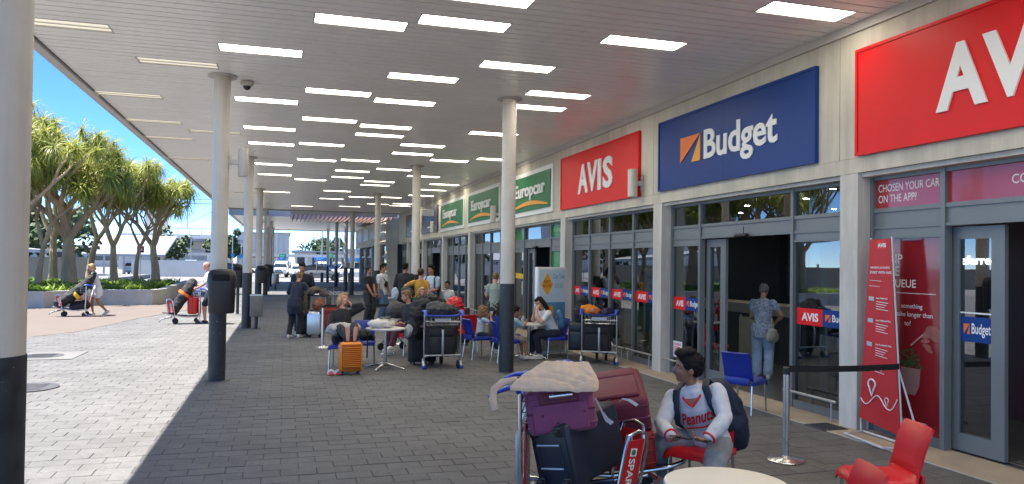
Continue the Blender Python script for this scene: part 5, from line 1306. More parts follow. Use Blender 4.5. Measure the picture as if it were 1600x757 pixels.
# ---------------------------------------------------------------- luggage trolleys
BLUEH = mat('blue_handle', (.015,.05,.42), .38, var=.08, vscale=6); SPARR = mat('advert_red', (.55,.012,.014), .35, coat=.2); SPARG = mat('advert_green', (.01,.2,.07), .4)
def trolley(label, x, y, head, rear_panel=False, ears=True, plate=False):
    """+x is the nose, y across, handle at x = 0"""
    t = thing('luggage_trolley', label, 'trolley', (x, y, 0), R(head), 'airport luggage trolleys')
    W = .315
    b_ = MB()
    for s_ in (-1,1): b_.tube([(.03,s_*(W-.005),.10),(.01,s_*W,.45),(-.0,s_*W,.945)], .016, 10)
    b_.tube([(.0,-W+.01,.80),(.0,W-.01,.80)], .009, 8); b_.build('upright', CHROME, t)
    b_ = MB()
    b_.tube([(-.01,-W-.01,.955),(.0,-W+.03,.925),(.005,-W+.07,.905),(.005,0,.90),(.005,W-.07,.905),(.0,W-.03,.925),(-.01,W+.01,.955)], .016, 10)
    b_.build('handle_bar', BLUEH, t)
    for s_ in (-1,1):
        b_ = MB(); b_.loft([((.06,s_*W,.972),.040,.017),((.0,s_*W,.985),.050,.022),((-.08,s_*W,.978),.036,.018),((-.16,s_*W,.945),.024,.014),((-.20,s_*W,.915),.019,.012)], side=(0,1,0), n=12); b_.build('grip', BLUEH, t)
    b_ = MB(); zb, zt, xf = .74, .885, .17
    for z in (zb, (zb+zt)/2, zt): b_.tube([(.012,-W+.03,z),(xf,-W+.05,z),(xf,W-.05,z),(.012,W-.03,z)], .0042, 6, closed=True)
    for k in range(9): yy = -W+.05+k*(2*W-.1)/8; b_.tube([(.012,yy,zt),(.012,yy,zb),(xf,yy,zb),(xf,yy,zt)], .0035, 6)
    b_.build('basket', CHROME, t)
    if plate: b_ = MB(); b_.b2(-.004,.002,-.14,.14,.81,.855); b_.build('number_plate', GALV, t, smooth=False)
    b_ = MB(); b_.tube([(-.01,-W,.23),(-.01,W,.23)], .014, 10); b_.tube([(.0,0,.22),(-.03,0,.30),(-.03,0,.60),(.0,0,.66)], .022, 10); b_.build('cross_bar', GALV, t)
    b_ = MB()
    for s_ in (-1,1): b_.tube([(.0,s_*W*.92,.22),(.35,s_*.23,.20),(.78,s_*.20,.27),(.90,s_*.17,.31)], .017, 10)
    b_.tube([(.90,-.17,.31),(.95,0,.32),(.90,.17,.31)], .017, 10); b_.tube([(.35,-.23,.20),(.35,.23,.20)], .013, 8); b_.tube([(.65,-.21,.245),(.65,.21,.245)], .013, 8); b_.build('platform_frame', CHROME, t)
    b_ = MB()
    for yy in (-.1, .1): b_.rbox((.42,yy,.235),(.78,.05,.02),.006, m=Mx.Rotation(R(-4.2),4,'Y'))
    b_.build('platform_slat', mat('blue_grey_plastic', (.03,.05,.14), .5), t)
    for s_ in (-1,1):
        b_ = MB(); b_.loft([((.06,s_*(W+.0),.16),.028,.02),((.0,s_*(W+.005),.09),.030,.024),((-.045,s_*(W+.008),.045),.026,.022)], side=(0,1,0), n=10); b_.build('rear_foot', GALV, t)
        b_ = MB(); b_.loft([((-.03,s_*(W+.008),.05),.034,.026),((-.065,s_*(W+.008),.035),.03,.024)], side=(0,1,0), n=10); b_.build('bumper', BLUEH, t)
        b_ = MB(); b_.lathe([(.02,-.022),(.066,-.022),(.07,-.014),(.07,.014),(.066,.022),(.02,.022)], 18, c=(.05,s_*(W-.03),.071), m=Mx.Rotation(PI/2,4,'X')); b_.build('rear_wheel', TYRE, t)
        b_ = MB(); b_.lathe([(.02,-.02),(.075,-.02),(.08,-.012),(.08,.012),(.075,.02),(.02,.02)], 18, c=(.62,s_*.085,.081), m=Mx.Rotation(PI/2,4,'X')); b_.tube([(.66,s_*.085,.22),(.60,s_*.112,.12)], .012, 6); b_.build('front_wheel', TYRE, t)
    b_ = MB(); b_.tube([(.70,0,.20),(.88,0,.16),(1.0,0,.12),(1.03,0,.05)], .024, 8, r2=.018); b_.build('nose_hook', GALV, t)
    if ears:
        for s_ in (-1,1):
            y0, y1 = s_*.11, s_*.255
            b_ = MB(); b_.tube([(.80,y0,.26),(.855,y0,.58),(.85,y0+s_*.025,.665),(.795,(y0+y1)/2,.69),(.725,y1-s_*.025,.665),(.70,y1,.58),(.64,y1,.26)], .012, 8, closed=True); er = b_.build('front_ear', CHROME, t)
            a_ = V((.80,0,.33)); b2_ = V((.852,0,.63)); d_ = (b2_-a_).normalized()
            sl = V((-.16, y1-y0, 0)); sl_n = sl.normalized(); wd_ = sl.length; nn = sl_n.cross(d_)*s_; nn = nn.normalized(); n_ = nn*.004
            c_ = lambda u, v: a_.lerp(b2_, v) + V((0,y0,0)) + sl*u
            q8 = [c_(.09,0)+n_, c_(.91,0)+n_, c_(.91,1)+n_, c_(.09,1)+n_, c_(.09,0)-n_, c_(.91,0)-n_, c_(.91,1)-n_, c_(.09,1)-n_]
            b_ = MB(); b_.add(q8, [(0,1,2,3),(7,6,5,4),(0,4,5,1),(1,5,6,2),(2,6,7,3),(3,7,4,0)]); b_.build('advert_panel', SPARR, er, smooth=False)
            for fl in (1,-1):    # lettering on both faces, running down the panel
                zz = nn*fl; xx = -d_; yy = zz.cross(xx); o_ = c_(.5,.82) + zz*.0055 - yy*.03
                M_ = Mx(((xx.x,yy.x,zz.x,o_.x),(xx.y,yy.y,zz.y,o_.y),(xx.z,yy.z,zz.z,o_.z),(0,0,0,1)))
                b_ = MB(); text_mb(b_, 'SPAR', M_ @ Mx.Translation((.07,0,0)), w=.19, h=.06, bold=.02); b_.build('lettering', WHITEP, er, smooth=False)
                b_ = MB(); b_.prism([(0,0),(.055,0),(.055,.06),(0,.06)], 0, .0008, M_); b_.build('label_field', WHITEP, er, smooth=False)
                b_ = MB(); b_.prism([(.028+.02*math.cos(2*PI*i/14), .03+.02*math.sin(2*PI*i/14)) for i in range(14)], .001, .0016, M_); b_.build('emblem_disc', SPARG, er, smooth=False)
    if rear_panel:
        b_ = MB(); b_.rbox((.035,0,.49),(.012,.52,.50),.004); pn = b_.build('advert_panel', SPARR, t)
        for fl in (-1,1):
            M_ = Mx(((0,0,fl,.035+fl*.0075),(0,fl,0,-fl*.17),(1,0,0,.30),(0,0,0,1)))
            b_ = MB(); b_.prism([(-.02,-.03),(.40,-.03),(.40,.09),(-.02,.09)], 0, .0006, M_); b_.build('label_strip', WHITEP, pn, smooth=False)
            b_ = MB(); b_.prism([(-.01,-.02),(.27,-.02),(.27,.08),(-.01,.08)], .0006, .0012, M_); b_.build('label_field', SPARR, pn, smooth=False)
            b_ = MB(); text_mb(b_, 'SPAR', M_ @ Mx.Translation((.01,0,.0018)), w=.25, h=.06, bold=.02); b_.build('lettering', WHITEP, pn, smooth=False)
            b_ = MB(); b_.prism([(.335+.04*math.cos(2*PI*i/18), .03+.04*math.sin(2*PI*i/18)) for i in range(18)], .0008, .0014, M_); b_.build('emblem_disc', SPARG, pn, smooth=False)
            b_ = MB(); b_.prism([(.31,.008),(.31,.052),(.365,.03)], .0015, .002, M_); b_.build('emblem_tree', WHITEP, pn, smooth=False)
    return t
# loaded trolley seen from its handle side
trolley('luggage trolley with tall black suitcase, seen from its handle side by the pale table', 2.61, 12.62, 88, plate=True, ears=False)
suitcase('black_suitcase', 'large black suitcase on the trolley next to the pale table', .52, .30, .50, BLKF, (2.61,12.86,.21), (0,0,0), 'soft', wheels=False)
lump('patterned_bag', 'black and white patterned bag filling the trolley basket', 'bag', [((0,0,.08),(.26,.12,.10)),((-.06,.05,.14),(.18,.1,.07))], mat('speckled_cloth', (.06,.06,.065), .8, var=.9, vscale=30), (2.60,12.80,.92), 0, .016, (.015,12))
lump('black_jacket', 'black padded jacket hung over the side of the loaded trolley', 'jacket', [((0,0,.15),(.13,.14,.20)),((.1,.05,.32),(.2,.14,.10)),((-.06,-.02,-.10),(.09,.12,.22))], BLKF, (2.22,12.95,.75), 0, .016, (.022,8))
lump('grey_pouch', 'pale grey pillow hanging beside the loaded trolley', 'pillow', [((0,0,0),(.075,.08,.12),18,'Y')], mat('grey_jersey', (.33,.34,.35), .8, var=.1, vscale=6), (2.06,12.85,.63), 0, .014, (.008,9))
suitcase('black_suitcase', 'black upright suitcase hidden behind the loaded trolley', .46, .28, .62, BLKF, (2.38,13.3,.0), (0,0,R(8)), 'soft')
lump('dark_clothes', 'dark clothes heaped on top of the trolley luggage', 'clothes', [((0,0,.10),(.3,.16,.12)),((.18,.05,.16),(.2,.14,.08)),((-.2,0,.12),(.14,.14,.10))], mat('charcoal_knit', (.045,.047,.055), .85, var=.2, vscale=8), (2.65,13.1,.80), 0, .018, (.028,8))
# trolley with the orange cap
trolley('luggage trolley with a bright orange bundle, beside the glass front', 5.50, 12.62, 62, plate=True, ears=False)
suitcase('black_suitcase', 'black suitcase on the trolley beside the glass front', .54, .30, .50, BLKF, (5.56,12.88,.21), (0,0,R(-24)), 'soft', wheels=False)
suitcase('black_suitcase', 'rounded black suitcase leaning beside the other on the trolley by the glass', .34, .34, .52, NAVF, (5.28,13.1,.22), (0,0,R(-24)), 'hard', wheels=False)
lump('orange_bundle', 'orange and yellow cloth bundle in the trolley basket by the glass', 'cloth', [((0,0,.06),(.19,.12,.075)),((-.05,.03,.12),(.14,.1,.05))], mat('orange_cloth', (.72,.23,.012), .8, var=.15, vscale=9), (5.40,12.78,.90), -20, .014, (.014,10))
lump('tan_pouch', 'terracotta pouch with pale flap in the trolley basket', 'pouch', [((0,0,.03),(.10,.07,.06))], mat('terracotta', (.45,.13,.06), .7, var=.1, vscale=6), (5.42,12.66,.93), 0, .012, (.008,12))
lump('navy_cloth', 'navy cloth with red knots beside the orange bundle', 'cloth', [((0,0,.05),(.13,.10,.07)),((.06,.02,.09),(.07,.06,.04))], mat('navy_red_cloth', (.025,.02,.06), .8, var=.5, vscale=14), (5.66,12.62,.90), 0, .014, (.015,10))
lump('dark_backpack', 'dark backpack lashed behind the trolley by the glass', 'backpack', [((0,0,.2),(.16,.12,.24)),((0,0,.4),(.12,.1,.1))], BLKF, (5.36,13.1,.72), 0, .018, (.012,9))

# near trolleys
HD = -22.0; fC = V((math.cos(R(HD)), math.sin(R(HD)), 0)); aC = V((-fC.y, fC.x, 0))
cC = V((1.63, 5.06, 0)); cD = V((2.17, 5.62, 0))
trolley('luggage trolley with red advert panels, piled with plum and black cases under a towel', cC.x, cC.y, HD, rear_panel=True)
trolley('luggage trolley beside the plum case trolley, carrying maroon cases', cD.x, cD.y, HD, ears=False)
def onC(u, v, z): return cC + fC*u + aC*v + V((0,0,z))
def caseM(t, u_right, u_up, pos):
    """orient a suitcase: its +x along u_right, its +z along u_up"""
    x = V(u_right).normalized(); z = V(u_up); z = (z - x*z.dot(x)).normalized(); y = z.cross(x)
    t.rotation_euler = Mx(((x.x,y.x,z.x),(x.y,y.y,z.y),(x.z,y.z,z.z))).to_euler(); t.location = pos
# black case lying with its wheeled base towards the viewer
tilt = fC*math.cos(R(-12)) + V((0,0,1))*math.sin(R(-12))
cs = suitcase('black_suitcase', 'black four wheeled suitcase lying under the plum one, its base showing', .44, .32, .62, NAVF, (0,0,0), style='soft', wheels=False)
caseM(cs, V((0,0,1))*math.cos(R(12))-fC*math.sin(R(12)), aC*.80+fC*.60, onC(.22,-.30,.53))
def base_kit(t, w, d, flip=1):
    b_ = MB(); b_.rbox((0,0,-.006),(w*.92,d*.90,.016),.006); b_.build('base_plate', NAVF, t)
    for sx in (-1,1):
        for sy in (-1,1):
            b_ = MB(); b_.rbox((sx*w*.38, sy*d*.34, -.022),(.07,.06,.022),.01); b_.lathe([(.006,-.010),(.022,-.010),(.024,-.004),(.024,.004),(.022,.010),(.006,.010)], 14, c=(sx*w*.38+.012, sy*d*.34, -.05), m=Mx.Rotation(PI/2,4,'Y')); b_.build('wheel', BLACKP, t)
    for sx in (-.16,.16):
        b_ = MB(); b_.tube([(sx*w*1.1,-d*.3,-.018),(sx*w*1.1,d*.3,-.018)], .008, 8); b_.build('skid_bar', GALV, t)
    for sy in (-.3, .3): b_ = MB(); b_.tube([(-w*.2,sy*d,-.016),(w*.2,sy*d,-.016)], .006, 8); b_.build('skid_bar', NAVF, t)
base_kit(cs, .44, .32)
# plum case on top, bottom face with carry handle towards the viewer
pc = suitcase('plum_suitcase', 'plum soft suitcase lying on the black one, under the cream towel', .46, .30, .64, PURF, (0,0,0), style='soft', wheels=False, trim=MARF)
caseM(pc, fC*math.cos(R(9))+V((0,0,1))*math.sin(R(9)), aC*.90+fC*.42, onC(.27,-.33,.84))
b_ = MB(); b_.rbox((0,.04,-.008),(.36,.18,.016),.05,3); b_.build('base_moulding', PURF, pc)
b_ = MB(); b_.rbox((0,-.085,-.012),(.26,.07,.018),.03,3); b_.build('handle_recess', MARF, pc)
b_ = MB(); b_.rbox((.02,-.10,-.030),(.16,.028,.02),.012,3); b_.build('carry_handle', STEEL, pc)
for sx in (-.12,.16): b_ = MB(); b_.ell((sx,.02,-.016),(.008,.008,.006)); b_.build('stud', MARF, pc)
mc = suitcase('maroon_suitcase', 'maroon soft suitcase with white airline tags beside the plum one', .52, .30, .62, MARF, (0,0,0), style='soft', wheels=False, trim=PURF)
caseM(mc, fC*math.cos(R(10))+V((0,0,1))*math.sin(R(10)), aC*.95+V((0,0,.25)), cD+fC*.38-aC*.34+V((0,0,.64)))
rc = suitcase('red_suitcase', 'dark red suitcase lying under the maroon one', .60, .30, .60, REDF, (0,0,0), style='soft', wheels=False, trim=REDF)
caseM(rc, fC*math.cos(R(6))+V((0,0,1))*math.sin(R(6)), aC, cD+fC*.38-aC*.32+V((0,0,.40)))
TAGW = mat('paper_tag', (.75,.74,.72), .5)
def tagloop(label, pts, w=.022):
    m_ = MB(); pts = [V(p) for p in pts]; vs = []; fs = []
    for i, p in enumerate(pts):
        s_ = V((.5,-.5,.7)).normalized()*w/2*(1.5 if i >= len(pts)-2 else .7); vs += [p-s_, p+s_]
    for i in range(len(pts)-1): fs.append((2*i,2*i+1,2*i+3,2*i+2))
    m_.add(vs, fs); m_.build('luggage_tag', TAGW, smooth=False, label=label, cat='tag')
_k = lambda px, py, dp: V((0,0,EYE)) + _ray(px, py).normalized()*dp
tagloop('curled white airline tag hanging on the maroon suitcase beside the plum one', [_k(930,622,5.28),_k(934,630,5.28),_k(940,642,5.28),_k(948,656,5.28),_k(957,662,5.28)])
tagloop('curled white airline tag further along the maroon suitcase', [_k(968,628,5.33),_k(972,623,5.33),_k(984,626,5.33),_k(996,634,5.33)], .016)
# cream towel draped over handles and plum case
TOWEL = mat('cream_towel', (.66,.50,.36), .95, var=.10, vscale=9, bump=1.0, bscale=160, sheen=.4)
tw = MB()
def tp(px, py, dp): return V((0,0,EYE)) + _ray(px, py).normalized()*dp
top_pts = [[(797,606,4.93),(806,595,4.98),(818,585,5.05),(834,575,5.12),(850,569,5.2)],[(835,608,4.91),(848,598,4.97),(862,588,5.02),(875,577,5.12),(885,566,5.3)],[(880,608,4.91),(893,598,4.97),(905,590,5.02),(912,578,5.14),(915,565,5.3)],[(930,609,4.93),(937,605,4.98),(940,598,5.02),(930,584,5.12),(918,569,5.3)]]
import itertools
def bez(P, u):
    n = len(P)-1; s_ = V((0,0,0))
    for i, p in enumerate(P): s_ += p*math.comb(n,i)*(u**i)*((1-u)**(n-i))
    return s_
rows = []
def rdg(x, y, z): return .5-1.7*abs(mnoise.noise(V((x, y, z))))
for i in range(71):
    u = i/70; col = [bez([tp(*top_pts[r][c]) for r in range(4)], u) for c in range(5)]; rw = []
    for j in range(51):
        v = j/50; p = bez(col, v); n_ = .030*abs(math.sin(PI*(v*2.7+u*1.1+.9*mnoise.noise(V((u*2.2,v*2.2,.7)))))) - .020 + .013*rdg(u*7+v*3, v*5, 4.1) + .004*mnoise.noise(V((u*60, v*45, 1)))
        ed = min(u, 1-u, v, 1-v); rw.append(p+V((0,0,.018+n_*min(1, ed*9+.25)-.012*max(0, 1-ed*14))))
    rows.append(rw)
nI, nJ = len(rows), len(rows[0]); vs = [p for r in rows for p in r] + [p-V((0,0,.022)) for r in rows for p in r]; m0 = nI*nJ; fs = []
for i in range(nI-1):
    for j in range(nJ-1): a = i*nJ+j; fs.append((a,a+1,a+nJ+1,a+nJ)); fs.append((m0+a,m0+a+nJ,m0+a+nJ+1,m0+a+1))
for i in range(nI-1):
    for j in (0,nJ-1): a = i*nJ+j; fs.append((a,a+nJ,m0+a+nJ,m0+a))
for j in range(nJ-1):
    for i in (0,nI-1): a = i*nJ+j; fs.append((a,a+1,m0+a+1,m0+a))
tw.add(vs, fs); tw.loft([(tp(806,594,5.0),.026,.012),(tp(785,598,4.98),.024,.010),(tp(772,609,4.96),.024,.010),(tp(770,624,4.95),.027,.009),(tp(773,640,4.95),.024,.008)], n=12)
tw.build('towel', TOWEL, ang=80, label='cream towel draped over the trolley grips and the plum suitcase', cat='towel')

# plaza trolleys pushed by the two walkers
def push_load(h, loc, head, kind):
    t_ = trolley('luggage trolley with a black bag and yellow strap, pushed by the woman in white' if kind else 'luggage trolley with a red suitcase and orange strap, pushed by the man in shorts', loc.x, loc.y, head, rear_panel=True)
    f_ = V((math.cos(R(head)), math.sin(R(head)), 0)); a_ = V((-f_.y, f_.x, 0)); P = lambda u, v, z: loc + f_*u + a_*v + V((0,0,z))
    if kind:
        mb = MB(); mb.loft([(P(.75,0,.42),.20,.16),(P(.45,0,.62),.22,.17),(P(.12,0,.92),.19,.16),(P(-.06,0,1.12),.15,.14),(P(-.16,0,1.30),.08,.08)], side=a_, n=14); mb.loft([(P(.35,0,.30),.22,.14),(P(.05,0,.36),.22,.15)], side=a_, n=12)
        link('golf_bag', remesh(mb, 'golf_bag', .02, 2, (.03, 7)), BLKF, label='long black travel bag sloping over the plaza trolley', cat='bag')
        mb = MB(); mb.loft([(P(.33,0,.63),.235,.19),(P(.25,0,.70),.235,.19)], side=a_, n=18, round_=False); mb.build('bag_strap', YELLOW, label='yellow strap around the long black bag', cat='strap')
    else:
        cs_ = suitcase('red_suitcase', 'bright red suitcase standing on the trolley of the man in shorts', .36, .26, .52, mat('bright_red_shell', (.60,.02,.015), .4, var=.06, vscale=5), (0,0,0), style='hard', wheels=False)
        cs_.location = P(.18,0,.27); cs_.rotation_euler = (0,0,R(head-90))
        mb = MB(); mb.loft([(P(.68,0,.36),.19,.13),(P(.52,0,.62),.20,.15),(P(.34,0,.92),.19,.16),(P(.20,0,1.14),.15,.14)], side=a_, n=14)
        link('black_bag', remesh(mb, 'black_bag', .02, 2, (.03, 7)), BLKF, label='black bag leaning on the red suitcase of the plaza trolley', cat='bag')
        mb = MB(); mb.loft([(P(.42,0,.80),.215,.18),(P(.37,0,.87),.215,.18)], side=a_, n=18, round_=False); mb.build('bag_strap', ORANGE, label='orange strap around the leaning black bag', cat='strap')
TR1 = G(136, 494.5); TR2 = G(311, 505.5)
push_load(0, TR1, 186, True); push_load(0, TR2, 190, False)
# pram behind the table
t = thing('pram', 'grey hooded pram beside the person in maroon trousers', 'pram', (2.28, 15.4, 0), R(200))
mb = MB(); mb.ell((.05,0,.80),(.26,.20,.20)); o_ = link('hood', remesh(mb, 'hood', .02, 2, (.015,8)), mat('pram_grey', (.05,.05,.055), .8, var=.2, vscale=8), t)
mb = MB(); mb.ell((.1,0,.58),(.32,.19,.12)); mb.ell((-.12,0,.66),(.16,.17,.10)); link('seat_pad', remesh(mb, 'seat_pad', .02, 2, (.02,9)), mat('cream_knit', (.58,.53,.46), .9, var=.12, vscale=12), t)
b_ = MB()
for s_ in (-1,1): b_.tube([(-.35,s_*.2,.95),(-.1,s_*.2,.55),(.28,s_*.2,.16)], .012, 8); b_.tube([(.2,s_*.2,.6),(-.18,s_*.2,.14)], .012, 8)
b_.tube([(-.35,-.2,.95),(-.35,.2,.95)], .014, 8); b_.build('frame', BLACKP, t)
for x_ in (-.2,.3):
    for s_ in (-1,1): b_ = MB(); b_.lathe([(.055,-.014),(.074,-.014),(.078,0),(.074,.014),(.055,.014)], 20, c=(x_,s_*.22,.078), m=Mx.Rotation(PI/2,4,'X')); wl = b_.build('wheel', TYRE, t); b_ = MB(); b_.lathe([(.01,-.012),(.054,-.010),(.054,.010),(.01,.012)], 12, c=(x_,s_*.22,.078), m=Mx.Rotation(PI/2,4,'X')); b_.build('rim', GALV, wl)
# ================================================================ people
SKIN = {k: mat('skin_'+k, c, .48, var=.08, vscale=14, spec=.4) for k, c in dict(light=(.52,.27,.185), tan=(.40,.19,.115), brown=(.30,.15,.092), pink=(.58,.28,.21)).items()}
EYEW = mat('eye_white', (.30,.27,.25), .35); IRIS = mat('eye_dark', (.02,.014,.01), .2)
LIPS = {k: mat('lips_'+k, tuple(x*f for x, f in zip(MATS['skin_'+k].node_tree.nodes['Principled BSDF'].inputs['Base Color'].default_value[:3], (.78,.5,.55))), .4) for k in SKIN}
def cloth(name, c, **k): return mat('cloth_'+name, c, k.pop('rough', .85), var=k.pop('var', .10), vscale=k.pop('vscale', 6), bump=k.pop('bump', .35), bscale=k.pop('bscale', 120), sheen=.1)
def hairmat(name, c): return mat('hair_'+name, c, .6, var=.35, vscale=26, bump=.9, bscale=60, stretch=(1,1,.22), spec=.18)
HAIR = {k: hairmat(k, c) for k, c in dict(black=(.008,.007,.007), brown=(.055,.028,.014), blonde=(.42,.27,.13), grey=(.22,.20,.18), dark=(.02,.013,.010), sandy=(.22,.13,.07)).items()}
def ik(a, b, l1, l2, pole):
    d = b-a; L = max(1e-4, d.length); u = d/L
    if L > (l1+l2)*.999: b = a+u*(l1+l2)*.999; L = (l1+l2)*.999
    x = (l1*l1-l2*l2+L*L)/(2*L); h = math.sqrt(max(0, l1*l1-x*x))
    p = V(pole); p = p-u*p.dot(u); p = p.normalized() if p.length > 1e-4 else u.orthogonal().normalized()
    return a+u*x+p*h, b
def Rx(a): return Mx.Rotation(R(a), 3, 'X')
def Ry(a): return Mx.Rotation(R(a), 3, 'Y')
def Rz(a): return Mx.Rotation(R(a), 3, 'Z')
def person(label, loc, head, h=1.72, sex='m', skin='light', pelvis=(0,0,None), lean=0, side=0, twist=0, look=(0,0,0), headscale=1.0, hands=None, feet=None, top=None, bottom=None, hair=('short','dark'), shoes=None, vox=.0095, build=1.0, group=None, beard=None, child=False):
    """local frame: +y is the way the body faces, +x its right hand; head = compass angle of +y measured counter-clockwise from world +x"""
    s = h/1.75
    t = thing('person', label, 'person', loc, R(head-90), group)
    up = Rz(twist*0) @ Rx(-lean) @ Ry(side) @ V((0,0,1))
    rt = Rz(twist) @ V((1,0,0)); rt = (rt-up*rt.dot(up)).normalized(); fw = up.cross(rt).normalized()
    P = V((pelvis[0], pelvis[1], (pelvis[2] if pelvis[2] is not None else .93*s)))
    prt = V((1,0,0))
    hipw = (.088 if sex == 'm' else .092)*s; shw = (.185 if sex == 'm' else .160)*s*(build*.5+.5)
    N = P+up*.50*s; CH = P+up*.34*s
    hd_up = Rz(0) @ up.lerp(V((0,0,1)), .5).normalized()
    hy, hp, hr = look
    base = Mx((rt, fw, up)).transposed()
    HM = base @ Rz(hy) @ Rx(-hp) @ Ry(hr)
    neck_dir = (up*.75 + HM @ V((0,.12,.25))).normalized()
    HC = N + neck_dir*.115*s + HM @ V((0,.018*s,.085*s))
    hs = (.235 if not child else .215/s*1.0) * (s if not child else s) / .235 * headscale
    bw = build
    SH = {'R': N-up*.045*s+rt*shw, 'L': N-up*.045*s-rt*shw}
    HIP = {'R': P+prt*hipw-V((0,0,.03*s)), 'L': P-prt*hipw-V((0,0,.03*s))}
    ua, fa, th, sh = .285*s, .25*s, .43*s, .42*s
    EL, HA, KN, AN, HD = {}, {}, {}, {}, {}
    for k, sg in (('R',1),('L',-1)):
        hn = (hands or {}).get(k) or dict()
        tgt = V(hn.get('at', tuple(SH[k] + V((sg*.07*s, .05*s, -.50*s))))); pole = V(hn.get('pole', (sg*.35,-1,-.2)))
        EL[k], HA[k] = ik(SH[k], tgt, ua, fa, pole); HD[k] = (V(hn['dir']).normalized() if 'dir' in hn else (HA[k]-EL[k]).normalized())
        ft = (feet or {}).get(k) or dict()
        tg = V(ft.get('at', (sg*.10*s, 0, .085*s))); pole = V(ft.get('pole', (sg*.08,1,.15)))
        KN[k], AN[k] = ik(HIP[k], tg, th, sh, pole)
    def torso(mb, e, f0=-.06, f1=.5, waist=1.0, hips=1.0):
        W_ = (.150 if sex == 'm' else .148)*s*bw*hips+e; 
        ring = [(-.07,.135*s*bw*hips+e,.105*s*bw*hips+e),(0,W_,.112*s*bw*hips+e),(.12,(.132 if sex == 'm' else .118)*s*bw*waist+e,.098*s*bw*waist+e),(.26,(.152 if sex == 'm' else .138)*s*bw+e,.108*s*bw+e),(.37,(.168 if sex == 'm' else .146)*s*bw+e,.108*s*bw+e),(.45,(.158 if sex == 'm' else .136)*s*bw+e,.085*s+e),(.495,.082*s+e,.066*s+e)]
        rr = [r for r in ring if f0 <= r[0] <= f1]
        mb.loft([(P+up*r[0]*s+fw*(.012*s if r[0] > .2 else 0), r[1], r[2]) for r in rr], side=rt, n=18)
    def arm(mb, k, e, frac=1.0):
        A = [(SH[k], .052, .055),(SH[k].lerp(EL[k],.35), .048,.05),(SH[k].lerp(EL[k],.95), .038,.040),(EL[k].lerp(HA[k],.22), .040,.041),(EL[k].lerp(HA[k],.6), .034,.034),(HA[k], .026,.024)]
        L = [0,.18,.48,.62,.8,1.0]; out = []
        for (c, a, b), l in zip(A, L):
            if l <= frac+1e-6: out.append((c, a*s*bw**.5+e, b*s*bw**.5+e))
        if frac < 1 and out:
            if frac <= .5: c = SH[k].lerp(EL[k], min(1, frac/.5))
            else: c = EL[k].lerp(HA[k], (frac-.5)/.5)
            q = .045-.02*frac; out.append((c, q*s+e, q*s+e))
        mb.loft(out, n=14)
    def leg(mb, k, e, frac=1.0, wide=0):
        A = [(HIP[k]+V((0,0,.03*s)), .092,.095,0),(HIP[k].lerp(KN[k],.35), .082,.084,.18),(HIP[k].lerp(KN[k],.88), .058,.060,.45),(KN[k].lerp(AN[k],.10), .054,.057,.55),(KN[k].lerp(AN[k],.35), .050,.056,.68),(KN[k].lerp(AN[k],.75), .036,.038,.88),(AN[k], .034,.036,1.0)]
        out = [(c, a*s*bw**.6+e+wide*l, b*s*bw**.6+e+wide*l) for c, a, b, l in A if l <= frac+1e-6]
        if frac < 1:
            c = HIP[k].lerp(KN[k], min(1, frac/.5)) if frac <= .5 else KN[k].lerp(AN[k], (frac-.5)/.5); q = .075-.035*frac
            out.append((c, q*s+e+wide, q*s+e+wide))
        mb.loft(out, n=14)
    def foot_dir(k):
        d = V((feet or {}).get(k, {}).get('dir', (0,1,0))); return d.normalized()
    # ---- body
    b_ = MB(); torso(b_, 0)
    b_.loft([(N-up*.03*s, .055*s,.055*s),(N+neck_dir*.06*s, .050*s,.052*s),(N+neck_dir*.13*s, .050*s,.054*s)], n=14)
    for k in 'RL':
        arm(b_, k, 0); leg(b_, k, 0)
        d = foot_dir(k); u2 = V((0,0,1)) if abs(d.z) < .6 else V((0,-1,0)); sd = d.cross(u2).normalized(); u2 = sd.cross(d)
        b_.loft([(AN[k]-d*.035*s-u2*.045*s, .030*s,.032*s),(AN[k]+d*.05*s-u2*.045*s, .036*s,.034*s),(AN[k]+d*.13*s-u2*.058*s, .042*s,.022*s),(AN[k]+d*.175*s-u2*.062*s, .036*s,.016*s)], side=sd, n=12)
        # hand: palm, four fingers, thumb
        sg = 1 if k == 'R' else -1
        f = HD[k]; hn = (hands or {}).get(k) or {}
        pn = V(hn.get('palm', tuple(-rt*sg))); pn = pn-f*pn.dot(f); pn = pn.normalized() if pn.length > 1e-3 else f.orthogonal(); ac = f.cross(pn).normalized()
        if ac.dot(rt)*sg > 0 and 'palm' not in hn: ac = -ac
        cu = hn.get('curl', .5); hz = s
        W0 = HA[k]
        b_.loft([(W0, .026*hz,.020*hz),(W0+f*.04*hz, .036*hz,.016*hz),(W0+f*.085*hz, .040*hz,.014*hz)], side=ac, n=12)
        for q, (off_, L_) in enumerate(((-.030,.070),(-.010,.080),(.010,.075),(.029,.060))):
            p0 = W0+f*.082*hz+ac*off_*hz; d1 = (f*math.cos(cu*.9)+pn*math.sin(cu*.9)); d2 = (f*math.cos(cu*2.1)+pn*math.sin(cu*2.1))
            p1 = p0+d1*L_*.52*hz; b_.loft([(p0,.0092*hz,.0092*hz),(p1,.0086*hz,.0086*hz),(p1+d2*L_*.48*hz,.0075*hz,.0075*hz)], n=8)
        p0 = W0+f*.025*hz-ac*.030*hz; d1 = (f*.75-ac*.6+pn*.25*cu).normalized(); b_.loft([(p0,.0125*hz,.0125*hz),(p0+d1*.035*hz,.0105*hz,.0105*hz),(p0+d1*.035*hz+(f*.95+pn*.4*cu).normalized()*.03*hz,.0085*hz,.0085*hz)], n=8)
    H4 = Mx.Translation(HC) @ HM.to_4x4()
    def hl(x, y, z): return HC + HM @ (V((x,y,z))*hs*s/s)
    E = lambda c, r: b_.ell(hl(*c), tuple(q*hs for q in r), 16, 12, m=HM.to_4x4())
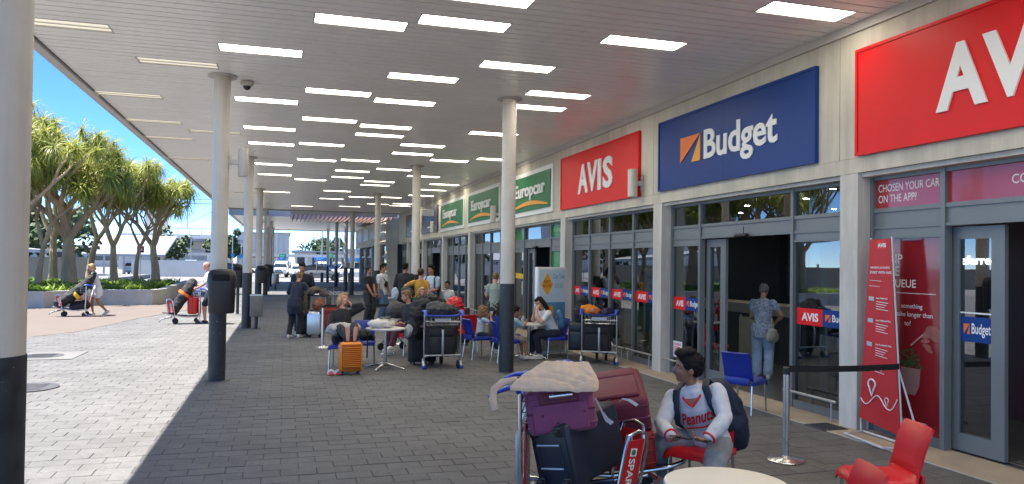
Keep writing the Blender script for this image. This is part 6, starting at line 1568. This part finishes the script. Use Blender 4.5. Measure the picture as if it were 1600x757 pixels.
    E((0,-.012,.030),(.074,.094,.086)); E((0,.018,-.035),(.060,.070,.075)); E((0,.050,-.082),(.034,.030,.026)); E((0,.055,.028),(.055,.030,.030))
    E((0,.066,-.050),(.028,.022,.026))
    b_.loft([(hl(0,.082,.012), .009*hs,.008*hs),(hl(0,.096,-.018), .012*hs,.011*hs),(hl(0,.098,-.028), .016*hs,.011*hs)], side=HM @ V((1,0,0)), n=10)
    for sg in (-1,1):
        E((sg*.074,-.012,-.008),(.010,.020,.032)); E((sg*.040,.052,-.022),(.022,.020,.022))
    body = link('body', remesh(b_, 'body', vox, 2), SKIN[skin], t)
    # face
    for sg in (-1,1):
        m_ = MB(); m_.ell(hl(sg*.031,.073,.008), (.0125*hs,.010*hs,.0065*hs), 10, 8, m=HM.to_4x4()); e_ = m_.build('eye', EYEW, t); m_ = MB(); m_.ell(hl(sg*.031,.0795,.008), (.0068*hs,.005*hs,.0062*hs), 8, 6, m=HM.to_4x4()); m_.build('iris', IRIS, e_)
        m_ = MB(); m_.loft([(hl(sg*.014,.086,.028), .0025*hs,.0025*hs),(hl(sg*.034,.085,.033), .0036*hs,.003*hs),(hl(sg*.052,.072,.027), .002*hs,.002*hs)], n=6); m_.build('eyebrow', HAIR[hair[1]] if hair[1] in HAIR else HAIR['dark'], t)
    m_ = MB(); m_.loft([(hl(-.022,.081,-.052), .003*hs,.004*hs),(hl(0,.0905,-.050), .005*hs,.008*hs),(hl(.022,.081,-.052), .003*hs,.004*hs)], side=HM @ V((0,1,0)), n=8); m_.build('mouth', LIPS[skin], t)
    # ---- clothes
    if bottom:
        kd, m = bottom[0], bottom[1]; b_ = MB()
        if kd in ('trousers','shorts'):
            torso(b_, .012*s, -.08, .13); fr = bottom[2] if len(bottom) > 2 else (.97 if kd == 'trousers' else .42); wd = bottom[3] if len(bottom) > 3 else .012
            for k in 'RL': leg(b_, k, .014*s, fr, wd)
        elif kd == 'skirt':
            z1 = bottom[2]; torso(b_, .014*s, -.08, .16)
            mid = (KN['R']+KN['L'])/2
            b_.loft([(P+V((0,0,.02)), .16*s,.13*s),(P.lerp(V((mid.x,mid.y*.6,P.z-z1)), .5), .19*s,.16*s),(V((P.x*.5+mid.x*.5, P.y*.5+mid.y*.5, P.z-z1)), .21*s,.18*s)], side=rt, n=20, round_=False)
            for k in 'RL': leg(b_, k, .012*s, .3)
        link(kd if kd != 'trousers' else 'trousers', remesh(b_, kd, vox*1.1, 2, (.011*s, 9, (1,1,.75)), True), m, t)
    if top:
        kd, m = top[0], top[1]; sl = top[2] if len(top) > 2 else .35; e = (.018 if kd in ('jacket','sweater') else .013)*s; b_ = MB()
        torso(b_, e, -.08 if kd != 'crop' else .05, .47, waist=1.06 if kd != 'crop' else 1.0)
        if kd in ('jacket','dress','long'):
            L_ = top[3] if len(top) > 3 else .16
            b_.loft([(P+up*.04*s, .16*s*bw+e,.12*s*bw+e),(P-up*L_*.5*s+fw*0, .168*s*bw+e,.13*s*bw+e),(P-V((0,0,L_*s)), .175*s*bw+e,.14*s*bw+e)], side=rt, n=18, round_=False)
        for k in 'RL':
            if sl > .05: arm(b_, k, e*.95+.004, sl)
        if kd == 'sweater': b_.loft([(N-up*.02*s, .085*s,.078*s),(N+up*.012*s, .072*s,.07*s)], side=rt, n=16)
        link({'crop':'top','tee':'shirt','shirt':'shirt','long':'shirt'}.get(kd, kd), remesh(b_, kd, vox*1.1, 2, ((.009 if kd in ('jacket','sweater') else .009)*s, 8, (1,1,.8)), True), m, t)
    if shoes:
        for k in 'RL':
            d = foot_dir(k); u2 = V((0,0,1)) if abs(d.z) < .6 else V((0,-1,0)); sd = d.cross(u2).normalized(); u2 = sd.cross(d); A_ = AN[k]
            b_ = MB(); b_.loft([(A_-d*.05*s-u2*.045*s, .036*s,.040*s),(A_+d*.03*s-u2*.030*s, .042*s,.052*s),(A_+d*.12*s-u2*.052*s, .047*s,.031*s),(A_+d*.185*s-u2*.060*s, .042*s,.023*s)], side=sd, n=14)
            me = remesh(b_, 'shoe', .009, 2); so_ = link('shoe', me, shoes, t)
            b_ = MB(); b_.loft([(A_-d*.06*s-u2*.077*s, .036*s,.009*s),(A_+d*.05*s-u2*.077*s, .040*s,.009*s),(A_+d*.13*s-u2*.077*s, .049*s,.009*s),(A_+d*.195*s-u2*.075*s, .042*s,.008*s)], side=sd, n=14); b_.build('sole', WHITEP if shoes != BLKF else BLKF, so_)
    # ---- hair
    st, hc = hair; hm = HAIR[hc]; b_ = MB(); X = lambda c, r: b_.ell(hl(*c), tuple(q*hs for q in r), 16, 12, m=HM.to_4x4())
    if st != 'bald':
        X((0,-.024,.046),(.081,.096,.084)); X((0,-.060,.005),(.070,.055,.075))
        X((0,.035,.088),(.060,.050,.034))
        for sg in (-1,1): X((sg*.066,-.020,.030),(.016,.055,.045))
        if st == 'quiff': X((0,.045,.112),(.062,.058,.034)); X((0,.0,.125),(.062,.06,.03))
        if st in ('bun','updo'): X((0,-.105,.060 if st == 'bun' else .02),(.045,.042,.045))
        if st in ('bob','long','curly'):
            zl = {'bob': -.10, 'long': -.26, 'curly': -.13}[st]
            for a in range(11):
                an = R(-150+a*30) if False else R(200+a*14 - 0); x = math.cos(an)*.082; y = math.sin(an)*.082
            for a in range(15):
                an = PI*(.92+1.16*a/14); x = .084*math.cos(an); y = .088*math.sin(an)-.012
                b_.loft([(hl(x*.8,y*.8,.07),.026*hs,.022*hs),(hl(x,y,.0),.028*hs,.024*hs),(hl(x*1.05,y*1.05+(-.02 if st == 'long' else 0),zl*.6),.026*hs,.022*hs),(hl(x*.95+random.uniform(-.01,.01),y*.95-.015,zl+random.uniform(-.02,.02)),.016*hs,.013*hs)], n=8)
        nz = {'curly': (.022, 26), 'short': (.006, 45), 'quiff': (.009, 36)}.get(st, (.006, 34))
        link('hair', remesh(b_, 'hair', .0085, 1, nz), hm, t)
    else:
        for sg in (-1,1): X((sg*.066,-.030,.005),(.014,.045,.030))
        X((0,-.085,-.005),(.055,.022,.035)); link('hair', remesh(b_, 'hair', .0085, 1, (.004, 40)), hm, t)
    if beard:
        b_ = MB(); X((0,.048,-.075),(.045,.045,.035)); X((0,.02,-.06),(.063,.06,.04)); link('beard', remesh(b_, 'beard', .009, 1, (.004,40)), HAIR[beard], t)
    return dict(t=t, P=P, up=up, rt=rt, fw=fw, N=N, HC=HC, HM=HM, HA=HA, EL=EL, KN=KN, AN=AN, SH=SH, HD=HD, s=s, M=Mx.Translation(V(loc)) @ Mx.Rotation(R(head-90), 4, 'Z'))
def loc2(pose_loc, head, p):          # world -> local of a person placed at pose_loc facing head
    M_ = Mx.Translation(V(pose_loc)) @ Mx.Rotation(R(head-90), 4, 'Z'); return M_.inverted() @ V(p)

# ---------------------------------------------------------------- young man with phone and backpack
GREYS = cloth('grey_sweat', (.56,.57,.61), bscale=160); GREYT = cloth('grey_jeans', (.22,.23,.25)); DENIM = cloth('denim', (.10,.17,.30)); NAVY = cloth('navy', (.012,.016,.035)); BLKC = cloth('black', (.012,.012,.014)); WHT = cloth('white', (.70,.71,.74)); PBLUE = cloth('pale_blue', (.45,.55,.68)); MUST = cloth('mustard', (.46,.24,.035)); DGREEN = cloth('green', (.008,.085,.030)); MAROON = cloth('maroon', (.10,.025,.045)); SAGE = cloth('sage', (.27,.32,.28)); KHAKI = cloth('dark_olive', (.05,.055,.045)); LGREY = cloth('light_grey', (.42,.41,.39)); SHOEW = mat('shoe_white', (.66,.64,.61), .6, var=.06, vscale=10)
YL = V((3.16, 5.12, 0)); YH = -154
ph = G(1062, 686, .565)
Lc = lambda p: loc2(YL, YH, p)
fr_, fl_ = Lc(G(1038,664,.55)+V((.02,.0,-.45))), Lc(G(1120,692,.50)+V((.02,.02,-.42)))
php = Lc(ph)
ym = person('young man in grey sweatshirt with red lettering looking aside, phone in hands', YL, YH, 1.58, 'm', 'brown', pelvis=(0,-.02,.435), lean=20, side=7, twist=20, look=(-66,-20,0),
  hands=dict(R=dict(at=tuple(php+V((.10,-.05,-.01))), pole=(1,-.25,-.25), dir=(-.75,.55,-.05), palm=(-.1,.2,1), curl=.55), L=dict(at=tuple(php+V((-.14,-.13,-.005))), pole=(-1,-.55,-.05), dir=(.80,.5,.05), palm=(.3,.0,1), curl=.75)),
  feet=dict(R=dict(at=(fr_.x, fr_.y, .16), pole=(.3,1,.8)), L=dict(at=(fl_.x, fl_.y, .085), pole=(-.5,1,.3))),
  headscale=1.16, top=('sweater', GREYS, .93), bottom=('trousers', GREYT, .97, .024), hair=('quiff','black'), shoes=SHOEW, vox=.0072, build=1.08)
t = ym['t']
b_ = MB(); M_ = ym['HM'].to_4x4()
# phone
phl = php; b_ = MB(); b_.rbox((phl.x-.01,phl.y,phl.z+.012),(.15,.072,.009),.004, m=Mx.Rotation(R(8),4,'X')); o_ = b_.build('phone', BLACKP, None, label='black phone held in the hands of the young man', cat='phone'); o_.matrix_world = ym['M']
b_ = MB(); b_.tube([ym['HA']['L']+V((.034*math.cos(a)*ym['s']*.9,.034*math.sin(a)*.9,0)) for a in [2*PI*i/16 for i in range(16)]], .010, 8, closed=True); o_ = b_.build('wristwatch', BLACKP, t)
# V neck trim and lettering on the chest
def chest(u, v, e=.0):
    K = [(0,.15,.112),(.12,.14,.104),(.26,.152,.108),(.37,.168,.108),(.45,.158,.085),(.495,.082,.066)]
    for (v0,a0,b0),(v1,a1,b1) in zip(K, K[1:]):
        if v <= v1 or v1 == .495: q = min(1, max(0, (v-v0)/(v1-v0))); a, b = a0+(a1-a0)*q, b0+(b1-b0)*q; break
    a = a*ym['s']*1.08+.018; b = b*ym['s']*1.08+.018
    return ym['P'] + ym['up']*v*ym['s'] + ym['rt']*u + ym['fw']*(.012 + b*math.sqrt(max(.02, 1-(u/a)**2)) + e)
REDL = mat('knit_red', (.60,.02,.03), .8)
N_, u_, f_, r_ = ym['N'], ym['up'], ym['fw'], ym['rt']
b_ = MB(); b_.tube([N_+r_*.080+u_*.012, chest(.066,.48,.004), chest(.040,.455,.006), chest(.018,.432,.006), chest(0,.415,.006), chest(-.018,.432,.006), chest(-.040,.455,.006), chest(-.066,.48,.004), N_-r_*.080+u_*.012, N_-f_*.085+u_*.02], .009, 8, closed=True); b_.build('neck_trim', REDL, t)
b_ = MB(); b_.add([chest(.060,.476,.004), chest(.036,.452,.005), chest(0,.418,.005), chest(-.036,.452,.005), chest(-.060,.476,.004), chest(0,.476,.006)], [(0,1,5),(1,2,5),(2,3,5),(3,4,5)]); b_.build('neckline', SKIN['brown'], t)
for k in 'RL':
    a_ = ym['HA'][k]; d_ = (ym['HA'][k]-ym['EL'][k]).normalized(); o1 = d_.orthogonal().normalized(); o2 = d_.cross(o1)
    b_ = MB(); b_.tube([a_-d_*.03+(o1*math.cos(q)+o2*math.sin(q))*.043 for q in [2*PI*i/16 for i in range(16)]], .009, 8, closed=True); b_.build('cuff_trim', REDL, t)
def chest_text(s_, u0, v0, w, h, m, nm, bold=.02, slope=0., shear=0.):
    vs, fs = text_raw(s_, bold); x0 = min(p.x for p in vs); x1 = max(p.x for p in vs); y0 = min(p.y for p in vs); y1 = max(p.y for p in vs)
    b_ = MB(); P_ = []
    for p in vs:
        a = (p.x-x0)/(x1-x0); c = (p.y-y0)/(y1-y0); P_.append(chest(-(u0+a*w+shear*c*h), v0+c*h+slope*a*w, .010))
    b_.add(P_, fs); b_.build(nm, m, t, smooth=False)
chest_text('Peanuts', -.13, .25, .26, .11, REDL, 'lettering', .025, .10, .25)
chest_text('50', .06, .165, .06, .036, REDL, 'lettering', .04)
b_ = MB(); b_.tube([chest(.10-.2*i/8, .222+.006*math.sin(i*.8)+.02*i/8, .012) for i in range(9)], .006, 6); b_.build('underline', REDL, t)
# backpack on his back
mb = MB(); bk = -ym['fw']; c0 = ym['P']+ym['up']*.17+bk*.21-ym['rt']*.11
mb.loft([(c0-ym['up']*.26+bk*.02, .14,.10),(c0-ym['up']*.12, .165,.12),(c0+ym['up']*.06, .16,.11),(c0+ym['up']*.20-bk*.03, .12,.075)], side=ym['rt'], n=18)
me = remesh(mb, 'backpack', .011, 3, (.012, 9)); bpk = thing('backpack', 'dark navy backpack worn by the young man in the grey sweatshirt', 'backpack'); bpk.matrix_world = ym['M']
NAVB = mat('navy_nylon', (.012,.020,.042), .6, var=.15, vscale=7, bump=.3, bscale=150)
link('bag_body', me, NAVB, bpk)
mb = MB(); mb.loft([(c0-ym['up']*.20+bk*.10, .11,.03),(c0-ym['up']*.02+bk*.105, .11,.03)], side=ym['rt'], n=14); mb.build('front_pocket', NAVB, bpk)
for sg in (-1,1):
    Sx = ym['SH']['R' if sg > 0 else 'L']; mb = MB(); b0 = ym['N']+ym['rt']*sg*.10
    mb.loft([(b0+bk*.13-ym['up']*.02, .026,.008),(b0+bk*.06+ym['up']*.045, .028,.008),(b0+ym['rt']*sg*.015+ym['up']*.035+ym['fw']*.05, .028,.008),(b0+ym['rt']*sg*.04+ym['fw']*.115-ym['up']*.08, .028,.008),(b0+ym['rt']*sg*.065+ym['fw']*.10-ym['up']*.22, .022,.007),(b0+ym['rt']*sg*.085-ym['up']*.34+bk*.06, .018,.006)], side=ym['rt'], n=10); mb.build('shoulder_strap', NAVB, bpk)

# ---------------------------------------------------------------- the rest, near to far
def at_px(px, py, z=0.): return G(px, py, z)
# woman with feet on the orange suitcase
WL = V((.97, 12.98, 0)); WH = -98
oc = loc2(WL, WH, (1.0,12.30,.60)); oc2 = loc2(WL, WH, (1.11,12.30,.60))
person('barefoot woman in black top lounging with feet on the orange suitcase', WL, WH, 1.68, 'f', 'pink', pelvis=(0,-.02,.50), lean=-14, side=3, look=(42,-6,-8),
  hands=dict(R=dict(at=(.02,.20,.74), pole=(.9,-.2,-.5), dir=(-.9,.3,.1), curl=.5), L=dict(at=(-.13,-.12,1.05), pole=(-1,.3,-.2), dir=(.5,-.3,.8), curl=.7)),
  feet=dict(R=dict(at=(oc.x,oc.y-.03,.575), pole=(.25,.1,1), dir=(.05,-.15,1)), L=dict(at=(oc2.x,oc2.y-.03,.575), pole=(-.2,.1,1), dir=(-.08,-.12,1))),
  top=('long', BLKC, .92, .05), bottom=('trousers', BLKC, .97, .012), hair=('bob','blonde'))
lump('grey_jumper', 'light grey jumper bundled across the lounging woman\'s lap', 'jumper', [((0,0,0),(.25,.12,.085)),((-.17,.02,-.02),(.12,.11,.09)),((.14,0,.01),(.13,.1,.075))], LGREY, (.97,12.72,.70), 0, .014, (.016,9))
# maroon trousers, hidden behind the trolley
ML = V((2.40, 14.68, 0)); person('seated person in maroon trousers and white sneakers behind the pale table', ML, 205, 1.68, 'f', 'light', pelvis=(0,0,.49), lean=6, look=(-20,8,0), hands=dict(R=dict(at=(.12,.25,.62)), L=dict(at=(-.12,.25,.62))),
  feet=dict(R=dict(at=(.18,.36,.085), pole=(.3,1,.4)), L=dict(at=(-.10,.50,.20), pole=(-.1,1,.6))), top=('long', mat('cloth_black2', (.03,.03,.033), .85, var=.1), .9, .06), bottom=('trousers', MAROON, .93, .008), hair=('short','sandy'), shoes=SHOEW)
# mother at the small table
MO = V((4.98, 13.68, 0)); MH = 184
person('dark haired woman in white shirt resting her chin on both hands at the table', MO, MH, 1.64, 'f', 'light', pelvis=(0,-.02,.48), lean=24, look=(24,2,4), hands=dict(R=dict(at=(.035,.365,.885), pole=(.55,.2,-1), dir=(-.02,-.05,1), palm=(0,-1,0), curl=.35), L=dict(at=(-.085,.355,.885), pole=(-.5,.2,-1), dir=(.05,-.05,1), palm=(0,-1,0), curl=.35)),
  feet=dict(R=dict(at=(.09,.38,.085)), L=dict(at=(-.10,.30,.085))), top=('tee', WHT, .30), bottom=('trousers', NAVY, .90), hair=('long','dark'), shoes=SHOEW)
t = thing('backpack', 'blue backpack worn by the dark haired woman at the table', 'backpack'); mb = MB(); mb.loft([((5.15,13.62,.62),.10,.065),((5.14,13.62,.74),.11,.07),((5.08,13.62,.88),.08,.05)], side=(0,1,0), n=16); link('bag_body', remesh(mb, 'bag_body', .012, 2, (.012,9)), mat('blue_nylon', (.06,.15,.30), .6, var=.12, vscale=7), t)
mb = MB(); mb.loft([((5.22,13.62,.62),.07,.02),((5.21,13.62,.74),.07,.02)], side=(0,1,0), n=12); mb.build('front_pocket', MATS['blue_nylon'], t)
# children
K1 = V((3.60, 13.94, 0)); person('curly haired child in pale shirt drinking from a cup', K1, 8, 1.10, 'f', 'light', pelvis=(0,0,.45), lean=6, look=(-4,4,0), hands=dict(R=dict(at=(.05,.20,.80), pole=(.8,.3,-1), dir=(-.2,.4,.6), curl=.7), L=dict(at=(-.05,.20,.80), pole=(-.8,.3,-1), dir=(.2,.4,.6), curl=.7)), feet=dict(R=dict(at=(.07,.34,.16)), L=dict(at=(-.07,.34,.16))), top=('tee', PBLUE, .32), bottom=('trousers', NAVY, .9), hair=('curly','sandy'), shoes=SHOEW, child=True)
b_ = MB(); b_.lathe([(.026,0),(.032,.09)], 14, c=(3.84,13.98,.80)); b_.build('cup', mat('clear_cup', (.6,.62,.62), .2), label='small clear cup at the mouth of the curly haired child', cat='cup')
K2 = V((4.02, 13.32, 0)); person('child in pale blue dress with spotted shorts behind the scuffed column', K2, 14, 1.18, 'f', 'tan', pelvis=(0,0,.46), lean=10, look=(-5,5,0), hands=dict(R=dict(at=(.08,.30,.74)), L=dict(at=(-.02,.27,.84), pole=(-.8,.2,-.8), curl=.8)), feet=dict(R=dict(at=(.08,.30,.10)), L=dict(at=(-.08,.32,.10))), top=('long', mat('cloth_teal', (.28,.42,.47), .85, var=.1, bump=.3, bscale=120), .4, .06), bottom=('shorts', mat('cloth_spots', (.30,.26,.21), .85, var=.8, vscale=34), .40), hair=('short','dark'), shoes=SHOEW, child=True)
b_ = MB(); b_.lathe([(.028,.0),(.034,.13),(.02,.15),(.02,.16)], 14, c=(4.36,13.62,.665)); b_.build('bottle', mat('pale_bottle', (.45,.55,.62), .2), label='pale drink bottle on the table of the dark haired woman', cat='bottle')
# older woman at the counter inside
OW = V((7.45, 10.5, 0)); person('grey haired woman in spotted blouse standing inside the blue shop door', OW, 50, 1.55, 'f', 'light', lean=6, look=(-8,18,0), hands=dict(R=dict(at=(.20,.20,.92), pole=(.8,-.6,-.3)), L=dict(at=(-.12,.28,.95))), top=('long', mat('cloth_spotted_blouse', (.36,.41,.50), .8, var=.75, vscale=34), .22, .16), bottom=('trousers', PBLUE, .95, .03), hair=('short','grey'), shoes=SHOEW, build=1.12)
lump('handbag', 'pale cream handbag hanging from the arm of the grey haired woman', 'handbag', [((0,0,.10),(.15,.06,.10)),((0,0,.19),(.11,.045,.04))], mat('cream_leather', (.48,.45,.36), .5, var=.08, vscale=6), (7.42,10.2,.60), 20, .012, (.004,8))
b_ = MB(); b_.tube([(7.36,10.15,.80),(7.38,10.18,.95),(7.42,10.22,.99),(7.46,10.24,.94),(7.48,10.25,.80)], .008, 6); b_.build('bag_strap', MATS['cream_leather'], label='thin strap of the cream handbag', cat='strap')
# woman in sage tee at the glass
person('woman in sage green shirt standing with her back turned by the glass', V((4.80, 17.2, 0)), 62, 1.60, 'f', 'light', lean=4, look=(0,14,0), hands=dict(R=dict(at=(.20,.22,.98)), L=dict(at=(-.15,.26,1.0))), top=('tee', SAGE, .3), bottom=('trousers', KHAKI, .95), hair=('updo','sandy'), shoes=BLKF, build=1.05)
# standing couple embracing by the suitcases
person('woman in dark navy blazer leaning towards the man by the silver suitcase', V((.26, 18.45, 0)), 66, 1.60, 'f', 'light', lean=20, look=(0,6,0), hands=dict(R=dict(at=(.17,.36,.98), pole=(1,-.4,-.5), curl=.6), L=dict(at=(-.14,.34,1.18))), feet=dict(R=dict(at=(.10,.02,.085)), L=dict(at=(-.09,-.10,.085))), top=('jacket', NAVY, .93, .26), bottom=('trousers', BLKC, .95), hair=('updo','sandy'), shoes=SHOEW)
person('man in dark jacket looking down at the woman in the blazer', V((.44, 19.15, 0)), -96, 1.80, 'm', 'light', lean=5, look=(-8,20,0), hands=dict(R=dict(at=(.20,.24,1.02)), L=dict(at=(-.20,.26,1.05))), top=('jacket', NAVY, .93, .16), bottom=('trousers', BLKC, .95), hair=('quiff','dark'), shoes=SHOEW)
# standing pair in conversation
person('woman in black t-shirt and dark trousers standing beside the man in white', V((2.42, 22.6, 0)), -58, 1.67, 'f', 'tan', lean=-3, look=(14,2,0), hands=dict(R=dict(at=(.06,.24,.86)), L=dict(at=(-.06,.24,.84))), top=('tee', BLKC, .30), bottom=('trousers', mat('cloth_charcoal', (.035,.035,.04), .85, var=.1), .96, .03), hair=('bun','dark'), shoes=SHOEW)
pm = person('man in white t-shirt and jeans with a black sling bag', V((2.82, 22.75, 0)), -38, 1.75, 'm', 'tan', look=(10,4,0), hands=dict(R=dict(at=(.24,.06,.84)), L=dict(at=(-.22,.14,.86))), top=('long', WHT, .33, .10), bottom=('trousers', DENIM, .96, .03), hair=('quiff','black'), shoes=SHOEW)
mb = MB(); mb.loft([((.05,.155,1.12),.08,.035),((-.02,.165,1.18),.085,.04)], side=(1,0,0), n=12); mb.tube([(.14,-.02,1.44),(.09,.13,1.32),(-.0,.16,1.16),(-.13,.10,1.02),(-.12,-.12,1.12),(.05,-.14,1.38)], .012, 6, closed=True); o_ = mb.build('sling_bag', BLKC, label='black sling bag across the chest of the man in white', cat='bag'); o_.matrix_world = pm['M']
# group by the inner column
person('tall man in black seen from behind in the talking group', V((3.22, 20.9, 0)), 58, 1.80, 'm', 'brown', look=(-10,4,0), hands=dict(R=dict(at=(.24,.12,.92)), L=dict(at=(-.24,.1,.92))), top=('jacket', BLKC, .93, .20), bottom=('trousers', BLKC, .95), hair=('short','black'), shoes=BLKF, build=1.15)
lump('blue_bag', 'pale blue bag hanging at the side of the tall man in black', 'bag', [((0,0,0),(.10,.08,.17))], PBLUE, (2.93,20.7,.95), 0, .015, (.01,8))
person('woman in mustard top and green skirt seen from behind', V((3.26, 18.6, 0)), 72, 1.66, 'f', 'pink', look=(-10,4,0), hands=dict(R=dict(at=(.24,.10,.90)), L=dict(at=(-.30,.02,1.02), pole=(-1,-.4,-.2))), top=('tee', MUST, .30), bottom=('skirt', DGREEN, .72), hair=('updo','brown'), shoes=BLKF)
lump('shoulder_bag', 'dark grey shoulder bag of the woman in mustard', 'bag', [((0,0,0),(.17,.08,.12),15,'Y')], mat('cloth_slate', (.05,.05,.055), .7, var=.1), (2.93,18.55,1.08), 0, .015, (.012,8))
gm = person('man in pale blue shirt with backpack straps facing the talking group', V((3.80, 19.9, 0)), -128, 1.74, 'm', 'tan', look=(-6,6,0), hands=dict(R=dict(at=(.10,.26,1.08), curl=.7), L=dict(at=(-.10,.26,1.06), curl=.7)), top=('shirt', PBLUE, .34), bottom=('trousers', NAVY, .95), hair=('quiff','dark'), shoes=SHOEW)
mb = MB(); mb.tube([(-.13,-.12,1.25),(-.13,.0,1.47),(-.13,.13,1.38),(-.14,.12,1.15),(-.16,-.05,1.02)], .016, 6); mb.tube([(.13,-.12,1.25),(.13,.0,1.47),(.13,.13,1.38),(.14,.12,1.15),(.16,-.05,1.02)], .016, 6); mb.rbox((0,-.20,1.22),(.30,.16,.42),.05); o_ = mb.build('backpack', BLKF, label='black backpack of the man in the pale blue shirt', cat='backpack'); o_.matrix_world = gm['M']
person('small dark haired child beside the man with the backpack straps', V((4.25, 20.0, 0)), -120, 1.30, 'm', 'tan', look=(0,4,0), top=('tee', WHT, .32), bottom=('trousers', NAVY, .95), hair=('short','dark'), shoes=SHOEW, child=True)
person('fair haired child in front of the woman in the green skirt', V((3.06, 17.2, 0)), -60, 1.22, 'f', 'pink', look=(-30,6,0), top=('tee', BLKC, .4), bottom=('trousers', NAVY, .95), hair=('bob','blonde'), shoes=SHOEW, child=True)
# walkers on the plaza
w1 = G(151, 493); dirw = 186
W1 = w1; person('blonde woman in white dress walking behind a luggage trolley', W1, dirw, 1.66, 'f', 'tan', lean=12, look=(0,6,0), hands=dict(R=dict(at=(.18,.42,1.02), pole=(1,-.4,-.6), curl=.9), L=dict(at=(-.18,.42,1.02), pole=(-1,-.4,-.6), curl=.9)), feet=dict(R=dict(at=(.08,.12,.085)), L=dict(at=(-.08,-.28,.14), dir=(0,.85,-.5))), top=('dress', WHT, .55, .26), bottom=('shorts', WHT, .30), hair=('bob','blonde'), shoes=SHOEW)
w2 = G(329, 506); person('bald man in pale shirt and navy shorts pushing a trolley', w2, 190, 1.76, 'm', 'pink', lean=8, look=(0,6,0), hands=dict(R=dict(at=(.20,.38,1.02), pole=(1,-.4,-.6), curl=.9), L=dict(at=(-.20,.38,1.02), pole=(-1,-.4,-.6), curl=.9)), feet=dict(R=dict(at=(.09,.14,.085)), L=dict(at=(-.09,-.24,.11))), top=('shirt', PBLUE, .45), bottom=('shorts', NAVY, .45), hair=('bald','grey'), shoes=BLKF, build=1.1)
bpy.data.scenes.remove(TS)
